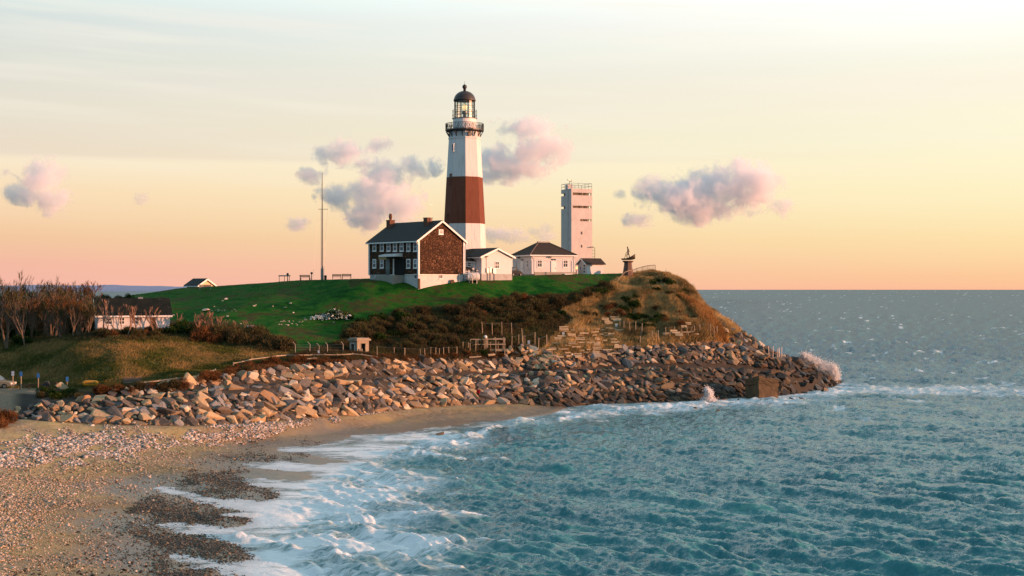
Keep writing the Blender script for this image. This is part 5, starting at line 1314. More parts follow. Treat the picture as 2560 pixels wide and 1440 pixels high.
def bottom_rail():
    a, b = P(50, 953, 179.5), P(142, 956, 178.5); ga = gxy(a.x, a.y)
    root = thing('guardrail', (a.x, a.y, ga), 'low dark timber guardrail along the back of the dirt lot', 'guardrail')
    for k in range(5):
        p = a.lerp(b, k / 4) - root.location; g = gxy(a.lerp(b, k / 4).x, a.lerp(b, k / 4).y) - root.location.z
        m = MB(); m.bar((p.x, p.y, g - .4), (p.x, p.y, g + .75), .14); m.build('post', WOODD, root)
        if k < 4:
            q = a.lerp(b, (k + 1) / 4) - root.location; gq = gxy(a.lerp(b, (k + 1) / 4).x, a.lerp(b, (k + 1) / 4).y) - root.location.z
            m = MB(); m.bar((p.x, p.y - .1, g + .6), (q.x, q.y - .1, gq + .6), .06, .2); m.build('rail', WOODD, root)
bottom_rail()
def on_ground(px, py, Y):
    b = P(px, py, Y); return Vector((b.x, Y, gxy(b.x, Y)))
def place_boulder(px, py, w, label, mesh, mat=None, Y=None, rot=(0, 0, 0), sink=.3, name='boulder', flat=1.0, group=None):
    p = on_ground(px, py, Y) if Y else gp(px, py)
    s = w * p.y / FPX / max(mesh.dimensions_x, .1) if hasattr(mesh, 'dimensions_x') else w * p.y / FPX / 2.0
    me = mesh.copy(); me.name = 'boulder'
    if mat: me.materials.clear(); me.materials.append(mat)
    o = link(name, me, None, (p.x, p.y, p.z + sink * s), rot, (s, s, s * flat)); tag(o, label, 'boulder', group); return o
PALE = rock_mat('pale_stone', [(0, (.46, .42, .36)), (.5, (.55, .50, .43)), (1, (.40, .38, .35))], False)
CREAM = rock_mat('cream_stone', [(0, (.55, .42, .26)), (1, (.50, .38, .24))], False)
place_boulder(156, 968, 26, 'big cream coloured boulder at the corner of the dirt lot', BOULDERS[14], CREAM, 176.5, (0, R(35), R(20)), .42, flat=1.3)
def build_lot_things():
    p = on_ground(226, 970, 175.5); o = thing('upturned_raft', (p.x, p.y, p.z + .1), 'rounded yellow raft lying on its side among the shrubs by the lot', 'raft', R(4))
    m = MB(); n = 22; prof = []
    for k in range(8):
        t = k / 7 * math.pi; prof.append((math.sin(t), -math.cos(t)))
    vs = []; 
    for q, d in prof:
        for i in range(n):
            a = 2 * math.pi * i / n; c_, s_ = math.cos(a), math.sin(a); e = 3.4
            x = math.copysign(abs(c_) ** (2 / e), c_) * (.75 + .22 * q); z = math.copysign(abs(s_) ** (2 / e), s_) * (.20 + .15 * q)
            vs.append((x, d * .16, z + .33))
    fs = [(k * n + i, k * n + (i + 1) % n, (k + 1) * n + (i + 1) % n, (k + 1) * n + i) for k in range(7) for i in range(n)] + [tuple(range(n - 1, -1, -1)), tuple(range(7 * n, 8 * n))]
    YEL = pmat('yellow_plastic', (.62, .30, .015), (.55, .26, .012), 1.4, .45, fine=8)
    m.add(vs, fs); m.build('hull', YEL, o, True)
    m = MB(); m.tube((-.6, -.17, .34), (.6, -.17, .34), .03, .03, 6); m.build('grab_line', DARKIRON, o)
    ORG = pmat('orange_boards', (.40, .17, .03), (.33, .14, .03), 3, .7, .2)
    p = on_ground(281, 970, 175.0); o = thing('plank_barrier', (p.x, p.y, p.z), 'orange plank barrier between the yellow raft and the brown one', 'barrier', R(2))
    for k in range(3):
        m = MB(); m.box((-.95, -.04, .12 + .2 * k), (.95, .02, .29 + .2 * k)); m.build('plank', ORG, o)
    for x in (-.85, .9):
        m = MB(); m.box((x - .06, .022, -.4), (x + .06, .14, .85)); m.build('post', ORG, o)
    GRB = pmat('greyed_boards', (.27, .19, .15), (.21, .15, .12), 3, .8, .2, rnd=.2)
    p = on_ground(331, 971, 175.0); o = thing('plank_barrier', (p.x, p.y, p.z), 'greyish brown plank barrier at the end of the log rail fence', 'barrier', R(-2))
    for k in range(4):
        m = MB(); m.box((-1.12, -.04, .08 + .18 * k), (1.12, .02, .235 + .18 * k)); m.build('plank', GRB, o)
    for x in (-1.0, 0, 1.0):
        m = MB(); m.box((x - .06, .022, -.4), (x + .06, .14, .86)); m.build('post', GRB, o)
    p = on_ground(116, 963, 177.5); o = thing('covered_grill', (p.x, p.y, p.z), 'small dark park grill standing in front of the guardrail', 'grill')
    m = MB(); m.tube((0, 0, -.3), (0, 0, .45), .06, .06, 8); m.build('pedestal', DARKIRON, o)
    m = MB(); m.box((-.38, -.28, .45), (.38, .28, .72)); m.prism([(-.38, .723), (.38, .723), (.25, .98), (-.2, .98)], 'y', -.28, .28); m.build('firebox', DARKIRON, o); m = MB(); m.box((-.62, -.15, .6), (-.385, .15, .64)); m.build('side_shelf', DARKIRON, o)
build_lot_things()

# ------------------------------------------------------------------ log rail fence, wire fences
def rail_run(root, pts, r=.085, gapped=()):
    for i, (a, b) in enumerate(zip(pts[:-1], pts[1:])):
        if i in gapped: continue
        m = MB(); m.tube(a - root.location, b - root.location, r, r * .9, 7); m.build('rail', WOODL, root)
def log_fence(line, label, hgt=.75, Y0=None):
    pts = []
    for px, py in line:
        g = gp(px, py + 8); pts.append(Vector((g.x, g.y, g.z + (8.0) * g.y / FPX)))
    root = thing('log_rail_fence', pts[0] - Vector((0, 0, .7)), label, 'fence')
    rail_run(root, pts)
    for p in pts:
        g = gxy(p.x, p.y) - root.location.z; q = p - root.location
        m = MB(); m.bar((q.x, q.y + .1, g - .5), (q.x, q.y + .1, q.z + .16), .13); m.build('post', WOODL, root)
log_fence([(352, 958), (399, 955), (440, 950.5), (468, 947), (496, 942)], 'pale log rail fence running right from the brown plank barrier')
log_fence([(515, 936), (525, 931), (538, 925)], 'short broken piece of pale log rail half lost in the brush')
log_fence([(583, 911), (605, 905.5), (629, 899), (657, 895.5), (687, 892.5), (715, 889.5), (747, 889), (780, 889), (812, 887.5), (843, 887.5), (882, 887.5), (904, 887), (942, 893)], 'long pale log rail fence passing in front of the guard hut')
def wire_fence(posts, label, ht_px, mat=None, wires=(.95, .55, .2), r=.055, angled=False, ymin=None, mesh_h=None):
    """posts: (px, py_top, py_base)"""
    mat = mat or WOODL; P0 = []
    for px, pt, pb in posts:
        g = gp(px, pb, ymin); P0.append((g, max(.5, (pb - pt) * g.y / FPX)))
    root = thing('wire_fence', P0[0][0], label, 'fence'); o0 = root.location
    for g, h in P0:
        q = g - o0; m = MB(); lean = RNG.normal(0, .04) * h
        m.tube((q.x, q.y, q.z - .4), (q.x + lean, q.y, q.z + h), r, r * .9, 6)
        if angled: m.tube((q.x + lean, q.y, q.z + h), (q.x - .32, q.y - .1, q.z + h + .38), r * .9, r * .7, 6)
        m.build('post', mat, root)
    w = MB()
    for (a, ha), (b, hb) in zip(P0[:-1], P0[1:]):
        if (a - b).length > 9: continue
        for k in wires: w.tube(a - o0 + Vector((0, -.05, ha * k)), b - o0 + Vector((0, -.05, hb * k)), .010, .010, 3, caps=False)
    w.build('wire', STEEL, root)
GALV = pmat('galvanised_pipe', (.36, .34, .30), (.28, .27, .25), 3, .5, Metallic=.4)
wire_fence([(738, 864, 886), (774, 862, 884), (797, 865, 884), (819, 863, 884), (858, 861, 886)], 'galvanised fence with bent post tops on the lawn left of the guard hut', 0, GALV, (.98, .7, .4, .1), .05, True)
wire_fence([(943, 866, 893), (985, 870, 890), (1012, 871, 896), (1050, 874, 893), (1063, 873, 896), (1076, 871, 892), (1089.5, 872, 892), (1098, 873, 890), (1109, 870, 890), (1122, 870, 888), (1142, 866, 888)], 'line of thin fence posts in the brush right of the guard hut', 0, WOODL, (.95,), .055)
wire_fence([(1157, 857, 873), (1171, 857, 871), (1175, 866, 885), (1189, 856, 885), (1211, 858, 886), (1227, 860, 884), (1245, 862, 887), (1258, 858, 880)], 'short fence posts standing in front of the wooden platform', 0, WOODL, (.9,), .055)
wire_fence([(1207, 806, 838), (1231, 808, 840), (1255, 806, 842), (1280, 808, 842), (1307, 822, 866), (1312, 840, 868)], 'sparse fence posts climbing the brushy slope above the platform', 0, WOODL, (.9,), .055)
wire_fence([(1279, 841, 872), (1297, 840, 868), (1308, 839, 868), (1337, 831, 866), (1346, 848, 884), (1367, 840, 868), (1380, 872, 902)], 'tall fence posts between the boulder mound and the timber terraces', 0, WOODL, (.9,), .07)
wire_fence([(1549, 804, 826), (1560, 804, 832), (1575, 805, 838), (1589, 804, 834), (1605, 812, 843), (1600, 845, 870)], 'fence posts at the right edge of the timber terraces', 0, WOODL, (.92, .5), .06)
wire_fence([(1631, 829, 851), (1646, 827, 853), (1665, 825, 853), (1688, 826, 852), (1703, 826, 852), (1717, 826, 850), (1730, 824, 850), (1735, 818, 843), (1749, 818, 842), (1775, 820, 850), (1785, 820, 848), (1792, 818, 846)], 'long row of upright fence posts along the top of the upper boulder tier', 0, WOODL, (.95, .6, .25), .06)
wire_fence([(1923, 868, 900), (1932, 866, 902), (1944, 872, 902), (1950, 871, 903), (1954, 870, 902)], 'short grey fence at the outer end of the point above the concrete block', 0, STEEL, (.98, .75, .5, .25), .05)
wire_fence([(1822, 786, 800), (1831, 790, 806), (1843, 796, 812), (1852, 802, 816)], 'thin dark fence on the seaward edge of the bluff', 0, STEEL, (.95, .5), .05)
wire_fence([(1286, 738, 752), (1300, 740, 754), (1318, 739, 752), (1334, 741, 755)], 'low thin fence at the lower edge of the lawn below the annex', 0, STEEL, (.95, .5), .04)
sign_post(1408.5, 831, 848, gp(1408, 848).y, .42, .5, TRIM, 'white warning sign on a post above the left terraces')
sign_post(1541, 810, 824, gp(1541, 824).y, .42, .5, TRIM, 'white warning sign on a post at the top terrace')
sign_post(1322, 851, 866, gp(1322, 868).y, .36, .52, pmat('pale_blue_sign', (.30, .42, .58), (.36, .48, .62), 2, .5), 'pale blue sign among the tall posts by the boulder mound')
sign_post(796.5, 876, 888, gp(797, 888).y - .5, .26, .5, pmat('pale_blue_notice', (.42, .52, .66), (.5, .58, .7), 2, .5), 'small pale blue notice on the bent post fence left of the hut')

# ------------------------------------------------------------------ wooden platform
def build_platform():
    q = gp(1215, 876); Y = q.y; b = P(1176, 873, Y); root = thing('wooden_platform', (b.x, Y, b.z), 'raised wooden viewing platform with two-bar railing above the sea wall', 'platform', R(3))
    s = Y / FPX; w = 86 * s; d = 3.2; h = 27 * s
    for k in range(10):
        m = MB(); m.box((0, d * k / 10 + .01, -.10), (w, d * (k + 1) / 10 - .01, 0)); m.build('deck_board', WOODL, root)
    m = MB(); m.box((0, -.06, -.32), (w, -.002, -.02)); m.box((w + .002, 0, -.32), (w + .06, d, -.02)); m.build('deck_fascia', WOODL, root)
    for x in (0, .22 * w, .46 * w, .5 * w, .74 * w, w):
        for y in (0, d):
            m = MB(); m.box((x - .07, y - .17, -1.6), (x + .07, y - .065, h * (1.05 if x > .4 * w else .9))); m.build('post', WOODL, root)
    for y in (0, d):
        for k in (.45, .92):
            m = MB(); m.box((0, y - .24, h * k - .07), (w + .1, y - .175, h * k + .07)); m.build('rail', WOODL, root)
    for k in (.45, .92):
        m = MB(); m.box((w + .07, -.1, h * k - .07), (w + .14, d, h * k + .07)); m.build('rail', WOODL, root)
    m = MB(); 
    o = thing('life_ring_post', root.location + Vector((.44 * w, -.3, 0)), 'round pale head on a post at the middle of the platform railing', 'post')
    m.box((-.06, -.06, -1.2), (.06, .06, h)); m.build('post', WOODL, o)
    m = MB(); m.lathe([(.05, h), (.22, h + .08), (.26, h + .25), (.2, h + .42), (.04, h + .5)], 12); m.build('head', TRIM, o, True)
build_platform()

# ------------------------------------------------------------------ timber terraces on the bluff foot
def build_terraces():
    rng = random.Random(91); base = gp(1480, 880); root = thing('timber_terraces', base, 'stepped rows of short sunlit timbers holding the foot of the bluff', 'terraces')
    inv = -root.location; n = 0
    rows = []
    for k in range(9):           # main bank
        rows.append((1352 + 4 * k + (0 if k < 5 else 6), 1552 - 6 * abs(k - 3), 897 - 8.6 * k, k))
    for k in range(7): rows.append((1508 - 2 * k, 1560 - 5 * k, 839 - 7.0 * k, 3))
    for k in range(3): rows.append((1655, 1735, 848 - 6 * k, 2))
    rows += [(1660, 1715, 815, 2), (1668, 1705, 822, 2)]
    for a, b, py, k in rows:
        px = a + rng.uniform(0, 14)
        while px < b:
            ln = rng.uniform(9, 24)
            if rng.random() < .78:
                g0 = gp(px, py + rng.uniform(-1.2, 1.2)); s = g0.y / FPX; hl = ln * s
                g1 = Vector((g0.x + hl, g0.y + rng.uniform(-.1, .15), g0.z + rng.uniform(-.06, .06)))
                nl = rng.choice((1, 1, 2))
                for j in range(nl):
                    m = MB(); m.bar(g0 + inv + Vector((0, -.4, .28 + .24 * j)), g1 + inv + Vector((0, -.4, .28 + .24 * j + rng.uniform(-.06, .06))), rng.uniform(.16, .26), rng.uniform(.14, .24))
                    m.build('timber', TERR, root); n += 1
                if rng.random() < .5:
                    m = MB(); c = g0.lerp(g1, rng.random()) + inv; m.bar(c + Vector((0, -.28, -.3)), c + Vector((0, -.28, .36)), .08); m.build('stake', TERR, root)
            px += ln + rng.uniform(2, 11)
TERR = pmat('pale_split_timber', (.70, .55, .35), (.46, .34, .21), 3, .8, .3, .01, rnd=.25)
build_terraces()

# ------------------------------------------------------------------ tilted concrete block in the surf
def build_block():
    Y = 226.0; c = P(1897, 996, Y); z0 = c.z
    root = thing('concrete_ruin', (c.x, Y, z0), 'big tilted brown concrete block half sunk in the surf at the point', 'ruin', 0)
    CB = pmat('wet_concrete', (.15, .105, .06), (.085, .06, .036), .9, .8, .5, .06, fine=4)
    s = Y / FPX; a = R(30)
    def pt(px, py, dx=0, dy=0): v = P(px, py, Y) - root.location; return Vector((v.x + dx, v.y + dy, v.z))
    # the near edge is the tall vertical corner; right face front, left face turned away
    wv = Vector((54 * s / math.cos(R(20)) * math.cos(R(20)), 54 * s * math.tan(R(20)), -.1)); lv = Vector((-28 * s, 28 * s * math.tan(R(52)), 0))
    top, mid, bot = pt(1897, 938.5), pt(1897, 957.5), pt(1897, 998)
    def blk(z_hi, z_lo, grow, drop, name):
        A = [Vector((0, 0, z_hi.z)), wv + Vector((0, 0, z_hi.z + drop)), wv + lv + Vector((0, 0, z_hi.z + drop - .5)), lv + Vector((0, 0, z_hi.z - .75))]
        B = [Vector((0, 0, z_lo.z)), wv + Vector((0, 0, z_lo.z + drop)), wv + lv + Vector((0, 0, z_lo.z + drop - .5)), lv + Vector((0, 0, z_lo.z - .6))]
        cen = (wv + lv) / 2
        A = [cen + (p - cen) * 1 for p in A]; vs = []
        for p in A + B:
            q = Vector((p.x, p.y, 0)) - cen; q = q * grow; vs.append((cen.x + q.x, cen.y + q.y, p.z))
        m = MB(); m.add(vs, [(0, 1, 2, 3), (7, 6, 5, 4), (0, 4, 5, 1), (1, 5, 6, 2), (2, 6, 7, 3), (3, 7, 4, 0)])
        o = m.build(name, CB, root); bm = bmesh.new(); bm.from_mesh(o.data); bmesh.ops.subdivide_edges(bm, edges=bm.edges, cuts=5, use_grid_fill=True); rj = random.Random(len(name))
        for v in bm.verts: v.co += Vector((rj.gauss(0, .045), rj.gauss(0, .045), rj.gauss(0, .06)))
        bm.to_mesh(o.data); bm.free(); return o
    blk(top, mid, 1.0, -.55, 'upper_slab'); blk(Vector((0, 0, mid.z - .02)), Vector((0, 0, bot.z - 2)), .965, -.45, 'lower_block')
    m = MB(); m.add([(0, -.02, 0)] , []) ; 
build_block()

# ------------------------------------------------------------------ person in red at the foot of the wall
def build_person():
    g = gp(1196, 1004, 190); Y = g.y; root = thing('person', g, 'person in a red jacket and dark trousers standing below the boulder wall', 'person', R(-30))
    SKIN = pmat('skin', (.32, .19, .13), (.30, .17, .12), 3, .6); RED = pmat('red_jacket', (.42, .012, .02), (.32, .010, .018), 4, .7); DKT = pmat('dark_trousers', (.05, .04, .03), (.035, .03, .025), 4, .8); HAIR = pmat('dark_hair', (.02, .015, .01), (.03, .02, .014), 6, .6)
    V = [(0, 0, .95), (0, -.01, 1.15), (0, -.03, 1.38), (0, -.03, 1.50), (0, -.07, 1.62), (0, -.06, 1.72), (.19, -.02, 1.38), (.25, -.04, 1.10), (.22, -.20, .92), (-.19, -.02, 1.38), (-.25, -.02, 1.10), (-.23, -.14, .88),
         (.10, 0, .90), (.12, -.04, .50), (.12, .02, .09), (.13, -.12, .05), (-.10, 0, .90), (-.13, .06, .50), (-.14, .18, .10), (-.15, .06, .05)]
    E = [(0, 1), (1, 2), (2, 3), (3, 4), (4, 5), (2, 6), (6, 7), (7, 8), (2, 9), (9, 10), (10, 11), (0, 12), (12, 13), (13, 14), (14, 15), (0, 16), (16, 17), (17, 18), (18, 19)]
    Rr = [.13, .125, .145, .055, .085, .075, .07, .05, .035, .07, .05, .035, .095, .065, .045, .045, .095, .065, .045, .045]
    skin_body('body', V, E, Rr, SKIN, root)
    JV = [(0, 0, .86), (0, -.01, 1.12), (0, -.03, 1.39), (0, -.03, 1.47), (.20, -.02, 1.385), (.265, -.04, 1.10), (.235, -.19, .94), (-.20, -.02, 1.385), (-.265, -.02, 1.10), (-.245, -.13, .90)]
    skin_body('jacket', JV, [(0, 1), (1, 2), (2, 3), (2, 4), (4, 5), (5, 6), (2, 7), (7, 8), (8, 9)], [.17, .165, .175, .085, .09, .075, .06, .09, .075, .06], RED, root)
    TV = [(0, 0, .92), (.10, 0, .88), (.12, -.04, .50), (.12, .02, .10), (-.10, 0, .88), (-.13, .06, .50), (-.14, .18, .11)]
    skin_body('trousers', TV, [(0, 1), (1, 2), (2, 3), (0, 4), (4, 5), (5, 6)], [.14, .115, .085, .068, .115, .085, .068], DKT, root)
    hv = MB(); hv.lathe([(.085, 1.66), (.105, 1.70), (.10, 1.78), (.06, 1.83), (.01, 1.845)], 12, (0, -.04, 0)); hv.build('hair', HAIR, root, True)
build_person()

# ------------------------------------------------------------------ stones on the lawn, rocks in the surf
rk = [(565, 746, 11, 'round pale boulder high on the left of the lawn'), (556, 750, 5, 'small pale stone just left of the round lawn boulder'), (517, 774, 26, 'long flat grey boulder on the left lawn'), (535, 765, 7, 'small white stone above the long flat grey boulder'),
      (630, 710, 10, 'dark boulder on the crest between the yellow shed and the information stand'), (635, 763, 7, 'small bluish stone in the middle of the left lawn'), (639, 761, 5, 'tiny pale stone touching a bluish one mid lawn'), (681, 764, 9, 'white stone mid lawn, third from the flowering bush'), (714, 767, 11, 'blue grey flat stone mid lawn'), (726, 757, 9, 'white stone highest of those mid lawn'),
      (733, 781, 7, 'small white stone below the mid lawn group'), (570, 789, 10, 'flat pale stone near the tops of the pink shrubs'), (601, 808, 6, 'small white stone behind the pink shrubs'), (628, 816, 16, 'large grey boulder at the right end of the pink shrubs'), (433, 787, 9, 'grey boulder right of the white cottage roof'), (720, 811, 8, 'white stone in the row below the flowering bush'), (834, 804, 9, 'flat grey stone at the right foot of the flowering bush')]
for i, (px, py, w, lab) in enumerate(rk):
    place_boulder(px, py + 3, w, lab, BOULDERS[(i * 5 + 2) % 16], None if 'dark' in lab else PALE, None, (0, 0, R(40 * i)), .22, flat=.55 if 'flat' in lab else .95)
sr = [(1100, 1088, 24, 'lone dark boulder standing in the shallow surf off the sandy beach'), (1737, 1024, 16, 'dark rock awash off the foot of the sea wall'), (1752, 1026, 8, 'small low rock beside the one awash off the sea wall'), (1795, 1027, 12, 'flat dark rock barely above water left of the concrete block'), (1846, 1000, 10, 'small dark rock in the foam left of the concrete block'),
      (1980, 1000, 16, 'dark rock in the foam right of the concrete block'), (2005, 998, 12, 'low rock further right of the concrete block'), (2062, 978, 22, 'outermost rock of the point in white foam'), (2096, 955, 14, 'last dark rock beyond the point by the splash')]
for i, (px, py, w, lab) in enumerate(sr):
    Yw = CAMZ * FPX / (py - HOR); p = P(px, py, Yw); s = w * Yw / FPX / 2.0; me = BOULDERS[(i * 3 + 1) % 16].copy(); me.name = 'boulder'
    o = link('boulder', me, None, (p.x, Yw, p.z + .12 * s), (R(10), R(-22), R(30 * i)), (s, s, s * 1.1)); tag(o, lab, 'boulder')
me = BOULDERS[9].copy()
for i, (px, py, ln, r_, lab) in enumerate(((1188, 898.5, 30, .12, 'pale driftwood log lying on top of the boulder wall'), (1229, 894.5, 18, .2, 'squared pale timber on top of the boulder wall under the platform'), (780, 902, 24, .1, 'thin pale driftwood pole in the brush below the log fence'), (735, 922, 22, .1, 'pale driftwood pole at the crest of the left boulder wall'))):
    g = gp(px - ln / 2, py + 2); h = gp(px + ln / 2, py - 1); h = Vector((g.x + ln * g.y / FPX, g.y + .3, g.z + 2 * g.y / FPX)); o = thing('driftwood_log', g + Vector((0, 0, .35)), lab, 'driftwood')
    m = MB(); d = h - g; m.tube((0, 0, 0), d * .55, r_, r_ * .9, 8); m.tube(d * .55, d, r_ * .9, r_ * .6, 8); m.tube(d * .6, d * .7 + Vector((.05, -.1, .25)), r_ * .4, r_ * .2, 6); m.build('log', WOODL, o)
# ------------------------------------------------------------------ vegetation
def leaf_mat(name, stops, rough=.85, trans=True):
    t = NT(name); rid = t.attr('rid').outputs['Fac']; oi = t.n('ShaderNodeObjectInfo')
    v = t.math('ADD', t.math('MULTIPLY', rid, .75), t.math('MULTIPLY', oi.outputs['Random'], .25))
    col = t.ramp(v, stops)
    t.bsdf(col, rough, None, Specular_IOR_Level=.03)
    return t.m
TWIG_BROWN = leaf_mat('brown_twigs', [(0, (.022, .019, .010)), (.3, (.050, .041, .021)), (.55, (.090, .074, .036)), (.78, (.062, .078, .024)), (1, (.17, .125, .062))])
TWIG_RED = leaf_mat('russet_twigs', [(0, (.045, .022, .010)), (.4, (.11, .052, .022)), (.75, (.18, .085, .035)), (1, (.25, .12, .05))])
TWIG_PINK = leaf_mat('pinkish_twigs', [(0, (.16, .095, .065)), (.5, (.27, .16, .11)), (1, (.36, .23, .16))])
TWIG_GREEN = leaf_mat('evergreen_leaves', [(0, (.012, .026, .008)), (.5, (.026, .052, .012)), (.85, (.05, .075, .016)), (1, (.10, .10, .02))])
BARK = leaf_mat('grey_bark', [(0, (.10, .075, .055)), (1, (.19, .14, .10))])
GRASS_TAN = leaf_mat('dry_grass', [(0, (.10, .07, .028)), (.28, (.30, .20, .08)), (.6, (.52, .36, .155)), (1, (.68, .50, .24))])
GRASS_MIX = leaf_mat('meadow_grass_blades', [(0, (.040, .066, .014)), (.3, (.085, .10, .025)), (.55, (.21, .16, .06)), (.85, (.36, .23, .09)), (1, (.52, .33, .14))])
REED = leaf_mat('orange_reeds', [(0, (.26, .13, .045)), (.5, (.46, .25, .09)), (1, (.62, .37, .15))])
GRASS_GRN = leaf_mat('lawn_blades', [(0, (.010, .040, .006)), (.6, (.018, .062, .009)), (1, (.04, .075, .015))])

def tris_from(base, tip, width, rng):
    d = tip - base; side = np.cross(d, rng.normal(size=d.shape)); side /= (np.linalg.norm(side, axis=1, keepdims=True) + 1e-9)
    w = np.asarray(width)[:, None]
    V = np.stack([base - side * w / 2, base + side * w / 2, tip], 1).reshape(-1, 3)
    F = np.arange(len(V)).reshape(-1, 3); return V, F
def shrub_mesh(name, seed, rx, rz, n, mat, ln=.42, wd=.05, leafy=.4):
    rng = np.random.default_rng(seed)
    # lobes give the crown an uneven outline with gaps
    nl = 7; cen = rng.normal(0, .38, (nl, 3)) * [rx, rx * .8, rz * .5]; cen[:, 2] = abs(cen[:, 2]) + rz * .35; rad = rng.uniform(.35, .6, nl)
    k = rng.integers(0, nl, n); d = rng.normal(size=(n, 3)); d /= np.linalg.norm(d, axis=1, keepdims=True)
    r = rng.uniform(.45, 1.05, n) ** .6
    p = cen[k] + d * (r * rad[k])[:, None] * [rx, rx, rz]
    p[:, 2] = np.maximum(p[:, 2], rng.uniform(0, .12, n))
    dirn = d + [0, 0, .7] + rng.normal(0, .35, (n, 3)); dirn /= np.linalg.norm(dirn, axis=1, keepdims=True)
    leaf = rng.random(n) < leafy
    L_ = np.where(leaf, rng.uniform(.10, .22, n), rng.uniform(.5, 1.2, n) * ln); W_ = np.where(leaf, rng.uniform(.10, .18, n), rng.uniform(.6, 1.2, n) * wd)
    V, F = tris_from(p, p + dirn * L_[:, None], W_, rng)
    tone = np.clip(.5 * rng.random(n) + .5 * vnoise(p[:, 0] * 2 + 9, p[:, 2] * 2 + p[:, 1], seed), 0, 1)
    return np_mesh(name, V, F, mat, False, {'rid': np.repeat(tone, 3)})
def stems_mesh(seed, h, n=7, mat=None, r=.035, spread=.5):
    rng = random.Random(seed); m = MB()
    for i in range(n):
        a = rng.uniform(0, 6.28); q = Vector((math.cos(a) * spread * rng.uniform(.4, 1), math.sin(a) * spread * rng.uniform(.4, 1), h * rng.uniform(.6, 1)))
        m.tube((q.x * .12, q.y * .12, -.35), q * .5 + Vector((rng.uniform(-.1, .1), rng.uniform(-.1, .1), 0)), r, r * .75, 4, caps=False); 
        m.tube(q * .5, q, r * .75, r * .35, 4, caps=False)
    me = m.mesh('stem', mat); me.attributes.new('rid', 'FLOAT', 'POINT'); return me
def bare_tree(seed, h, mat_t, mat_b, spread=.55, levels=4, twig=.035, wind=(0, 0)):
    """trunk mesh, branch mesh, twig mesh"""
    rng = random.Random(seed); tr = MB(); br = MB(); tb, tt, tw = [], [], []
    def grow(p, d, ln, r, lv):
        q = p + d * ln
        if lv == 0: tr.tube(p, q, r, r * .72, 6, caps=False)
        elif lv < levels - 1: br.tube(p, q, r, r * .68, 4, caps=False)
        else: tb.append(p); tt.append(q); tw.append(twig * 1.3)
        if lv >= levels:
            return
        n = rng.choice((2, 3, 3)) if lv < levels - 1 else rng.choice((3, 4, 5))
        for i in range(n):
            ax = Vector((rng.gauss(0, 1), rng.gauss(0, 1), rng.gauss(0, .5))).normalized()
            nd = (d + ax * spread * rng.uniform(.7, 1.3) + Vector((wind[0], wind[1], .22))).normalized()
            s = p.lerp(q, rng.uniform(.55, 1) if i else 1.0)
            l2 = ln * rng.uniform(.58, .82)
            if lv + 1 >= levels: tb.append(s); tt.append(s + nd * l2); tw.append(twig); 
            else: grow(s, nd, l2, r * .62, lv + 1)
    for k in range(rng.choice((1, 2, 2, 3))):
        d = Vector((rng.gauss(0, .16) + wind[0] * .4, rng.gauss(0, .16), 1)).normalized(); grow(Vector((rng.uniform(-.15, .15), rng.uniform(-.15, .15), -.4)), d, h * .36, h * .018, 0)
    nrng = np.random.default_rng(seed)
    V, F = tris_from(np.array([tuple(v) for v in tb]), np.array([tuple(v) for v in tt]), np.array(tw), nrng)
    twm = np_mesh('twigs', V, F, mat_b, False, {'rid': np.repeat(nrng.random(len(F)), 3)})
    def fin(m, nm):
        me = m.mesh(nm, mat_t); a = me.attributes.new('rid', 'FLOAT', 'POINT'); a.data.foreach_set('value', nrng.random(len(me.vertices)).astype(np.float32)); return me
    return fin(tr, 'trunk'), fin(br, 'branches'), twm
def put_plant(name, parts, loc, label, cat, group, rz, sc):
    o = thing(name, loc, label, cat, rz, group); o.scale = (sc[0], sc[0], sc[1]) if isinstance(sc, tuple) else (sc, sc, sc)
    for nm, me in parts: link(nm, me, o)
    return o
prng = random.Random(51)
BROWN = [[('stem', stems_mesh(300 + i, .8, 8, BARK)), ('foliage', shrub_mesh('foliage', 310 + i, 1.25, 1.15, 1700, TWIG_BROWN, .40, .05, .35))] for i in range(4)]
GREENS = [[('stem', stems_mesh(330 + i, .8, 6, BARK)), ('foliage', shrub_mesh('foliage', 340 + i, 1.1, 1.1, 1500, TWIG_GREEN, .25, .05, .8))] for i in range(3)]
REDS = [[('stem', stems_mesh(360 + i, .7, 8, BARK)), ('foliage', shrub_mesh('foliage', 370 + i, 1.1, .95, 1500, TWIG_RED, .40, .045, .25))] for i in range(3)]
def place_words(px, py, xs, ys):
    u = (px - min(xs)) / (max(xs) - min(xs) + 1e-6); v = (py - min(ys)) / (max(ys) - min(ys) + 1e-6)
    h = ('left end', 'left part', 'left of the middle', 'middle', 'right of the middle', 'right part', 'right end')[min(6, int(u * 7))]
    return (('upper ' if v < .36 else 'lower ' if v > .68 else '') + h)
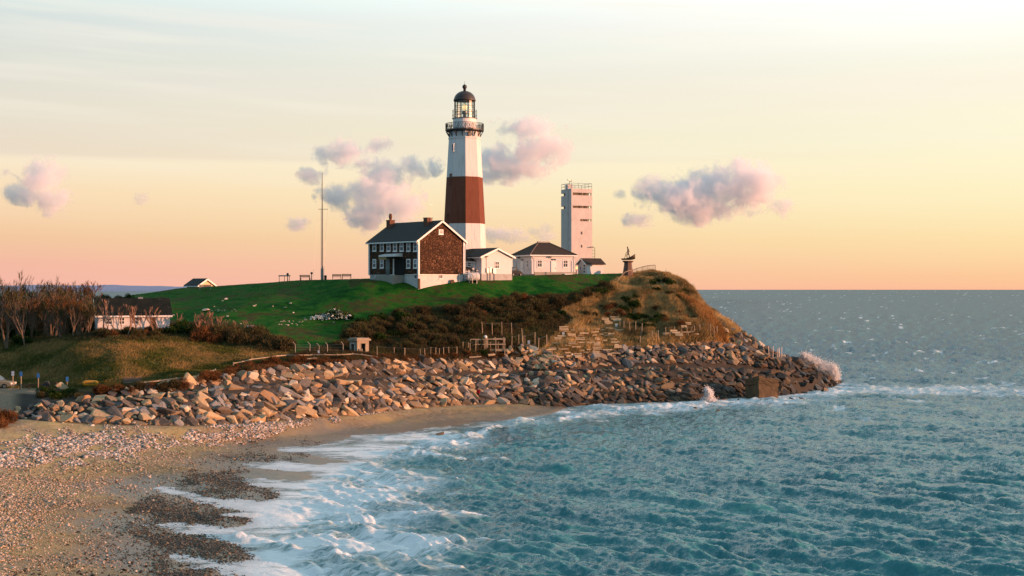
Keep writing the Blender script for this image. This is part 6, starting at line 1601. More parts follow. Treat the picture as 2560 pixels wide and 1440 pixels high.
def scatter(poly, n, kinds, sizes, label, group, cat='shrub', name='shrub', mind=14, ymin=170, ymax=285, sink=.15, seed=1, stretch=1.0):
    """label has {t} for the shrub's tone and {p} for its place within the group"""
    rng = random.Random(seed); xs = [p[0] for p in poly]; ys = [p[1] for p in poly]; kept = []; tr = 0
    while len(kept) < n and tr < n * 80:
        tr += 1; px, py = rng.uniform(min(xs), max(xs)), rng.uniform(min(ys), max(ys))
        if poly_sd(np.array([px]), np.array([py]), poly)[0] < 0: continue
        if any(abs(px - a[0]) < mind and abs(py - a[1]) < mind * .45 for a in kept): continue
        g = gp(px, py, ymin)
        if g.y > ymax: continue
        s = rng.uniform(*sizes); kept.append((px, py, s, g, kinds[rng.randrange(len(kinds))]))
    kx, ky = [k[0] for k in kept], [k[1] for k in kept]; mid = sorted(k[2] for k in kept)
    for px, py, s, g, kd in kept:
        tone = 'dark brown' if kd in BROWN else 'green' if kd in GREENS else 'russet'
        size = 'big ' if s >= mid[int(len(mid) * .66)] else 'small ' if s <= mid[int(len(mid) * .33)] else ''
        put_plant(name, kd, g - Vector((0, 0, sink * s)), ' '.join(label.format(t=size + tone, p=place_words(px, py, kx, ky)).split()[:16]), cat, group, rng.uniform(0, 6.28), (s, s * rng.uniform(.8, 1.15) * stretch))
    return kept
# dark thicket on the slope below the lawn
scatter([(852, 848), (880, 820), (930, 800), (1010, 786), (1120, 772), (1150, 790), (1140, 840), (1000, 852), (880, 858)], 36, BROWN * 2 + GREENS[:1], (.85, 1.5), '{t} shrub, {p} of the thicket behind the guard hut', 'shrubs of the thicket behind the guard hut', seed=2, mind=17)
scatter([(1130, 780), (1180, 764), (1280, 752), (1360, 742), (1400, 770), (1330, 800), (1230, 836), (1150, 844)], 36, BROWN * 2 + REDS[:1], (.8, 1.4), '{t} shrub, {p} of the slope above the wooden platform', 'shrubs above the wooden platform', seed=3, mind=16)
scatter([(1000, 862), (1060, 852), (1135, 852), (1140, 868), (1010, 874)], 16, BROWN, (.8, 1.1), '{t} shrub, {p} of the low strip below the thicket', 'low shrubs below the dark thicket', seed=4, mind=12)
scatter([(1240, 800), (1330, 770), (1440, 742), (1540, 705), (1540, 730), (1470, 762), (1400, 800), (1300, 826)], 28, BROWN + BROWN + GREENS[:1], (.7, 1.3), '{t} shrub, {p} of the brow between lawn and bluff', 'shrubs along the brow of the bluff', seed=5, mind=15)
scatter([(1540, 750), (1580, 735), (1600, 770), (1560, 782)], 5, GREENS, (.8, 1.2), '{t} bush, {p} of the clump above the top terrace', 'green bushes in the bluff grass', seed=6, mind=14)
scatter([(1575, 795), (1640, 800), (1660, 825), (1590, 825)], 7, GREENS, (.8, 1.25), '{t} bush, {p} of the clump behind the terrace fence', 'green bushes behind the terrace fence', seed=7, mind=14)
scatter([(1630, 715), (1670, 708), (1710, 730), (1720, 752), (1650, 745)], 9, GREENS + BROWN[:1], (.7, 1.1), '{t} bush, {p} of the clump on the upper bluff', 'olive bushes on the upper bluff', seed=8, mind=13)
scatter([(1640, 770), (1760, 800), (1770, 825), (1640, 815), (1450, 790), (1480, 770)], 22, REDS + BROWN[:2], (.6, 1.0), '{t} shrub, {p} of the middle face of the bluff', 'russet shrubs on the middle bluff', seed=9, mind=17)
# left thicket round the cottage
scatter([(-60, 835), (-60, 740), (60, 722), (190, 716), (232, 740), (226, 800), (240, 838), (120, 842), (60, 846)], 46, BROWN * 2 + REDS, (1.2, 2.1), '{t} shrub, {p} of the tall thicket left of the cottage', 'shrubs of the thicket left of the cottage', seed=10, mind=15, ymin=196, stretch=1.2)
scatter([(232, 838), (300, 838), (400, 832), (430, 836), (430, 843), (250, 845)], 22, REDS + BROWN[:2] + GREENS[:1], (.65, 1.15), '{t} shrub, {p} of the row before the cottage wall', 'shrubs in front of the cottage', seed=11, mind=10, ymin=190)
scatter([(30, 846), (75, 846), (85, 862), (20, 866)], 5, GREENS, (.8, 1.2), '{t} bush, {p} of the clump at the thicket foot', 'green bushes by the left thicket', seed=12, mind=13)
scatter([(415, 830), (470, 826), (500, 842), (420, 846)], 8, GREENS + BROWN[:2], (.9, 1.4), '{t} bush, {p} of the clump right of the cottage', 'dark bushes right of the cottage', seed=13, mind=13)
scatter([(490, 850), (540, 838), (620, 842), (690, 858), (722, 876), (700, 880), (600, 866), (520, 856)], 24, BROWN + REDS[:1], (1.1, 1.7), '{t} shrub, {p} of the rounded hedge below the lawn', 'shrubs of the rounded hedge', seed=14, mind=13, ymin=192)
scatter([(205, 990), (330, 966), (420, 968), (500, 950), (585, 918), (760, 902), (770, 908), (640, 928), (540, 955), (420, 985), (300, 985), (215, 998)], 30, REDS + REDS + BROWN[:1], (.6, 1.0), '{t} shrub, {p} of the strip between log fence and boulders', 'shrubs between log fence and boulders', seed=15, mind=13, ymin=165)
scatter([(760, 904), (930, 896), (1120, 894), (1250, 892), (1250, 898), (1000, 902), (780, 910)], 20, REDS + REDS + GREENS[:1], (.45, .75), '{t} shrub, {p} of the boulder wall top edge', 'low shrubs along the boulder wall top', seed=16, mind=11, ymin=180)
scatter([(-40, 1052), (26, 1048), (24, 1064), (-40, 1072)], 4, REDS, (.9, 1.2), '{t} bush, {p} of the clump on the left beach edge', 'orange bushes at the left edge', seed=17, mind=12, ymin=130)
scatter([(80, 988), (190, 984), (200, 996), (100, 1002)], 9, BROWN + GREENS, (.5, .8), '{t} bush, {p} of the low row beside the dirt lot', 'low bushes behind the dirt lot', seed=18, mind=11, ymin=160)

# bare trees and leafless shrubs
TREES = [bare_tree(500 + i, 7.5, BARK, TWIG_RED if i == 1 else TWIG_BROWN, .5, 5, .045, (.05, 0)) for i in range(4)]
PINKS = [bare_tree(520 + i, 3.0, TWIG_PINK, TWIG_PINK, .42, 4, .045) for i in range(3)]
GREYT = [bare_tree(540 + i, 4.2, BARK, TWIG_RED if i == 0 else TWIG_BROWN, .5, 5, .045) for i in range(3)]
for i, (px, pt, pb, Y, lab) in enumerate([(16, 669, 850, 205, 'tallest bare tree at the left edge of the thicket'), (45, 690, 848, 210, 'bare tree second from the left edge, pale stem'), (80, 682, 846, 214, 'wide bare tree third from the left edge'), (128, 681, 842, 208, 'bare tree with fanned top standing above the thicket middle'),
                                     (160, 697, 842, 212, 'bare tree just right of the fanned one'), (182, 706, 840, 216, 'short bare tree at the right end of the tall group'), (-20, 680, 850, 208, 'bare tree cut by the left edge'), (62, 706, 842, 204, 'low bare tree in front of the wide one'), (110, 712, 842, 220, 'low bare tree behind the fanned one')]):
    tr_, br_, tw_ = TREES[i % 4]; hh = (pb - pt) * Y / FPX; x = (px - 1280) / FPX * Y; g = gxy(x, Y)
    top = CAMZ + (HOR - pt) / FPX * Y
    mz = max(v.co.z for v in tw_.vertices); s = (top - g) / mz
    put_plant('bare_tree', [('trunk', tr_), ('branches', br_), ('twigs', tw_)], (x, Y, g), lab, 'tree', 'bare trees left of the cottage', prng.uniform(0, 6.28), (s * .85, s))
def bares(poly, n, kinds, hpx, label, group, seed, ymin=190, mind=9):
    rng = random.Random(seed); xs = [p[0] for p in poly]; ys = [p[1] for p in poly]; kept = []; tr = 0
    while len(kept) < n and tr < 3000:
        tr += 1; px, py = rng.uniform(min(xs), max(xs)), rng.uniform(min(ys), max(ys))
        if poly_sd(np.array([px]), np.array([py]), poly)[0] < 0 or any(abs(px - a) < mind for a in kept): continue
        g = gp(px, py, ymin); kept.append(px); m3 = kinds[rng.randrange(len(kinds))]
        mz = max(v.co.z for v in m3[2].vertices); hp = rng.uniform(*hpx); s = hp * g.y / FPX / mz
        lab = label.format(t='tall' if hp > hpx[0] + .6 * (hpx[1] - hpx[0]) else 'short' if hp < hpx[0] + .3 * (hpx[1] - hpx[0]) else 'mid high', p=place_words(px, 0, xs, [0, 0]).replace('upper ', ''))
        put_plant('bare_shrub', [('trunk', m3[0]), ('branches', m3[1]), ('twigs', m3[2])], g, lab, 'shrub', group, rng.uniform(0, 6.28), (s * rng.uniform(.85, 1.2), s))
bares([(258, 838), (345, 836), (345, 842), (258, 844)], 8, PINKS, (66, 98), '{t} leafless pinkish shrub before the cottage, {p} of its row', 'pinkish shrubs before the cottage', 61)
bares([(352, 834), (412, 832), (412, 838), (352, 840)], 5, PINKS, (48, 72), '{t} leafless shrub at the cottage right end, {p} of its row', 'leafless shrubs at the cottage right end', 62)
bares([(430, 828), (446, 828), (446, 834), (430, 834)], 1, PINKS, (46, 50), 'small leafless shrub standing alone right of the cottage', None, 63)
bares([(484, 836), (560, 834), (560, 842), (484, 842)], 11, PINKS, (48, 66), '{t} pink leafless shrub, {p} of the lower lawn clump', 'pink shrubs on the lower lawn', 64, mind=6)
bares([(572, 840), (640, 848), (640, 854), (572, 846)], 7, PINKS, (36, 50), '{t} pink leafless shrub, {p} of the row above the hedge', 'short pink shrubs above the hedge', 65, mind=7)
bares([(-40, 842), (225, 838), (225, 846), (-40, 850)], 22, GREYT, (80, 125), '{t} leafless brown shrub, {p} of the left thicket front row', 'leafless shrubs in the left thicket', 66)
bares([(20, 800), (230, 790), (230, 800), (20, 810)], 16, GREYT, (70, 105), '{t} leafless brown shrub, {p} of the left thicket back row', 'leafless shrubs at the back of the left thicket', 67, ymin=215)
# far clump on the lawn's left shoulder
for i, (px, pb, s, lab) in enumerate(((258, 734, 1.0, 'dark bush on the left shoulder of the lawn against the far hills'), (295, 730, .6, 'low bush next to the dark one on the lawn shoulder'), (326, 726, .55, 'little dark bush highest on the lawn shoulder'), (232, 738, 1.1, 'brown bush at the thicket end beside the lawn shoulder'))):
    Y = 262.0 if i < 3 else 250; x = (px - 1280) / FPX * Y
    put_plant('shrub', (BROWN + GREENS)[(i * 2 + 1) % 7], (x, Y, gxy(x, Y) - .1), lab, 'shrub', None, i, s * 1.5)
# flowering bush on the lawn with stones round it
t = NT('white_blossom'); t.bsdf((.72, .78, .78), .8); BLOOM = t.m
def flowering():
    g = gp(835, 800); o = thing('flowering_bush', g, 'spreading bush covered in white blossom on the lawn slope, stones at its feet', 'shrub')
    s = g.y / FPX; rng = np.random.default_rng(8); m = MB()
    for i, (dx, dz, rr_) in enumerate(((0, 0, 26), (-22, -4, 15), (20, 0, 22), (40, -6, 12), (-40, -10, 12), (6, 6, 20))):
        me = shrub_mesh('foliage', 700 + i, rr_ * s * .95, rr_ * s * 1.0, 700, TWIG_GREEN, .2, .05, .8); link('foliage', me, o, (dx * s, rng.uniform(-.5, .5), max(0, dz * s * .2)))
    n = 900; lob = np.array([(0, 0, 26), (-22, 0, 15), (20, 0, 22), (40, -.3, 12), (-46, -.4, 13), (6, .3, 22), (-38, -.5, 11)]); k = rng.integers(0, len(lob), n)
    d = rng.normal(size=(n, 3)); d[:, 2] = abs(d[:, 2]); d[:, 1] -= .4; d /= np.linalg.norm(d, axis=1, keepdims=True); r = lob[k, 2] * s * .95
    p = np.stack([lob[k, 0] * s, lob[k, 1], 0 * r], 1) + d * r[:, None] * rng.uniform(.85, 1.08, n)[:, None]
    keepm = fbm(p[:, 0] * 1.6 + 7, p[:, 2] * 2.6 + p[:, 1], 12, 2) > .44; p = p[keepm]
    V, F = tris_from(p, p + rng.normal(0, .10, p.shape) + [0, -.03, .05], np.full(len(p), .2), rng)
    link('blossom', np_mesh('blossom', V, F, BLOOM), o)
flowering()
def heap_of(px0, px1, py0, py1, n, w, label, seed, lab2=None):
    rng = random.Random(seed); it = []
    for i in range(n):
        px, py = rng.uniform(px0, px1), rng.uniform(py0, py1); g = gp(px, py); s = w * rng.uniform(.5, 1.2) * g.y / FPX / 2
        it.append((BOULDERS[rng.randrange(16)], Matrix.Translation(g) @ Matrix.Rotation(rng.uniform(0, 6), 4, 'Z') @ Matrix.Scale(s, 4), rng.random()))
    o = merge('scattered_stones', it, PALE); tag(o, label, 'stones', None, 'stuff')
heap_of(695, 758, 803, 815, 26, 5, 'sprinkle of small white stones in a row below the flowering bush', 1)
heap_of(528, 592, 774, 779, 18, 4.5, 'thin line of small white stones on the left lawn', 2)
heap_of(760, 880, 796, 802, 24, 6, 'flat stones scattered at the foot of the flowering bush', 3)

# ------------------------------------------------------------------ grass and low brush (uncountable)
def grass(name, poly, n, mat, h, w, blades=4, ymin=165, ymax=285, seed=1, label=None, dens=None, tone=1.0, lean=(.25, 0)):
    rng = np.random.default_rng(seed); xs = [p[0] for p in poly]
    px = rng.uniform(min(xs), max(xs), n * 3); Y = rng.uniform(ymin, ymax, n * 3); z = gz(px, Y); py = HOR + (CAMZ - z) * FPX / Y
    ok = (poly_sd(px, py, poly) > 0) & ((poly_sd(px, py, [(1345, 902), (1362, 850), (1480, 806), (1500, 780), (1560, 785), (1562, 878), (1400, 905)]) < 0) | (rng.random(n * 3) < .20)) & (Y > np.interp(px, PXC, CY[:, 3]) - .3)
    px, Y, z = px[ok][:n], Y[ok][:n], z[ok][:n]; X = (px - 1280) / FPX * Y
    if dens is not None:
        k = fbm(X / dens, Y / dens, seed + 5, 3) > .46; X, Y, z = X[k], Y[k], z[k]
    m = len(X); hh = h * (.5 + fbm(X / 3, Y / 3, seed + 9, 3))
    b = np.repeat(np.stack([X, Y, z - .04], 1), blades, 0) + rng.normal(0, .16, (m * blades, 3)) * [1, 1, 0]
    H = np.repeat(hh, blades) * rng.uniform(.6, 1.25, m * blades)
    t_ = b + np.stack([rng.normal(lean[0], .35, m * blades) * H, rng.normal(lean[1], .35, m * blades) * H, H], 1)
    V, F = tris_from(b, t_, w * rng.uniform(.7, 1.3, m * blades), rng)
    tn = np.clip(np.repeat(fbm(X / 4, Y / 4, seed + 3, 3), blades) * 1.5 - .25 + rng.normal(0, .16, m * blades), 0, 1)
    o = link(name, np_mesh(name, V, F, mat, False, {'rid': np.repeat(tn, 3)}))
    return tag(o, label, 'grass', None, 'stuff')
BLUFF = [(1330, 905), (1370, 850), (1440, 800), (1400, 780), (1470, 745), (1530, 705), (1590, 688), (1660, 672), (1705, 685), (1750, 728), (1800, 786), (1850, 830), (1800, 850), (1640, 864), (1560, 880), (1400, 900)]
grass('dry_grass', BLUFF, 62000, GRASS_TAN, .62, .085, 4, 222, 285, 21, 'tan dry grass covering the sunlit bluff')
grass('meadow_grass', [(-120, 972), (-120, 856), (100, 850), (250, 842), (420, 842), (560, 856), (720, 884), (720, 902), (590, 920), (480, 955), (330, 968)], 42000, GRASS_MIX, .30, .08, 4, 165, 222, 22, 'olive and tan rough grass of the meadow below the cottage')
grass('brush', [(690, 900), (860, 850), (900, 815), (1130, 765), (1400, 740), (1540, 700), (1480, 760), (1420, 800), (1360, 880), (1250, 895), (1000, 905)], 34000, TWIG_BROWN, .5, .07, 4, 195, 270, 23, 'brown low brush over the slope below the lawn')
grass('brush', [(-120, 870), (-120, 830), (240, 822), (440, 822), (560, 838), (720, 874), (700, 888), (560, 860), (250, 850)], 12000, TWIG_BROWN, .45, .07, 4, 185, 230, 24, 'brown low brush around the cottage and the hedge')
grass('brush', [(200, 1002), (330, 962), (480, 952), (590, 914), (760, 896), (960, 890), (1250, 886), (1260, 900), (1000, 908), (760, 914), (620, 940), (420, 986)], 14000, TWIG_RED, .38, .07, 4, 160, 222, 25, 'russet low brush along the log rail fence')
grass('reeds', [(1690, 735), (1760, 775), (1810, 835), (1820, 858), (1790, 850), (1740, 790)], 12000, REED, 1.0, .075, 4, 230, 262, 26, 'tall orange reeds in a band down the right of the bluff', lean=(.1, -.1))
grass('lawn_grass', LAWN, 26000, GRASS_GRN, .10, .06, 3, 205, 282, 27, 'short green grass of the mown lawn', dens=2.2)

# ------------------------------------------------------------------ pebbles on the beach (uncountable)
def pebbles(name, poly, n, size, tones, seed, label, ymin=60, ymax=190, blend=60, lift=.25):
    rng = np.random.default_rng(seed); xs = [p[0] for p in poly]; ys = [p[1] for p in poly]
    px = rng.uniform(min(xs), max(xs), n * 4); pyt = rng.uniform(min(ys), max(ys), n * 4)
    sd = poly_sd(px, pyt, poly) + (fbm(px / 40, pyt / 14, seed, 3) - .5) * blend * 1.6
    ok = (sd / blend > rng.random(n * 4)); px, pyt = px[ok][:n], pyt[ok][:n]
    # depth from the picture row by fixed point on the beach
    ci = np.clip(((px - PXC[0]) / 4.0).round().astype(int), 0, nC - 1); Y = np.full(len(px), 999.)
    for i_ in np.unique(ci):
        k_ = ci == i_; run = np.minimum.accumulate(PY2[i_]); Y[k_] = np.interp(-pyt[k_], -run, YR)
    ok = Y < np.interp(px, PXC, CY[:, 0]) - .4; px, Y = px[ok], Y[ok]
    z = gz(px, Y); X = (px - 1280) / FPX * Y; m = len(X)
    s = size * np.exp(rng.normal(0, .42, m)); s = np.clip(s, size * .35, size * 3)
    base = np.array([(1, 0, 0), (-1, 0, 0), (0, 1, 0), (0, -1, 0), (0, 0, 1), (0, 0, -1), (.62, .62, .45), (-.62, .6, .5), (.6, -.62, .5), (-.6, -.62, .45)], float) * [.62, .5, .40]
    f = np.array([(4, 6, 7), (4, 7, 9), (4, 9, 8), (4, 8, 6), (6, 0, 2), (6, 2, 7), (7, 2, 1), (7, 1, 9), (9, 1, 3), (9, 3, 8), (8, 3, 0), (8, 0, 6), (5, 2, 0), (5, 1, 2), (5, 3, 1), (5, 0, 3)])[:12]
    a = rng.uniform(0, 6.28, m); ca, sa = np.cos(a), np.sin(a)
    jit = rng.normal(0, .10, (m, 10, 3)) + base[None]
    jit *= (s[:, None] * rng.uniform(.7, 1.3, (m, 3)))[:, None, :]
    Vx = jit[..., 0] * ca[:, None] - jit[..., 1] * sa[:, None] + X[:, None]; Vy = jit[..., 0] * sa[:, None] + jit[..., 1] * ca[:, None] + Y[:, None]; Vz = jit[..., 2] + (z + lift * s * .4)[:, None]
    V = np.stack([Vx, Vy, Vz], -1).reshape(-1, 3); F = (f[None] + (np.arange(m) * 10)[:, None, None]).reshape(-1, 3)
    mat = NT(name + '_stone'); rid = mat.attr('rid').outputs['Fac']; mat.bsdf(mat.ramp(rid, tones), .8 if seed < 200 else .45, None, Specular_IOR_Level=.08 if seed < 200 else .25)
    o = link(name, np_mesh(name, V, F, mat.m, False, {'rid': np.repeat(rng.random(m), 10)})); return tag(o, label, 'pebbles', None, 'stuff')
PAL = [(0, (.11, .095, .085)), (.2, (.30, .24, .18)), (.45, (.50, .41, .33)), (.65, (.34, .31, .30)), (.85, (.60, .52, .45)), (1, (.74, .68, .62))]
MIDT = [(0, (.13, .10, .07)), (.3, (.33, .25, .165)), (.6, (.48, .37, .26)), (.85, (.39, .34, .30)), (1, (.66, .55, .44))]
DRK = [(0, (.022, .020, .016)), (.5, (.05, .042, .032)), (.8, (.10, .072, .045)), (.92, (.20, .14, .08)), (1, (.34, .25, .15))]
pebbles('cobbles', [(-60, 1120), (60, 1100), (180, 1068), (300, 1056), (400, 1072), (440, 1100), (380, 1128), (240, 1150), (100, 1165), (-60, 1170)], 9500, .165, PAL, 101, 'pale cobbles heaped along the left of the beach', blend=75)
pebbles('cobbles', [(430, 1092), (520, 1070), (620, 1058), (760, 1042), (850, 1040), (800, 1056), (690, 1078), (600, 1106), (520, 1116)], 9500, .16, PAL, 102, 'pale cobbles banked against the foot of the boulder wall', blend=40)
pebbles('cobbles', [(880, 1034), (960, 1022), (990, 1024), (960, 1034), (890, 1042)], 900, .16, PAL, 103, 'thin strip of pale cobbles at the wall foot by the sand', blend=10)
pebbles('pebbles', [(-80, 1500), (-80, 1120), (200, 1130), (420, 1090), (700, 1080), (620, 1130), (400, 1200), (240, 1250), (130, 1320), (60, 1400), (40, 1500)], 19000, .10, MIDT, 104, 'mixed tan pebbles over the upper beach', blend=90)
pebbles('pebbles', [(-80, 1500), (-80, 1100), (300, 1100), (560, 1120), (600, 1170), (420, 1260), (330, 1320), (420, 1500)], 7000, .075, MIDT, 105, 'scattered small pebbles on the lower sand', blend=160)
for i, (poly, n) in enumerate([([(300, 1262), (380, 1240), (480, 1250), (560, 1268), (640, 1296), (640, 1312), (520, 1312), (420, 1304), (320, 1296)], 5200), ([(320, 1322), (400, 1322), (520, 1348), (640, 1372), (700, 1398), (720, 1408), (600, 1404), (460, 1382), (380, 1372)], 5600),
                               ([(430, 1200), (480, 1176), (560, 1168), (620, 1180), (640, 1206), (720, 1236), (700, 1250), (560, 1246), (460, 1226)], 4600), ([(380, 1410), (460, 1412), (560, 1434), (640, 1470), (620, 1520), (420, 1500)], 3600), ([(540, 1150), (620, 1134), (760, 1120), (840, 1104), (760, 1160), (620, 1160)], 2200)]):
    pebbles('wet_shingle', poly, int(n * 1.25), .075, DRK, 201 + i, 'dark wet shingle bank number by position'.replace(' number by position', (' at the middle surf tongue', ' between the two lowest surf tongues', ' above the middle surf tongue', ' at the bottom of the beach', ' beside the topmost surf tongue')[i]), blend=34, lift=.05)
pebbles('wet_shingle', [(200, 1340), (280, 1260), (400, 1180), (540, 1120), (700, 1096), (830, 1086), (880, 1096), (760, 1125), (640, 1165), (660, 1240), (650, 1310), (720, 1400), (640, 1500), (400, 1500), (300, 1390)], 15000, .075, DRK, 220, 'thin dark shingle strewn over the wet sand between the banks', blend=110, lift=.05)
pebbles('seaweed', [(0, 1440), (100, 1360), (300, 1330), (420, 1400), (380, 1500), (0, 1500)], 500, .11, [(0, (.015, .012, .008)), (1, (.05, .035, .02))], 211, 'dark seaweed scraps strewn over the lower sand', blend=60)

# ------------------------------------------------------------------ wave splashes
t = NT('spray_drops'); t.bsdf((.88, .88, .88), .5); SPRAY = t.m
def spray(cx, cy, Y, shape, n, seed, label):
    rng = np.random.default_rng(seed); P0 = []
    for (dx, dy, rx, ry, wt) in shape:
        k = int(n * wt); a = rng.uniform(0, 6.28, k); r = np.abs(rng.normal(0, .55, k)); P0.append(np.stack([dx + rx * r * np.cos(a), dy + ry * r * np.sin(a)], 1))
    q = np.concatenate(P0); s = Y / FPX; c = P(cx, cy, Y)
    C = np.stack([c.x + q[:, 0] * s, Y + rng.normal(0, .5, len(q)), np.maximum(c.z - q[:, 1] * s, .05)], 1)
    sz = np.exp(rng.normal(-3.6, .4, len(C)))
    b = np.array([(1, 1, 1), (-1, -1, 1), (-1, 1, -1), (1, -1, -1)], float)
    V = (C[:, None] + b[None] * sz[:, None, None]).reshape(-1, 3); f = np.array([(0, 1, 2), (0, 3, 1), (0, 2, 3), (1, 3, 2)]); F = (f[None] + (np.arange(len(C)) * 4)[:, None, None]).reshape(-1, 3)
    tag(link('spray', np_mesh('spray', V, F, SPRAY)), label, 'splash', None, 'stuff')
spray(2048, 915, 262, [(-30, -18, 14, 12, .16), (-14, -8, 20, 12, .2), (6, 6, 28, 14, .3), (30, 14, 16, 18, .25), (38, 24, 12, 12, .15), (-40, -24, 8, 9, .08)], 48000, 1, 'tall white burst of spray behind the outer rocks of the point')
spray(1772, 990, 222, [(0, -4, 9, 13, .4), (0, 10, 16, 7, .45), (-4, -14, 6, 8, .15)], 14000, 2, 'small pink tinted splash at the foot of the sea wall')

# ------------------------------------------------------------------ far shore, gull
def far_shore():
    m = MB(); Y = 15000.0; s = Y / FPX; pts = []
    prof = [(-900, 716), (-300, 712), (-60, 715), (60, 712), (200, 713.5), (260, 711.5), (310, 714), (400, 715), (470, 718), (560, 721), (640, 723.9)]
    for a, b in zip(prof[:-1], prof[1:]):
        for k in range(6):
            t_ = k / 6; pts.append((a[0] + (b[0] - a[0]) * t_, a[1] + (b[1] - a[1]) * t_ + RNG.normal(0, .25)))
    pts.append(prof[-1])
    V = []; 
    for px, py in pts:
        h = max(.5, CAMZ + (HOR - py) * s); X = (px - 1280) * s
        V += [(X, Y - 500, -2), (X, Y - 200, h * .55), (X, Y + 300, h), (X, Y + 1200, -2)]
    F = [(i * 4 + j, i * 4 + 4 + j, i * 4 + 5 + j, i * 4 + 1 + j) for i in range(len(pts) - 1) for j in range(3)]
    m.add(V, F); t = NT('far_wooded_shore'); n_ = t.noise(t.pos(), .004, 4); t.bsdf(t.mix(n_, (.22, .27, .40), (.32, .36, .50)), .95)  # blue of distant haze is put into the wooded hills' colour
    o = m.build('far_hills', t.m, None, True); tag(o, kind='structure')
far_shore()
def gull():
    p = P(1148, 1198, 131); o = thing('gull', p, 'white gull skimming low over the foam in the bay', 'bird', R(60))
    WH = pmat('white_feathers', (.8, .8, .78), (.7, .7, .7), 4, .8)
    skin_body('body', [(-.22, 0, 0), (-.08, 0, 0), (.1, 0, .02), (.2, 0, .05), (.28, 0, .05)], [(0, 1), (1, 2), (2, 3), (3, 4)], [.025, .07, .075, .05, .012], WH, o)
    for s_ in (-1, 1):
        m = MB(); m.add([(.08, s_ * .05, .03), (-.07, s_ * .05, .03), (-.02, s_ * .32, .15), (.10, s_ * .30, .16), (-.10, s_ * .62, .06), (.08, s_ * .05, .01), (-.07, s_ * .05, .01), (-.02, s_ * .32, .135), (.10, s_ * .30, .145)], [(0, 1, 2, 3), (3, 2, 4), (8, 7, 6, 5), (8, 4, 7), (0, 3, 8, 5), (1, 6, 7, 2), (2, 7, 4), (3, 4, 8)]); m.build('wing', WH, o)
gull()
# ------------------------------------------------------------------ clouds (real volumes, 3 km out)
def cloud(name, blobs, label, Y=3000.0, dens=.06, seed=0, det=.015, thick=.9, squash=1.0, hull_grow=1.25):
    s = Y / FPX; cx = sum(b[0] for b in blobs) / len(blobs); cyy = sum(b[1] for b in blobs) / len(blobs); c = P(cx, cyy, Y)
    rng = random.Random(seed); B = []
    for px, py, rx, ry in [(a_, b_, c_ * 1.36, d_ * 1.36) for a_, b_, c_, d_ in blobs]:
        p = P(px, py, Y) - c; B.append((Vector((p.x, rng.uniform(-30, 30), p.z)), rx * s, ry * s))
    bm = bmesh.new()
    for p, rx, rz in B:
        bmesh.ops.create_icosphere(bm, subdivisions=3, radius=1.0, matrix=Matrix.Translation(p) @ Matrix.Diagonal((rx * hull_grow, (rx + rz) * .5 * thick * hull_grow, rz * hull_grow, 1)))
    me = bpy.data.meshes.new('cloud'); bm.to_mesh(me); bm.free()
    o = bpy.data.objects.new('cloud', me); COL.objects.link(o)
    rm = o.modifiers.new('union', 'REMESH'); rm.mode = 'VOXEL'; rm.voxel_size = 9.0
    dg = bpy.context.evaluated_depsgraph_get(); m2 = bpy.data.meshes.new_from_object(o.evaluated_get(dg)); o.modifiers.clear(); o.data = m2
    t = NT('cloud_vapour'); co = t.coord()
    best = None
    for p, rx, rz in B:
        sb = t.n('ShaderNodeVectorMath', operation='SUBTRACT'); t.L.new(co, sb.inputs[0]); sb.inputs[1].default_value = p
        dv = t.n('ShaderNodeVectorMath', operation='DIVIDE'); t.L.new(sb.outputs[0], dv.inputs[0]); dv.inputs[1].default_value = (rx, (rx + rz) * .5 * thick, rz)
        ln = t.n('ShaderNodeVectorMath', operation='LENGTH'); t.L.new(dv.outputs[0], ln.inputs[0])
        v = t.math('SUBTRACT', 1.0, ln.outputs['Value']); best = v if best is None else t.math('SMOOTH_MAX', best, v, .25)
    n = t.noise(co, det, 8, .68, .5)
    n_ = t.noise(co, det * 3.6, 5, .65, .6)
    d = t.math('ADD', t.math('ADD', t.math('MULTIPLY', best, 1.25), t.math('MULTIPLY_ADD', n, 4.6, -2.44)), t.math('MULTIPLY_ADD', n_, 3.0, -1.55))
    d = t.math('MULTIPLY', t.remap(d, 0, .6), dens)
    pv = t.n('ShaderNodeVolumePrincipled'); pv.inputs['Color'].default_value = (1.0, .985, .99, 1); pv.inputs['Anisotropy'].default_value = .1
    t.L.new(d, pv.inputs['Density']); t.L.new(pv.outputs[0], t.out.inputs['Volume'])
    m2.materials.clear(); m2.materials.append(t.m); o.location = c
    try: t.m.cycles.volume_step_rate = .4
    except Exception: pass
    tag(o, label, 'cloud'); return o
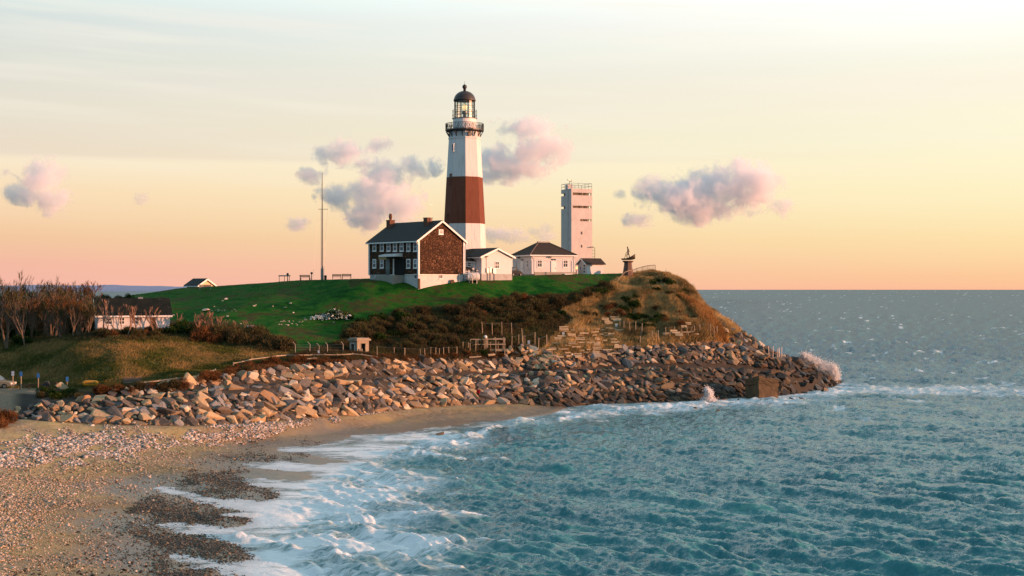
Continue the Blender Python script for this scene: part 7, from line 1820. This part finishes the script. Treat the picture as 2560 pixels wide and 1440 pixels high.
cloud('cloud', [(1680, 492, 62, 42), (1752, 482, 74, 52), (1832, 466, 72, 50), (1898, 470, 42, 42), (1745, 525, 52, 26), (1640, 478, 40, 30), (1858, 420, 44, 28), (1800, 520, 60, 24)], 'biggest pink and blue cloud, right of the concrete tower', seed=1)
cloud('cloud', [(1966, 518, 32, 20)], 'small round pink cloud just right of the biggest cloud', seed=2, dens=0.055)
cloud('cloud', [(1592, 554, 32, 17), (1548, 487, 18, 14)], 'small grey lilac cloud low left of the biggest cloud', seed=3, dens=0.055)
cloud('cloud', [(1318, 322, 66, 26), (1340, 378, 60, 34), (1292, 412, 66, 34), (1238, 398, 44, 38), (1330, 430, 40, 20), (1225, 440, 34, 18)], 'pink cloud rising close behind the right of the lighthouse top', seed=4, dens=0.055)
cloud('cloud', [(862, 380, 56, 26), (845, 362, 30, 20), (935, 366, 34, 20), (760, 438, 36, 16), (905, 405, 30, 16)], 'blue grey cloud above the flagpole, left of the lighthouse', seed=5, dens=0.055)
cloud('cloud', [(955, 436, 58, 34), (1035, 412, 50, 24), (968, 500, 62, 44), (915, 545, 50, 30), (1012, 528, 44, 34), (838, 490, 38, 28), (930, 470, 50, 40)], 'tall lilac and pink cloud above the brown house roof', seed=6, dens=0.055)
cloud('cloud', [(104, 444, 46, 42), (128, 505, 42, 32), (52, 484, 38, 20), (20, 436, 12, 20)], 'pink and lilac cloud far at the left over the bare trees', seed=7, dens=0.055)
cloud('cloud', [(745, 559, 26, 16)], 'tiny lilac cloud left of the flagpole foot of the sky', seed=8, dens=0.055)
cloud('cloud', [(1262, 584, 52, 17), (1310, 596, 24, 10)], 'thin lilac cloud low between lighthouse and concrete tower', seed=9, dens=0.035)
cloud('cloud', [(1358, 574, 26, 18), (1372, 590, 24, 10)], 'faint lilac wisp just left of the concrete tower', seed=10, dens=0.035)
cloud('cloud', [(356, 491, 22, 16)], 'faint solitary wisp over the yellow shed', seed=11, dens=0.024)
for o in COL.objects:
    if o.get('label') == 'tiny lilac cloud left of the flagpole foot of the sky': o['label'] = 'tiny lilac cloud low in the sky left of the flagpole'
